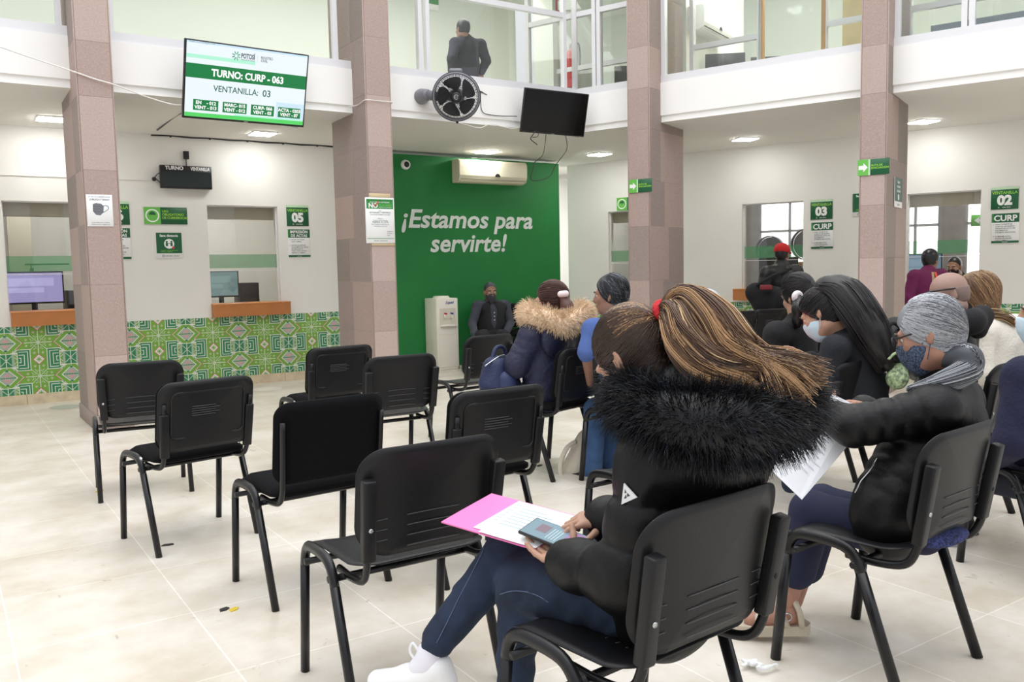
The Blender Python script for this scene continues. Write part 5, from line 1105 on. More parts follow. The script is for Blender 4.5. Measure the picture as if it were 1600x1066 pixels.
# jeans, socks, shoes
pj = pants_blob(J, r=(.094, .068, .046), end=.9, hips=False); pj.cap(J['hiL'], J['knL'], .098, .070, .03); pj.cap(J['knR'], J['knR']+(J['anR']-J['knR'])*.9, .064, .044, .02)
jo = blob_obj('jeans', pj, .0085, jeans, W, wob=(.005, 34)); seam = mat('seam_thread', srgb(96, 110, 140), .8)
for pts in ([(757, 857), (738, 895), (719, 931), (700, 970), (682, 1005)], [(781, 929), (800, 924), (822, 925), (842, 932), (858, 942)]):
    q_ = [surface_frame(jo, px, py, .0008) for px, py in pts]; q_ = [x.o for x in q_ if x is not None]
    if len(q_) > 2: b = MB(); b.tube(catmull(q_, 16), .0012, 4); b.build('seam', seam, jo)
sock = mat('white_sock', srgb(232, 230, 238), .85); shw = mat('white_leather', srgb(240, 240, 240), .45)
dR = unit(K(560, 1050, 2.5)-K(668, 1035, 2.44)); b = Blob(); b.cap(J['anR']-UP*.004, J['anR']-UP*.04, .036, .038, .01); b.cap(J['anR']-UP*.03, J['anR']-UP*.05+dR*.03, .036, .036, .02); blob_obj('sock', b, .005, sock, W)
so_ = shoe(W, J['anR']-UP*.05, dR, shw, 1.05, mat('sole_white', srgb(228, 228, 226), .6), .006)
b = MB(); pA = J['anR']-UP*.05; u_ = unit(UP-dR*(UP@dR)); r_ = np.cross(dR, u_)
for i in range(4): q = pA+dR*(.045+.022*i)+u_*(.004-.011*i); b.tube([q-r_*.03, q+u_*.008, q+r_*.03], .003, 6)
b.tube(catmull([pA+dR*.03+u_*.01, pA+dR*.05+u_*.05, pA+dR*.035+u_*.075, pA+dR*.02+u_*.04], 16), .0045, 6); b.build('shoelace', shw, so_)
shoe(W, J['anL']-UP*.0, fw, shw, 1.05, MATS['sole_white'], .007)
# hair: cap, combed strands and the long ponytail
tie = (0.05, -.62, .80); cap_r = (.081, .101, .095)
ho = blob_obj('hair', hair_cap(hc, hf, hu, 1.03, cap_r, cutp=(0, .058, -.03), cutn=(0, .95, -.30), low=-.135, lobe=.066), .005, hair_dk, W)
_f, _u, _r = axes(hf, hu); tp = K(1036, 490, 2.16); tie = np.stack([_r, _f, _u]) @ unit(tp-(hc+1.03*(-.014*_f+.034*_u))); chest_ = mat('hair_chestnut', srgb(70, 50, 39), .42); tn = unit(tie)
combed(ho, [hair_dk, chest_], [.6, .4], hc, hf, hu, 1.03, tie, 3600, lambda d: d[1] < .78 and not (d[1] > .35 and d[2] < -.35), jit=.05, r=(.0019, .0013))
combed(ho, [hair_br, hair_bl, chest_], [.40, .30, .30], hc, hf, hu, 1.03, tie, 2600, lambda d: d[1] < .78 and d@tn > .1 and d[2] > -.1, name='highlights', jit=.05, r=(.0020, .0014))
f_, u_, r_ = axes(hf, hu); tp = hc+1.02*(r_*.004+f_*(-.014-.066)+u_*(.034+.082))
tp = K(1038, 488, 2.17)
b = Blob()
for k in range(14): a = 2*math.pi*k/14; b.cap(tp+.024*(u_*.5-f_*.5)*0+.022*(r_*math.cos(a)+unit(u_-f_*.2)*math.sin(a)), tp+.022*(r_*math.cos(a+.45)+unit(u_-f_*.2)*math.sin(a+.45)), .0125, .0125, .006)
blob_obj('scrunchie', b, .004, mat('scrunchie_red', srgb(196, 34, 44), .8, bump=(90, .5)), W)
main = [tp, K(1073, 482, 2.14), K(1114, 524, 2.08), K(1152, 570, 2.02), K(1205, 605, 1.98), K(1262, 622, 1.97)]
B_ = Blob(); mc = catmull(main, 16); mr = np.interp(np.linspace(0, 1, 16), [0, .12, .35, .6, .8, 1], [.020, .030, .034, .026, .012, .005])
for i in range(15): B_.cap(mc[i], mc[i+1], mr[i], mr[i+1], .02)
po = blob_obj('ponytail', B_, .006, mat('hair_core', srgb(120, 88, 60), .45), W)
paths = []
bund = [([tp, K(1073, 478, 2.15), K(1118, 518, 2.09), K(1158, 566, 2.03)], [.022, .044, .064, .056, .034, .022], 1700),
        ([tp, K(1058, 494, 2.12), K(1080, 545, 2.06), K(1128, 590, 2.00)], [.020, .034, .046, .044, .030, .02], 1100), ([tp, K(1076, 474, 2.16), K(1120, 502, 2.12), K(1172, 556, 2.07)], [.02, .03, .036, .034, .03, .024], 500)]
ends = [K(1262, 618, 1.98), K(1240, 610, 2.05), K(1296, 590, 2.06), K(1215, 632, 1.95), K(1180, 622, 1.95), K(1236, 582, 2.08)]
wts = []
for ctl, prof, cnt in bund:
    ncl = max(8, cnt//20)
    for c_ in range(ncl):
        a = 2*math.pi*(c_+rng.uniform(0, .8))/ncl*1.618*5; q = math.sqrt(rng.uniform(.2, 1)); e = ends[rng.choice(6, p=[.28, .22, .14, .22, .04, .1])]+rng.normal(size=3)*.012; wmat = rng.choice(4, p=[.42, .34, .16, .08]); ph = rng.uniform(0, 6.28); am = rng.uniform(.3, 1.0)
        cc = catmull(ctl+[.45*ctl[-1]+.55*e+np.array([0, 0, .012]), e], 20); sq = np.linspace(0, 1, 20); R_ = np.interp(sq, [0, .12, .35, .6, .8, 1], prof)*q
        T = np.gradient(cc, axis=0); T /= np.linalg.norm(T, axis=1, keepdims=True); n1 = np.cross(T, UP); n1 /= np.linalg.norm(n1, axis=1, keepdims=True); n2 = np.cross(T, n1); wv = a+.35*np.sin(sq*4+ph)
        base_ = cc+R_[:, None]*(n1*np.cos(wv)[:, None]+n2*np.sin(wv)[:, None])+(sq**1.5*am*.012)[:, None]*np.stack([np.sin(sq*7+ph), np.cos(sq*6+ph), np.sin(sq*7.5+2*ph)], 1)
        for k_ in range(34):
            b1 = rng.uniform(0, 6.28); rr_ = math.sqrt(rng.uniform(0, 1))*np.interp(sq, [0, .15, .6, .85, 1], [.004, .010, .014, .014, .017]); st_ = base_+rr_[:, None]*(n1*math.cos(b1)+n2*math.sin(b1)); L_ = rng.uniform(.74, 1.0)**.7*np.linspace(0, 1, 20); paths.append(np.stack([np.interp(L_, sq, st_[:, q_]) for q_ in range(3)], 1)); wts.append(wmat if rng.uniform() < .8 else rng.choice(4))
PP, FF = strands(np.array(paths), .0017, .0006); mesh_np('ponytail_hair', PP, FF, [hair_br, hair_bl, hair_lt, hair_dk], po, True, np.repeat(np.array(wts), len(FF)//len(paths)))
# sleeve emblem
fr = surface_frame(ck, 984, 774, .004)
if fr is not None:
    t_ = MB(); t_.prism(fr, [(-.02, -.024), (.024, .0), (-.012, .026)], -.002, .002); em = t_.build('sleeve_emblem', mat('emblem_white', srgb(225, 226, 228), .4), W)
    t_ = MB(); t_.prism(fr, [(-.012, -.009), (-.004, -.006), (-.006, .002)], .002, .0026); t_.prism(fr, [(-.003, -.003), (.006, .001), (-.002, .006)], .002, .0026); t_.prism(fr, [(-.010, .004), (-.004, .006), (-.008, .013)], .002, .0026); t_.build('emblem_print', mat('emblem_grey', srgb(60, 62, 66), .5), em)
# folder, papers and phone on her lap
fx = unit(K(882, 801, 2.40)-K(768, 771, 2.53)); fz = unit(np.cross(fx, K(688, 815, 2.40)-K(768, 771, 2.53))); fz = fz if fz[2] > 0 else -fz; fy = np.cross(fz, fx)
fo_ = Fr(K(768, 771, 2.53), fx, fy, fz); Dv = K(688, 815, 2.40)-K(768, 771, 2.53); Dl = float(Dv@fy); Dx = float(Dv@fx); FL_ = .31
pink = mat('pink_folder', srgb(238, 120, 186), .35); t = thing('folder', K(768, 771, 2.53), 'bright pink folder with papers on the lap of the woman with a phone', 'folder')
b = MB(); b.prism(fo_, [(0, 0), (FL_, 0), (FL_+Dx, Dl), (Dx*.93+.0, Dl), (Dx*.6, Dl*.62)], -.004, 0); b.build('cover', pink, t); b = MB(); b.prism(fo_, [(Dx*.5+.1, Dl*.48), (Dx*.5+.13, Dl*.48), (Dx*.5+.13, Dl*.55), (Dx*.5+.1, Dl*.55)], .0, .0006); b.build('label_tab', mat('pink_pale', srgb(250, 190, 220), .4), t)
for k, (a0, a1, b0, b1, z, lab) in enumerate(((.10, .30, .03, .93, .001, 'white printed sheet lying on the pink folder under the phone'), (.13, .31, .10, 1.0, .003, 'second white sheet on top of the printed sheet, beside the phone'))):
    q = MB(); q.prism(fo_, [(a0+Dx*b0, Dl*b0), (a1+Dx*b0, Dl*b0), (a1+Dx*b1, Dl*b1), (a0+Dx*b1, Dl*b1)], z, z+.0012); t2 = thing('paper_sheet', fo_.p(.2, Dl/2, z), lab, 'paper'); q.build('sheet', wh_, t2)
    q = MB()
    for i in range(7): q.prism(fo_, [(a0+.012+Dx*(b0+.1+.08*i), Dl*(b0+.1+.08*i)), (a0+.09+.03*(i % 3)+Dx*(b0+.1+.08*i), Dl*(b0+.1+.08*i)), (a0+.09+.03*(i % 3)+Dx*(b0+.115+.08*i), Dl*(b0+.115+.08*i)), (a0+.012+Dx*(b0+.115+.08*i), Dl*(b0+.115+.08*i))], z+.0012, z+.0015)
    q.build('printing', mat('pale_print', srgb(150, 180, 190), .6), t2)
pc = onlap(866, 837, .024); ph_x = unit(onlap(924, 845)-onlap(836, 812)); ph_z = unit(fz); ph_y = unit(np.cross(ph_z, ph_x)); ph_z = np.cross(ph_x, ph_y); pf = Fr(pc, ph_x, ph_y, ph_z)
t = thing('phone', pc, 'black phone with a lit screen in the hands of the woman with the folder', 'phone'); b = MB(); b.rbox(pf, -.09, .09, -.042, .042, -.005, .005, .004); b.build('case', dk, t)
b = MB(); b.quad(pf, -.085, .085, -.038, .038, .0053, 0); b.quad(pf, .035, .08, -.034, .034, .0056, 1); b.quad(pf, -.055, -.02, -.012, .022, .0056, 2)
for i in range(4): b.quad(pf, -.01+.009*i, -.007+.009*i, -.028, .02, .0056, 3)
b.build('screen', [emi('phone_blue', (112, 142, 156), 0.47), emi('phone_violet', (150, 112, 160), 0.47), emi('phone_red', (126, 104, 118), 0.42), emi('phone_line', (180, 204, 210), 0.47)], t)
# ---- generic seated or standing figure from joints seen in the photograph
def figure(label, J, hf, hu, s=1.0, skin=SK, top=None, topm=None, pants=None, hair=None, group=None, vox=.011, hands=None, shoes=None, face=True, body_legs=True, ear=True, base=None, hv=None, fat=1.0):
    fw = J['fw']; t = person(base if base is not None else (J['pel'][0], J['pel'][1], 0), label, group); hc = J['hc']
    hb = head_blob(hc, hf, hu, s, ear, fat); hb.cap(hc-unit(hf)*.03*s-unit(hu)*.07*s, J['nek'], .05*s, .056*s, .03)
    bl = [(limbs_blob(J, s, legs=body_legs), max(vox, .012)), (hb, hv or min(vox, .008))]
    for h in (hands or []): bl.append((h, .0042 if vox < .012 else .006))
    blob_obj('body', bl, vox, skin, t)
    if face: face_parts(t, hc, hf, hu, s)
    tops = blob_obj(top[2] if len(top) > 2 else 'jacket', top[0], top[1], topm, t, wob=(.004, 20)) if top else None
    if pants: blob_obj(pants[2] if len(pants) > 2 else 'trousers', pants[0], vox, pants[1], t, wob=(.003, 22))
    if shoes:
        for an, d, m in shoes: shoe(t, an, d, m, s, None, vox)
    return t, tops
def frame_at(c): # basic directions of a chair heading c
    return np.array([-math.sin(c), math.cos(c), 0]), np.array([math.cos(c), math.sin(c), 0])
dksho = mat('dark_shoe', srgb(30, 28, 28), .5); surg = mat('surgical_mask', srgb(196, 216, 228), .8); bkmask = mat('black_mask', srgb(30, 31, 34), .85); greymask = mat('grey_mask', srgb(62, 62, 66), .85)
# ---- grey-haired woman
fw, rt = frame_at(.088); hc = K(1452, 522, 2.93); hf = unit(fw*.88+UP*-.34-rt*.25); hu = unit(UP*.93+fw*.36)
J = dict(fw=fw, hc=hc, pel=np.array([2.59, 1.70, .565])+rt*.0-fw*.06, che=K(1470, 680, 2.93), nek=K(1478, 585, 2.96), shL=K(1462, 640, 2.76), elL=K(1332, 667, 2.80), wrL=K(1300, 650, 2.98), shR=K(1500, 625, 3.10), elR=K(1420, 690, 3.3), wrR=K(1350, 640, 3.18),
         hiL=K(1400, 838, 2.86), knL=K(1268, 800, 3.10), anL=K(1228, 945, 3.10), hiR=K(1440, 830, 3.03), knR=K(1285, 790, 3.25), anR=K(1240, 940, 3.3))
hands = [hand_blob(J['wrL'], K(1284, 642, 3.06)-J['wrL'], rt-UP*.2, UP, .9, (.5, .5, .55, .6)), hand_blob(J['wrR'], K(1325, 622, 3.1)-J['wrR'], -UP-rt*.3, -rt, .9, (.5, .55, .6, .6))]
tb = top_blob(J, pad=.012, puff=(.010, .06), hem=J['pel']-UP*.045+rt*.0, k=1.06, sleeve=(.062, .056, .042), shr=.07); tb.cap(J['che'], J['nek'], .13, .075, .05); tb.cap(J['nek']-UP*.02, J['nek']+UP*.035, .075, .07, .02)
pb = pants_blob(J, r=(.082, .075, .072), end=.62, hips=False)
O, ob = figure('grey-haired woman in a black quilted jacket holding a white document', J, hf, hu, .98, SK4, (tb, .008), blk_puff, (pb, mat('navy_trousers', srgb(30, 34, 62), .85)), vox=.008, hands=hands, hv=.0055)
mask_obj(O, hc, hf, hu, .98, mat('speckled_mask', srgb(70, 82, 104), .85, noise=(160, .9, 2)), vox=.0045)
ho = blob_obj('hair', hair_cap(hc, hf, hu, 1.0, (.085, .107, .099), cutp=(0, .05, .0), cutn=(0, .88, -.48), low=-.11), .006, hair_g2, O)
combed(ho, [hair_g1, hair_g2], [.75, .25], hc, hf, hu, 1.0, (.25, -.80, -.62), 2600, lambda d: d[1] > -.05 and d[1] < .8 and not (d[1] > .15 and d[2] < -.2), jit=.05, seg=10, r=(.0016, .0011))
combed(ho, [hair_g1, hair_g2, hair_g3], [.16, .44, .40], hc, hf, hu, 1.0, (.25, -.80, -.62), 2600, lambda d: d[1] < .05, jit=.05, seg=10, r=(.0017, .0012), name='back_hair')
tail = [K(1482, 560, 2.88), K(1512, 556, 2.83), K(1515, 575, 2.82), K(1488, 592, 2.80), K(1452, 606, 2.78), K(1425, 612, 2.80)]
mc = catmull(tail, 14); b = Blob()
for i in range(13): b.cap(mc[i], mc[i+1], np.interp(i/13, [0, .2, .6, 1], [.036, .036, .03, .010]), np.interp((i+1)/13, [0, .2, .6, 1], [.036, .036, .03, .010]), .02)
po = blob_obj('low_ponytail', b, .006, hair_g3, O); paths = []
for _ in range(700):
    a = rng.uniform(0, 6.28); cc = catmull(tail, 12); T = np.gradient(cc, axis=0); T /= np.linalg.norm(T, axis=1, keepdims=True); n1 = unit(np.cross(T[5], UP)); n2 = np.cross(T[5], n1); R_ = np.interp(np.linspace(0, 1, 12), [0, .2, .6, 1], [.038, .039, .034, .016]); w_ = a+np.linspace(0, 1.6, 12); paths.append(cc+R_[:, None]*(n1*np.cos(w_)[:, None]+n2*np.sin(w_)[:, None])+rng.normal(size=3)*.003)
strand_obj('ponytail_hair', np.array(paths), .0024, .0008, [hair_g1, hair_g2, hair_g3], po, [.25, .4, .35])
f_, u_, r_ = axes(hf, hu); q = MB(); p = lambda x, y, z: hc+.98*(r_*x+f_*y+u_*z); q.tube([p(-.08, -.02, .01), p(-.072, .06, .012), p(-.06, .095, .012)], .003, 6)
for x in (-.033, .033): q.tube([p(x+.024*math.cos(a), .112-.3*abs(x)*.1, .002+.02*math.sin(a)) for a in np.linspace(0, 6.28, 16)[:-1]], .002, 5, closed=True)
q.tube([p(-.009, .114, .006), p(.009, .114, .006)], .002, 5); q.build('spectacles', mat('dark_rim', srgb(40, 36, 36), .4), O)
b = Blob(); b.ell(J['pel']-fw*.16-UP*.10+rt*.03, (.13, .05, .022), (rt, fw, UP), .02); blob_obj('dotted_blouse_hem', b, .008, mat('dotted_navy', srgb(38, 44, 88), .85, noise=(120, .9, 1)), O)
fr = surface_frame(ob, 1353, 745, .003)
if fr is not None: q = MB(); q.tube([fr.p(.005, -.065), fr.p(-.004, -.02), fr.p(.004, .02), fr.p(.0, .07)], .003, 6); q.build('pocket_zip', steel, O)
b = Blob(); b.chain([J['knL'], J['anL']], [.05, .036], .02); blob_obj('bare_shin', b, .008, SK4, O)
sand = mat('beige_sandal', srgb(196, 184, 164), .5); d = unit(K(1185, 972, 3.12)-K(1232, 972, 3.1)); fa = K(1228, 950, 3.10)
b = Blob(); b.cap(fa-d*.02-UP*.02, fa+d*.12-UP*.045, .036, .028, .02); b.cap(fa, fa-UP*.02, .034, .036, .02); blob_obj('foot', b, .006, SK4, O)
u_ = UP; r_ = np.cross(d, u_); sf_ = Fr(fa-UP*.085, d, r_, u_); q = MB(); q.prism(sf_, [(-.07, -.035), (.0, -.038), (.1, -.045), (.17, -.03), (.185, 0), (.17, .03), (.1, .045), (0, .038), (-.07, .035), (-.085, 0)], -.005, .03); so = q.build('sandal', sand, O)
for pts in (((-.05, -.042, .03), (-.04, -.04, .09), (-.02, 0, .12), (-.04, .04, .09), (-.05, .042, .03)), ((.0, -.042, .03), (.02, -.03, .085), (.03, 0, .10), (.02, .03, .085), (0, .042, .03)), ((.1, -.045, .03), (.1, -.025, .055), (.1, 0, .062), (.1, .025, .055), (.1, .045, .03))):
    q = MB(); q.tube([sf_.p(*c) for c in catmull(pts, 14)], .011, 6, flat=(d, 1.0)); q.build('strap', sand, so)
q = MB(); q.tube([sf_.p(.0+.014*math.cos(a), -.05, .07+.014*math.sin(a)) for a in np.linspace(0, 6.28, 14)[:-1]], .0025, 5, closed=True); q.build('buckle', steel, so)
t = thing('document', K(1270, 700, 3.0), 'large white document held by the grey-haired woman', 'paper'); A_, B_, C_, D_ = K(1304, 618, 3.05), K(1338, 640, 3.02), K(1253, 780, 2.98), K(1216, 738, 3.02)
cs = [K(1301, 616, 2.98), K(1338, 634, 2.95), K(1322, 700, 2.90), K(1253, 781, 2.84), K(1205, 735, 2.88), K(1232, 695, 2.93)]
q = MB(); nn = unit(np.cross(cs[1]-cs[0], cs[3]-cs[0])); q.add([c for c in cs]+[c+nn*.002 for c in cs], [tuple(range(6)), tuple(range(11, 5, -1))]+[(i, (i+1) % 6, 6+(i+1) % 6, 6+i) for i in range(6)]); q.build('sheet', mat('paper_white', srgb(238, 240, 244), .7), t)
fp_ = Fr((cs[0]+cs[3])/2-nn*.004*np.sign(nn@CF), unit(cs[3]-cs[4]), unit(cs[0]-cs[4])); q = MB()
for i in range(9): q.quad(fp_, -.04+.008*i*0, .03+.01*(i % 3), -.1+.022*i, -.097+.022*i, 0)
q.build('printing', mat('faint_print', srgb(205, 208, 214), .7), t)
# ---- girl with long black hair
hairsh = mat('hair_black_sheen', srgb(58, 52, 54), .35)
fw, rt = frame_at(.034); hc = K(1283, 490, 4.62); hf = unit(fw*.80-UP*.55-rt*.25); hu = unit(UP*.85+fw*.52)
J = dict(fw=fw, hc=hc, pel=K(1355, 650, 4.58), che=K(1335, 568, 4.58), nek=K(1312, 520, 4.6), shL=K(1305, 545, 4.42), elL=K(1285, 615, 4.42), wrL=K(1245, 575, 4.65), shR=K(1345, 545, 4.78), elR=K(1290, 580, 4.9), wrR=K(1266, 562, 4.8),
         hiL=K(1340, 660, 4.5), knL=K(1240, 655, 4.8), anL=K(1235, 760, 4.8), hiR=K(1365, 655, 4.65), knR=K(1262, 650, 4.95), anR=K(1262, 750, 4.95))
hands = [hand_blob(J['wrR'], K(1244, 547, 4.82)-J['wrR'], -UP-fw*.2, -rt, .95, (.2, .3, .5, .7), .12)]
tb = top_blob(J, k=.98, sleeve=(.066, .058, .048)); pb = pants_blob(J)
G, _ = figure('girl with long loose black hair and a blue mask reading a red folder', J, hf, hu, 1.02, SK, (tb, .010, 'sweater'), mat('black_sweater', srgb(28, 30, 36), .9, bump=(80, .2)), (pb, jeans), hands=hands, vox=.010, hv=.007)
mask_obj(G, hc, hf, hu, 1.02, surg, vox=.006)
def _ext(b, p): pass
ho = blob_obj('hair', hair_cap(hc, hf, hu, 1.03, (.088, .110, .104), cutp=(0, .045, .01), cutn=(0, .85, -.52), low=-.09), .008, hair_blk, G)
combed(ho, [hair_blk, hairsh], [.72, .28], hc, hf, hu, 1.03, (.15, -.97, .2), 900, lambda d: d[1] < .8, jit=.06)
sp = [K(1290, 450, 4.62), K(1318, 458, 4.55), K(1345, 490, 4.45), K(1368, 530, 4.42), K(1388, 572, 4.42)]; mc = catmull(sp, 14); b = Blob()
for i in range(13): b.cap(mc[i], mc[i+1], np.interp(i/13, [0, .3, .7, 1], [.06, .085, .075, .03]), np.interp((i+1)/13, [0, .3, .7, 1], [.06, .085, .075, .03]), .03)
lo_ = blob_obj('long_hair', b, .010, hair_blk, G); paths = []
for _ in range(700):
    a = rng.uniform(0, 6.28); q_ = rng.uniform(.9, 1.12); cc = catmull(sp, 12); T = np.gradient(cc, axis=0); T /= np.linalg.norm(T, axis=1, keepdims=True); n1 = unit(np.cross(T[5], UP)); n2 = np.cross(T[5], n1); R_ = np.interp(np.linspace(0, 1, 12), [0, .3, .7, 1], [.062, .088, .08, .05])*q_; paths.append(cc+R_[:, None]*(n1*math.cos(a)+n2*math.sin(a))+rng.normal(size=3)*.004)
strand_obj('hair_strands', np.array(paths), .003, .0012, [hair_blk, hairsh], lo_, [.7, .3])
t = thing('red_folder', K(1220, 550, 4.85), 'red folder with white pages on the lap of the girl with long black hair', 'folder'); a_, b_, c_ = K(1175, 528, 5.0), K(1262, 580, 4.72), K(1215, 590, 4.6); ff_ = Fr(a_, unit(b_-a_), unit(np.cross(np.cross(b_-a_, c_-a_), b_-a_))); q = MB(); q.box(ff_, 0, .36, 0, .26, -.004, 0); q.build('cover', mat('red_cover', srgb(222, 72, 70), .5), t); q = MB(); q.box(ff_, .03, .35, .01, .25, .001, .005); q.build('pages', wh_, t)
# ---- woman with the white scrunchie
fw, rt = frame_at(.0); hc = K(1247, 463, 5.25); hf = unit(fw*.93-UP*.3+rt*.2); hu = unit(UP*.95+fw*.3)
J = dict(fw=fw, hc=hc, pel=K(1248, 610, 5.25), che=K(1240, 540, 5.25), nek=K(1247, 500, 5.25), shL=K(1213, 522, 5.1), elL=K(1200, 575, 5.1), wrL=K(1205, 600, 5.35), shR=K(1272, 518, 5.35), elR=K(1285, 570, 5.4), wrR=K(1255, 590, 5.6), hiL=K(1235, 615, 5.2), knL=K(1180, 610, 5.55), anL=K(1180, 700, 5.6), hiR=K(1262, 612, 5.3), knR=K(1210, 606, 5.7), anR=K(1210, 690, 5.7))
P5, _ = figure('woman in black with a white scrunchie in her black hair', J, hf, hu, 1.02, SK, (top_blob(J, k=.95, pad=.005), .011, 'sweater'), blk_cloth, (pants_blob(J), blk_cloth), vox=.012, hv=.008)
ho = blob_obj('hair', hair_cap(hc, hf, hu, 1.03, (.088, .112, .104), cutp=(0, .05, .0), cutn=(0, .9, -.42), low=-.1), .008, hair_blk, P5)
b = Blob(); b.chain([K(1246, 466, 5.10), K(1250, 482, 5.06), K(1248, 500, 5.08), K(1244, 512, 5.1)], [.03, .045, .038, .012], .02); blob_obj('ponytail', b, .009, hair_blk, ho and P5)
b = Blob()
for k in range(12): a = 6.283*k/12; b.cap(K(1246, 464, 5.09)+.026*(rt*math.cos(a)+UP*math.sin(a)*.8), K(1246, 464, 5.09)+.026*(rt*math.cos(a+.5)+UP*math.sin(a+.5)*.8), .017, .017, .004)
blob_obj('scrunchie', b, .006, mat('scrunchie_white', srgb(222, 214, 214), .85), P5)
combed(ho, [hair_blk, hairsh], [.7, .3], hc, hf, hu, 1.03, (0, -.95, .05), 700, lambda d: d[1] < .7, jit=.04)
# ---- man in the grey cap
fw, rt = frame_at(.0); hc = K(1100, 482, 5.9); hf = unit(fw*.95-UP*.1-rt*.35); hu = UP
J = dict(fw=fw, hc=hc, pel=K(1105, 640, 5.9), che=K(1104, 556, 5.9), nek=K(1102, 518, 5.9), shL=K(1072, 540, 5.8), elL=K(1065, 600, 5.8), wrL=K(1060, 625, 6.0), shR=K(1135, 536, 6.0), elR=K(1140, 595, 6.0), wrR=K(1120, 620, 6.2), hiL=K(1095, 645, 5.85), knL=K(1045, 640, 6.2), anL=K(1045, 730, 6.2), hiR=K(1120, 640, 5.95), knR=K(1075, 636, 6.3), anR=K(1075, 724, 6.3))
P6, _ = figure('man in a pale grey cap mostly hidden behind the blond ponytail', J, hf, hu, 1.02, SK2, (top_blob(J), .012), blk_cloth, (pants_blob(J), blk_cloth), vox=.012)
blob_obj('hair', hair_cap(hc, hf, hu, 1.0, (.083, .105, .09), low=-.06), .009, hair_blk, P6)
f_, u_, r_ = axes(hf, hu); A = (r_, f_, u_); b = Blob(); b.ell(hc+u_*.045-f_*.012, (.092, .108, .092), A); b.cut(hc+u_*.005, -u_); co = blob_obj('cap', b, .007, mat('cap_grey', srgb(186, 190, 200), .85, bump=(60, .2)), P6)
b = Blob(); b.ell(hc+u_*.052+f_*.03, (.088, .095, .088), A); b.cut(hc+u_*.03+f_*.012, -f_*1.0-u_*.15); blob_obj('front_panel', b, .006, mat('cap_dark', srgb(54, 54, 60), .85), P6); b = Blob(); b.ell(hc+u_*.03+f_*.12, (.075, .07, .012), A); blob_obj('cap_brim', b, .006, MATS['cap_dark'], P6)
q = MB(); q.ball(hc+u_*.14-f_*.012, .008); q.build('cap_button', MATS['cap_dark'], P6)
# ---- man in the blue T-shirt with the tote bag
fw, rt = frame_at(.22); hc = K(954, 461, 5.45); hf = unit(fw*.9-rt*.35-UP*.08); hu = UP
J = dict(fw=fw, hc=hc, pel=K(985, 632, 5.45), che=K(960, 540, 5.42), nek=K(957, 497, 5.44), shL=K(926, 515, 5.3), elL=K(916, 552, 5.25), wrL=K(922, 600, 5.5), shR=K(996, 510, 5.6), elR=K(1010, 570, 5.6), wrR=K(975, 600, 5.8), hiL=K(975, 640, 5.35), knL=K(930, 640, 5.65), anL=K(925, 738, 5.60), hiR=K(1000, 635, 5.5), knR=K(950, 632, 5.8), anR=K(955, 725, 5.8))
P7, _ = figure('man in a blue T-shirt and jeans seen from behind', J, hf, hu, .97, SK2, (top_blob(J, end=0, k=1.02, sleeve=(.058, .056, .05)), .010, 'shirt'), mat('blue_shirt', srgb(74, 98, 156), .9, bump=(30, .2)), (pants_blob(J, r=(.09, .074, .066)), jeans2), vox=.010, shoes=[(J['anL']-UP*.0, unit(fw-rt*.3), dksho)])
ho = blob_obj('hair', hair_cap(hc, hf, hu, 1.02, (.084, .106, .100), cutp=(0, .045, .01), cutn=(0, .85, -.52), low=-.075), .008, mat('hair_salt', srgb(44, 44, 48), .5), P7)
combed(ho, [hair_g3, hair_blk, hair_g2], [.4, .45, .15], hc, hf, hu, 1.02, (.1, -.6, -.8), 2200, lambda d: d[1] < .7, name='hair_tufts', jit=.2, seg=5, end=.3, r=(.0013, .0008))
t = thing('tote_bag', K(890, 745, 5.75), 'cream canvas tote bag on the floor by the legs of the man in jeans', 'bag'); b = Blob(); b.cap(K(902, 733, 5.78), K(918, 690, 5.80), .10, .085, .05); b.cap(K(902, 738, 5.78), K(965, 690, 5.95), .08, .09, .05); tm = mat('canvas', srgb(222, 212, 192), .9, bump=(70, .25)); blob_obj('bag_body', b, .01, tm, t, wob=(.008, 14)); q = MB(); q.tube(catmull([K(900, 690, 5.70), K(886, 700, 5.66), K(876, 724, 5.64), K(878, 748, 5.64), K(890, 752, 5.68)], 24), .016, 8, flat=(CF, .4)); q.build('handle', tm, t)
# ---- woman in the navy fur-hooded coat
fw, rt = frame_at(.275); hc = K(861, 471, 5.72); hf = unit(fw*.96-rt*.22-UP*.12); hu = unit(UP+fw*.1)
J = dict(fw=fw, hc=hc, pel=K(852, 606, 5.70), che=K(858, 545, 5.70), nek=K(863, 502, 5.70), shL=K(832, 525, 5.58), elL=K(806, 572, 5.55), wrL=K(790, 574, 5.72), shR=K(895, 520, 5.85), elR=K(880, 580, 5.95), wrR=K(830, 585, 5.98), hiL=K(838, 622, 5.62), knL=K(775, 618, 5.9), anL=K(772, 706, 5.95), hiR=K(862, 618, 5.75), knR=K(800, 612, 6.0), anR=K(800, 700, 6.05))
tb = top_blob(J, pad=.022, puff=(.005, .055), hem=J['pel']-UP*.02, k=1.06, sleeve=(.066, .06, .048))
P8, _ = figure('woman with brown hair in a navy coat with a beige fur hood', J, hf, hu, 1.0, SK3, (tb, .011, 'coat'), navy_puff, (pants_blob(J), blk_cloth), vox=.011, hv=.008, shoes=[(J['anL'], fw, dksho), (J['anR'], fw, dksho)], hands=[hand_blob(J['wrL'], fw-rt*.2-UP*.1, -UP, rt, .95)])
hoo = blob_obj('hair', hair_cap(hc, hf, hu, 1.04, (.087, .108, .101), cutp=(0, .045, .01), cutn=(0, .85, -.52), low=-.1), .008, mat('hair_auburn', srgb(70, 42, 36), .45), P8); aub = mat('hair_auburn_light', srgb(86, 52, 44), .45)
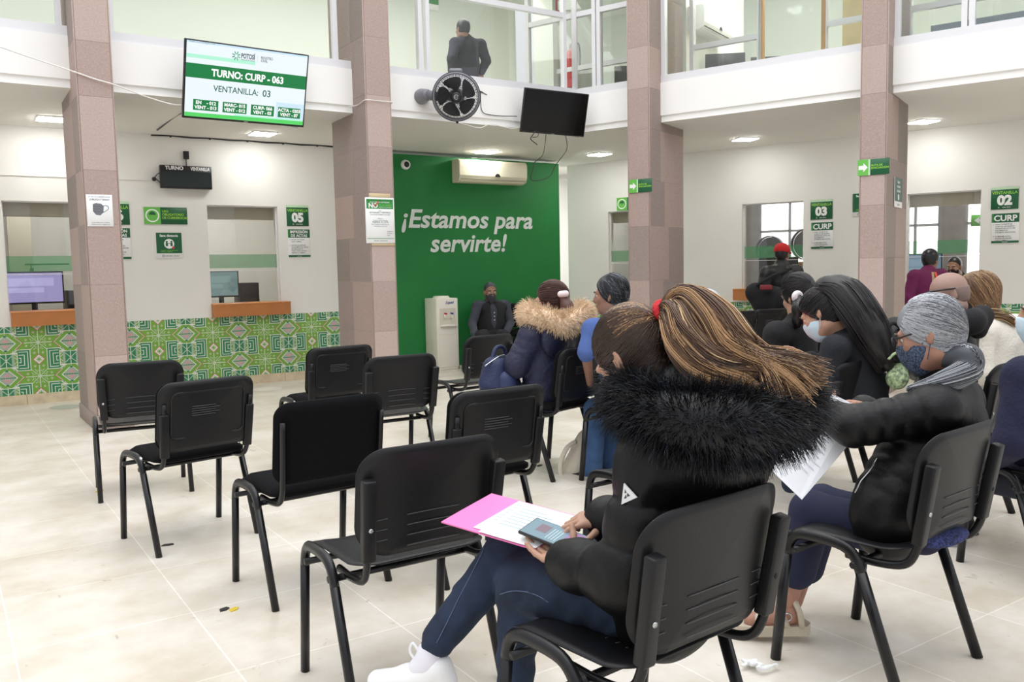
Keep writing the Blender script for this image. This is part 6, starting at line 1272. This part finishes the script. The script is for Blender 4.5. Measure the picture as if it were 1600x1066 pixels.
combed(hoo, [MATS['hair_auburn'], aub], [.6, .4], hc, hf, hu, 1.04, (.2, -.97, -.1), 900, lambda d: d[1] < .7, jit=.1)
b = Blob(); b.chain([K(880, 462, 5.62), K(886, 480, 5.6), K(886, 496, 5.6), K(882, 506, 5.6)], [.03, .042, .036, .012], .02); blob_obj('ponytail', b, .009, aub, P8); b = Blob(); b.cap(K(876, 460, 5.6), K(884, 459, 5.58), .022, .022, .01); blob_obj('scrunchie', b, .007, mat('scrunchie_pink', srgb(240, 222, 222), .8), P8)
f_, u_, r_ = axes(hf, hu); q = MB(); p = lambda x, y, z: hc+(r_*x+f_*y+u_*z)
for x in (-.033, .033): q.tube([p(x+.026*math.cos(a), .114, .002+.022*math.sin(a)) for a in np.linspace(0, 6.28, 16)[:-1]], .0025, 5, closed=True)
q.tube([p(-.06, .11, .006), p(-.082, -.02, .008)], .0025, 5); q.tube([p(.06, .11, .006), p(.082, -.02, .008)], .0025, 5); q.build('spectacles', MATS['dark_rim'], P8)
rg = [K(826, 484, 5.70), K(830, 496, 5.58), K(856, 500, 5.52), K(878, 508, 5.50), K(898, 500, 5.56), K(912, 492, 5.68), K(905, 484, 5.82)]; b = Blob(); cr_ = catmull(rg, 20)
for i in range(19): b.cap(cr_[i], cr_[i+1], .056, .056, .02)
fb1 = mat('fur_beige', srgb(236, 212, 182), .8); fb2 = mat('fur_tan', srgb(204, 168, 132), .8); fo = blob_obj('fur_trim', b, .01, fb1, P8); strand_obj('fur_hair', fur_paths(rg, .058, 5200, .048, .3, inner=K(866, 470, 5.75)), .0022, .0006, [fb1, fb2], fo, [.82, .18])
b = Blob(); b.ell(K(868, 530, 5.56), (.13, .06, .12), (rt, fw, UP)); blob_obj('hood', b, .011, navy_puff, P8)
t = thing('backpack', K(778, 606, 5.55), 'bright blue backpack on the lap of the woman in the navy coat', 'backpack'); bpm = mat('blue_nylon', srgb(30, 40, 76), .6, bump=(60, .2)); c = K(779, 592, 5.62); b = Blob(); b.cap(c-UP*.04-rt*.05, c+UP*.07-rt*.03, .10, .085, .05); b.cap(c-UP*.04+rt*.07, c+UP*.06+rt*.06, .10, .08, .05); bo = blob_obj('main_bag', b, .009, bpm, t, wob=(.006, 16))
b = Blob(); b.cap(c-UP*.06-fw*.08-rt*.02, c+UP*.0-fw*.08-rt*.02, .07, .065, .03); blob_obj('front_pocket', b, .008, mat('blue_nylon_light', srgb(42, 54, 92), .6), t); q = MB(); q.tube(catmull([c+UP*.13-rt*.06, c+UP*.2-rt*.02, c+UP*.2+rt*.05, c+UP*.13+rt*.08], 16), .014, 8); q.build('grab_handle', bpm, t); q = MB(); q.tube(catmull([c+UP*.10-rt*.15-fw*.02, c+UP*.155-fw*.04, c+UP*.10+rt*.14-fw*.02], 16), .005, 6); q.build('zip', steel, t)
q = MB(); q.rbox(Fr(K(806, 577, 5.5), rt, UP), -.02, .05, -.008, .012, -.02, .02, .004); tag(q.build('folded_papers', wh_), 'folded white papers on top of the blue backpack', 'paper')
# ---- guard on the chair at the green wall
def gpos(px, py, y):
    d = K(px, py, 1.0)-K(px, py, 0.0); e = K(px, py, 0.0); return e+d*((y-e[1])/d[1])
fw = np.array([-.28, -.96, 0]); fw = unit(fw); rt = np.cross(fw, UP); hc = gpos(766, 456, 9.95); hf = unit(fw*.96-UP*.12); hu = UP
J = dict(fw=fw, hc=hc, pel=gpos(768, 522, 9.98), che=gpos(768, 488, 10.0), nek=gpos(767, 470, 9.98), shL=gpos(790, 477, 10.0), elL=gpos(797, 505, 9.95), wrL=gpos(790, 522, 9.7), shR=gpos(746, 478, 10.0), elR=gpos(738, 506, 9.95), wrR=gpos(742, 524, 9.65), hiL=gpos(780, 524, 9.95), knL=gpos(788, 524, 9.5), anL=gpos(788, 572, 9.55), hiR=gpos(757, 524, 9.95), knR=gpos(750, 525, 9.48), anR=gpos(750, 574, 9.5))
shirt = mat('slate_shirt', srgb(62, 66, 76), .9); tb = top_blob(J, k=1.0, s=1.05)
P9, _ = figure('seated man in a dark vest and grey mask before the green wall', J, hf, hu, 1.08, SK2, (tb, .012, 'shirt'), shirt, (pants_blob(J, s=1.05), mat('dark_trousers', srgb(34, 34, 38), .9)), vox=.012, hv=.008, hands=[hand_blob(J['wrR'], K(742, 535, 12)-K(742, 522, 12), -fw, rt, 1.05), hand_blob(J['wrL'], -UP+fw*.3, -fw, -rt, 1.05)], shoes=[(J['anL'], fw, dksho), (J['anR'], fw, dksho)])
b = Blob(); b.chain([J['pel'], (J['pel']+J['che'])/2, J['che']], [.175, .172, .18], .05, flat=(fw, .76)); b.cap(J['che'], J['nek']-UP*.02, .15, .085, .05, flat=(fw, .8)); b.cap(J['che']+(J['shL']-J['che'])*.75, J['che']+(J['shR']-J['che'])*.75, .085, .085, .04); b.cap(J['pel']+fw*.20, J['che']+fw*.20, .075, .085, .01, sub=True); b.cap(J['che']+fw*.20, J['nek']+fw*.16, .085, .09, .01, sub=True); b.cut(J['pel']-UP*.10, -UP); b.cut(J['nek']-UP*.005, UP); vo = blob_obj('vest', b, .011, mat('black_vest', srgb(26, 26, 30), .8), P9); mask_obj(P9, hc, hf, hu, 1.08, greymask, vox=.007)
q = MB()
for z in (0, .05, .10): q.ball(J['che']+fw*.14+UP*(z-.1), .008)
q.build('shirt_button', wh_, P9); blob_obj('hair', hair_cap(hc, hf, hu, 1.07, (.081, .102, .092), cutp=(0, .04, .04), cutn=(0, .8, -.6), low=-.04), .009, hair_g3, P9)
# ---- person in the red cap at window 03
fw = -NR; rt = np.cross(fw, UP); hc = K(1222, 398, 10.75); hf = unit(fw*.95-UP*.15); hu = UP
J = dict(fw=fw, hc=hc, pel=K(1222, 493, 10.7), che=K(1221, 440, 10.7), nek=K(1221, 414, 10.7), shL=K(1199, 427, 10.65), elL=K(1190, 458, 10.65), wrL=K(1186, 470, 10.9), shR=K(1243, 425, 10.8), elR=K(1251, 455, 10.8), wrR=K(1249, 468, 11.1), hiL=K(1212, 495, 10.7), knL=K(1212, 535, 10.7), anL=K(1212, 565, 10.7), hiR=K(1232, 495, 10.75), knR=K(1232, 535, 10.75), anR=K(1232, 563, 10.75))
P10, _ = figure('person in a red cap and black jacket standing at window 03', J, hf, hu, 1.05, SK2, (top_blob(J, pad=.02, s=1.05), .013), mat('black_leather', srgb(26, 26, 28), .5, bump=(20, .3)), (pants_blob(J, s=1.05), blk_cloth), vox=.013, hv=.009, face=False, shoes=[(J['anL']+UP*.02, fw, dksho), (J['anR']+UP*.02, fw, dksho)])
f_, u_, r_ = axes(hf, hu); A = (r_, f_, u_); redc = mat('cap_red', srgb(192, 30, 34), .8); b = Blob(); b.ell(hc+u_*.055-f_*.015, (.098, .115, .09), A); b.cut(hc+u_*.02, -u_); blob_obj('cap', b, .009, redc, P10); b = Blob(); b.ell(hc+u_*.04+f_*.12, (.08, .07, .014), A); blob_obj('cap_brim', b, .008, redc, P10); blob_obj('hair', hair_cap(hc, hf, hu, 1.03, (.084, .104, .09), low=-.07), .01, hair_blk, P10)
t = thing('shoulder_bag', K(1196, 470, 10.4), 'bulky black shoulder bag hanging behind the person in the red cap', 'bag'); b = Blob(); b.cap(K(1182, 458, 10.45), K(1212, 468, 10.4), .13, .16, .08); b.cap(K(1190, 474, 10.45), K(1210, 476, 10.4), .12, .12, .06); blob_obj('bag_body', b, .013, blk_cloth, t, wob=(.01, 9)); q = MB(); q.tube([K(1183, 446, 10.3), K(1205, 432, 10.42), K(1236, 420, 10.62)], .02, 6); q.build('strap', blk_cloth, t); q = MB(); q.rbox(Fr(K(1197, 450, 10.22), CR, -CD), -.07, .07, -.025, .035, -.02, .02, .01); q.build('red_patch', mat('patch_red', srgb(120, 36, 44), .7), t)
# ---- person in magenta at window 02
hc = K(1454, 407, 10.3); J = dict(fw=fw, hc=hc, pel=K(1446, 492, 10.25), che=K(1446, 447, 10.25), nek=K(1451, 422, 10.25), shL=K(1429, 432, 10.2), elL=K(1420, 465, 10.2), wrL=K(1416, 480, 10.45), shR=K(1470, 430, 10.35), elR=K(1478, 460, 10.4), wrR=K(1480, 468, 10.7), hiL=K(1437, 495, 10.2), knL=K(1437, 540, 10.2), anL=K(1437, 578, 10.2), hiR=K(1458, 495, 10.3), knR=K(1458, 540, 10.3), anR=K(1458, 576, 10.3)); hf = unit(fw*.9+rt*.3-UP*.1)
P11, mo = figure('person in a magenta top with an orange bag strap at window 02', J, hf, UP, 1.0, SK2, (top_blob(J, pad=.01), .013, 'shirt'), mat('magenta_cloth', srgb(104, 24, 74), .85), (pants_blob(J), blk_cloth), vox=.013, hv=.009, face=False, shoes=[(J['anL']+UP*.02, fw, dksho), (J['anR']+UP*.02, fw, dksho)])
blob_obj('hair', hair_cap(hc, hf, UP, 1.05, (.086, .108, .1), cutp=(0, .045, .01), low=-.085), .01, hair_blk, P11)
for pts, mm, nm in (([(1461, 426), (1463, 434), (1465, 443), (1466, 452)], mat('strap_orange', srgb(228, 84, 58), .6), 'bag_strap'), ([(1457, 426), (1458, 434), (1458, 443), (1457, 452)], mat('strap_tan', srgb(176, 148, 110), .7), 'strap_lining')):
    fr_ = [surface_frame(mo, px, py, .006) for px, py in pts]; fr_ = [x for x in fr_ if x is not None]
    if len(fr_) > 1: q = MB(); q.tube([x.o for x in fr_], .018, 6, flat=(fr_[0].n, .4)); q.build(nm, mm, P11)
# ---- clerk behind window 02
hc = K(1491, 417, 11.7); hf = unit(-fw*.9-rt*.25-UP*.2); fk = -fw; J = dict(fw=fk, hc=hc, pel=K(1510, 492, 12.2), che=K(1508, 452, 11.95), nek=K(1497, 430, 11.8), shL=K(1526, 448, 11.95), elL=K(1530, 474, 11.8), wrL=K(1508, 484, 11.6), shR=K(1480, 446, 11.9), elR=K(1472, 470, 11.75), wrR=K(1488, 482, 11.6))
P12, _ = figure('clerk in a black face mask leaning forward behind window 02', J, hf, UP, 1.06, SK, (top_blob(J, pad=.01), .013, 'sweater'), mat('plum_black', srgb(38, 28, 40), .85), None, vox=.013, hv=.008, body_legs=False); mask_obj(P12, hc, hf, UP, 1.06, bkmask, vox=.007); blob_obj('hair', hair_cap(hc, hf, UP, 1.06, (.082, .103, .095), cutp=(0, .035, .045), cutn=(0, .75, -.65), low=-.06), .009, hair_blk, P12)
# ---- bald man
fw, rt = frame_at(.15); hc = K(1482, 462, 4.455); hf = unit(fw*.8-rt*.5-UP*.35); hu = unit(UP+fw*.3)
J = dict(fw=fw, hc=hc, pel=K(1484, 632, 4.500), che=K(1484, 548, 4.500), nek=K(1487, 498, 4.500), shL=K(1462, 522, 4.364), elL=K(1450, 580, 4.409), wrL=K(1430, 580, 4.636), shR=K(1506, 518, 4.636), elR=K(1510, 580, 4.682), wrR=K(1480, 590, 4.818), hiL=K(1485, 645, 4.455), knL=K(1400, 640, 4.727), anL=K(1405, 735, 4.727), hiR=K(1515, 640, 4.591), knR=K(1430, 632, 4.818), anR=K(1435, 728, 4.818))
P13, _ = figure('bald man with dark spectacles in a black hooded jacket', J, hf, hu, 0.95, SKB, (top_blob(J, pad=.01, s=.95), .011), blk_puff, (pants_blob(J), blk_cloth), vox=.011, hv=.007, shoes=[(J['anR'], fw, dksho)])
f_, u_, r_ = axes(hf, hu); p = lambda x, y, z: hc+0.95*(r_*x+f_*y+u_*z); q = MB(); q.tube([p(-.088, -.03, .02), p(-.086, .03, .035), p(-.07, .1, .05)], .0045, 6); q.tube([p(-.07, .1, .05), p(0, .118, .05), p(.07, .1, .05)], .004, 6); q.tube([p(.07, .1, .05), p(.088, -.03, .02)], .0045, 6); q.build('spectacles', MATS['dark_rim'], P13)
b = hair_cap(hc, hf, hu, 0.95, (.0775, .0975, .089), cutp=(0, .0, 0), cutn=(0, .9, -.3), low=-.06, lobe=.052); b.cut(hc+unit(hu)*.03, hu); blob_obj('hair', b, .007, mat('hair_stubble', srgb(132, 112, 104), .8), P13); mask_obj(P13, hc, hf, hu, 0.95, bkmask, vox=.007)
b = Blob(); b.chain([K(1495, 498, 4.318), K(1518, 503, 4.291), K(1534, 494, 4.364), K(1528, 516, 4.364)], [.04, .06, .05, .045], .03); blob_obj('hood', b, .01, blk_cloth, P13)
# ---- woman in the white sweater
fw, rt = frame_at(.1); hc = K(1524, 462, 5.238); hf = unit(fw*.92-rt*.35-UP*.1); hu = UP
J = dict(fw=fw, hc=hc, pel=K(1570, 620, 5.238), che=K(1556, 540, 5.238), nek=K(1536, 490, 5.238), shL=K(1528, 520, 5.098), elL=K(1530, 580, 5.098), wrL=K(1500, 600, 5.400), shR=K(1585, 515, 5.378), elR=K(1600, 580, 5.400), wrR=K(1560, 600, 5.616), hiL=K(1560, 630, 5.184), knL=K(1470, 620, 5.508), anL=K(1470, 720, 5.508), hiR=K(1585, 625, 5.292), knR=K(1500, 615, 5.616), anR=K(1500, 712, 5.616))
P14, _ = figure('woman with light brown hair in a cream sweater', J, hf, hu, 1.09, SK3, (top_blob(J, pad=.025), .011, 'sweater'), mat('cream_wool', srgb(232, 226, 214), .95, bump=(60, .3)), (pants_blob(J), mat('pale_trousers', srgb(200, 196, 192), .9)), vox=.011, hv=.007)
mask_obj(P14, hc, hf, hu, 1.09, bkmask, vox=.006); hb2 = mat('hair_honey', srgb(120, 92, 66), .45)
def ext(b, p): b.chain([p(0, -.03, .0), p(.0, -.04, -.06), p(.0, -.045, -.10)], [.088, .078, .05], .03)
ho = blob_obj('hair', hair_cap(hc, hf, hu, 1.11, (.09, .112, .102), cutp=(0, .05, .0), cutn=(0, .9, -.42), low=-.1, extra=ext), .008, hb2, P14); combed(ho, [hb2, hair_bl, hair_br], [.5, .2, .3], hc, hf, hu, 1.11, (0, -.4, -.92), 1300, lambda d: d[1] < .75, jit=.06, r=(.0025, .0014))
q = [K(1545, 492, 5.119), K(1568, 495, 5.098), K(1585, 506, 5.119)]; paths = [catmull(q, 8)+rng.normal(size=3)*.012 for _ in range(120)]; strand_obj('loose_hair', np.array(paths), .003, .001, [hb2, hair_lt], ho, [.6, .4])
b = Blob(); b.ell(K(1551, 593, 4.5), (.034, .034, .03)); b.ell(K(1555, 587, 4.48), (.02, .02, .02)); tag(blob_obj('teal_scarf', b, .007, mat('teal_cloth', srgb(52, 140, 142), .9), None, wob=(.008, 40)), 'crumpled teal cloth below the woman in the cream sweater', 'cloth', kind='thing')
# ---- person in navy at the right edge
fw, rt = frame_at(-.05); hc = K(1640, 490, 3.65); hf = unit(fw*.85-rt*.52-UP*.05); hu = UP
J = dict(fw=fw, hc=hc, pel=K(1640, 745, 3.7), che=K(1640, 630, 3.68), nek=K(1634, 555, 3.66), shL=K(1600, 590, 3.52), elL=K(1582, 690, 3.5), wrL=K(1545, 720, 3.75), shR=K(1690, 590, 3.85), elR=K(1690, 690, 3.9), wrR=K(1600, 720, 4.1), hiL=K(1620, 755, 3.62), knL=K(1500, 738, 4.05), anL=K(1476, 842, 4.12), hiR=K(1660, 750, 3.8), knR=K(1520, 734, 4.2), anR=K(1496, 832, 4.3))
P15, _ = figure('person in a navy sweater and blue mask cut by the right edge', J, hf, hu, 1.05, SK, (top_blob(J, pad=.015), .010, 'sweater'), mat('navy_knit', srgb(30, 32, 58), .95, bump=(70, .25)), (pants_blob(J), mat('dark_navy', srgb(26, 28, 44), .9)), vox=.010, hv=.006, shoes=[(J['anL'], unit(fw-rt*.3), mat('silver_shoe', srgb(150, 152, 156), .35)), (J['anR'], fw, mat('silver_shoe', srgb(150, 152, 156), .35))], hands=[hand_blob(J['wrL'], fw-UP*.2, -UP, rt, .95)]); mask_obj(P15, hc, hf, hu, 1.05, surg, vox=.006); blob_obj('hair', hair_cap(hc, hf, hu, 1.03, low=-.07), .008, hair_dk, P15)
# ---- man on the upper floor
fw = unit(np.array([.25, .97, 0])); rt = np.cross(fw, UP)
def up(px, py, y=10.3): return gpos(px, py, y)
hc = up(723, 46); hf = unit(fw-rt*.35); hu = UP
J = dict(fw=fw, hc=hc, pel=up(730, 122), che=up(731, 78), nek=up(727, 59), shL=up(711, 68, 10.3), elL=up(706, 92, 10.2), wrL=up(706, 110, 10.35), shR=up(751, 70, 10.3), elR=up(760, 95, 10.25), wrR=up(752, 112, 10.35), hiL=up(722, 126), knL=up(722, 160), anL=up(722, 160)*(1, 1, 0)+UP*3.2, hiR=up(740, 126), knR=up(740, 160), anR=up(740, 160)*(1, 1, 0)+UP*3.2)
P16, _ = figure('man in a dark sweater standing upstairs with his back turned', J, hf, hu, 1.03, SK2, (top_blob(J, pad=.01), .013, 'sweater'), mat('charcoal_knit', srgb(44, 46, 58), .9), (pants_blob(J), mat('charcoal_trousers', srgb(40, 42, 50), .9)), vox=.013, hv=.009, face=False, base=(J['pel'][0], J['pel'][1], 3.12), shoes=[(J['anL'], fw, dksho), (J['anR'], fw, dksho)], hands=[hand_blob(J['wrL'], -UP+fw*.2, fw, rt, 1.0), hand_blob(J['wrR'], -UP+fw*.2, fw, -rt, 1.0)]); blob_obj('hair', hair_cap(hc, hf, hu, 1.04, (.083, .105, .098), cutp=(0, .045, .02), low=-.05), .009, hair_blk, P16)
# ---- further chairs of the far rows
def chair_at(kind, px, d, th, label): p = K(px, 500, d); chair(kind, p[0], p[1], th, label)
chair_at('shell', 1130, 9.6, -.15, 'black padded chair behind the man in the grey cap'); chair_at('shell', 1177, 9.9, -.15, 'black padded chair in full view between the grey cap and the person at window 03'); chair_at('shell', 1226, 10.25, -.15, 'black padded chair right of the fully seen one, behind the woman with the white scrunchie')
chair('shell', 3.98, 3.75, .0, 'black padded chair of the woman with the white scrunchie'); PROTO
for (q, th, lab) in ((P6, .0, 'black chair of the man in the grey cap'), (P7, .22, 'black chair of the man in the blue T-shirt'), (P13, .15, 'black chair of the bald man'), (P14, .1, 'black chair of the woman in the cream sweater')): chair('plastic', q.location[0]+.03, q.location[1]+.02, th, lab)
for c_, q, th in (('woman with the white scrunchie', P5, 0),):
    o = [x for x in scene.objects if x.get('label') == 'black padded chair of the woman with the white scrunchie'][0]; o.location = (q.location[0]+.03, q.location[1]+.03, 0)
for x, lab in ((6.52, 'black padded chair under the man in the dark vest'), (7.12, 'black padded chair right of the man in the dark vest'), (7.68, 'black padded chair at the end of the green wall')): chair('shell', x, 10.12, math.pi, lab, 'black chairs along the green wall')
# dark rucksack and patterned bag between the girl and the grey-haired woman
t = thing('rucksack', K(1400, 520, 4.5), 'black rounded rucksack between the girl and the grey-haired woman', 'rucksack'); b = Blob(); b.cap(K(1398, 540, 4.45), K(1400, 520, 4.5), .10, .085, .05); blob_obj('bag_body', b, .01, blk_puff, t); q = MB(); q.tube(catmull([K(1380, 525, 4.38), K(1395, 505, 4.38), K(1412, 518, 4.4)], 12), .01, 6); q.build('strap', blk_cloth, t)
t = thing('patterned_bag', K(1402, 575, 4.3), 'pale green leaf-patterned bag below the black rucksack', 'bag'); b = Blob(); b.cap(K(1402, 592, 4.4), K(1404, 572, 4.45), .055, .045, .03); blob_obj('bag_body', b, .01, mat('leaf_print', srgb(150, 168, 130), .8, noise=(60, .6, 1)), t, wob=(.005, 30)); q = MB(); q.tube(catmull([K(1388, 562, 4.25), K(1400, 552, 4.25), K(1414, 560, 4.28)], 10), .007, 6); q.build('handle', MATS['leaf_print'], t)
# bits lying on the floor
def ground(px, py): d = K(px, py, 1.0)-K(px, py, 0.0); e = K(px, py, 0.0); return e+d*(-e[2]/d[2])
def scrap(px, py, w, m, name, lab, cat, ang, h=.004, crumple=0):
    p = ground(px, py); f = Fr(p, (math.cos(ang), math.sin(ang), 0), (-math.sin(ang), math.cos(ang), 0)); b = MB(); b.prism(f, [(-w, -.012), (w*.2, -.016), (w, -.004), (w*.8, .014), (-w*.6, .012)], 0.0, h); tag(b.build(name, m), lab, cat)
tape_y = mat('tape_yellow', srgb(212, 186, 60), .6); tape_b = mat('tape_black', srgb(40, 38, 36), .7)
scrap(350, 953, .022, tape_b, 'tape_scrap', 'black end of a torn floor tape scrap before the padded chair', 'tape', .2); scrap(365, 953, .022, tape_y, 'tape_scrap', 'yellow torn floor tape scrap before the padded chair', 'tape', .4); scrap(262, 852, .03, tape_b, 'tape_scrap', 'dark tape scrap by the rear leg of the second-row padded chair', 'tape', -.3); scrap(155, 768, .025, tape_y, 'tape_scrap', 'yellow tape scrap by the chair next to the left column', 'tape', .1); scrap(843, 728, .03, tape_b, 'tape_scrap', 'dark scrap under the row of the backpack', 'scrap', .3)
b = Blob(); c = ground(1182, 1046)
for i in range(6): b.cap(c+np.array([rng.normal()*.02, rng.normal()*.012, .012+.006*i*.5]), c+np.array([rng.normal()*.035, rng.normal()*.02, .016]), .010, .006, .006)
tag(blob_obj('crumpled_tissue', b, .004, wh_, None, wob=(.006, 60)), 'crumpled white tissue on the floor behind the near chair', 'tissue', kind='thing')
def floor_mark(px, py, r, m, lab): p = ground(px, py); b = MB(); b.disc(Fr(p, (1, 0, 0), (0, 1, 0)), r, .002, 32); tag(b.build('floor_marker', m), lab, 'floor marker', kind='thing')
floor_mark(104, 636, .16, mat('worn_green', srgb(176, 182, 168), .6), 'worn greenish round marker on the floor left of the first column'); floor_mark(418, 608, .17, mat('worn_white', srgb(232, 228, 220), .5), 'worn whitish round marker on the floor below window 05')
bpy.context.view_layer.update()
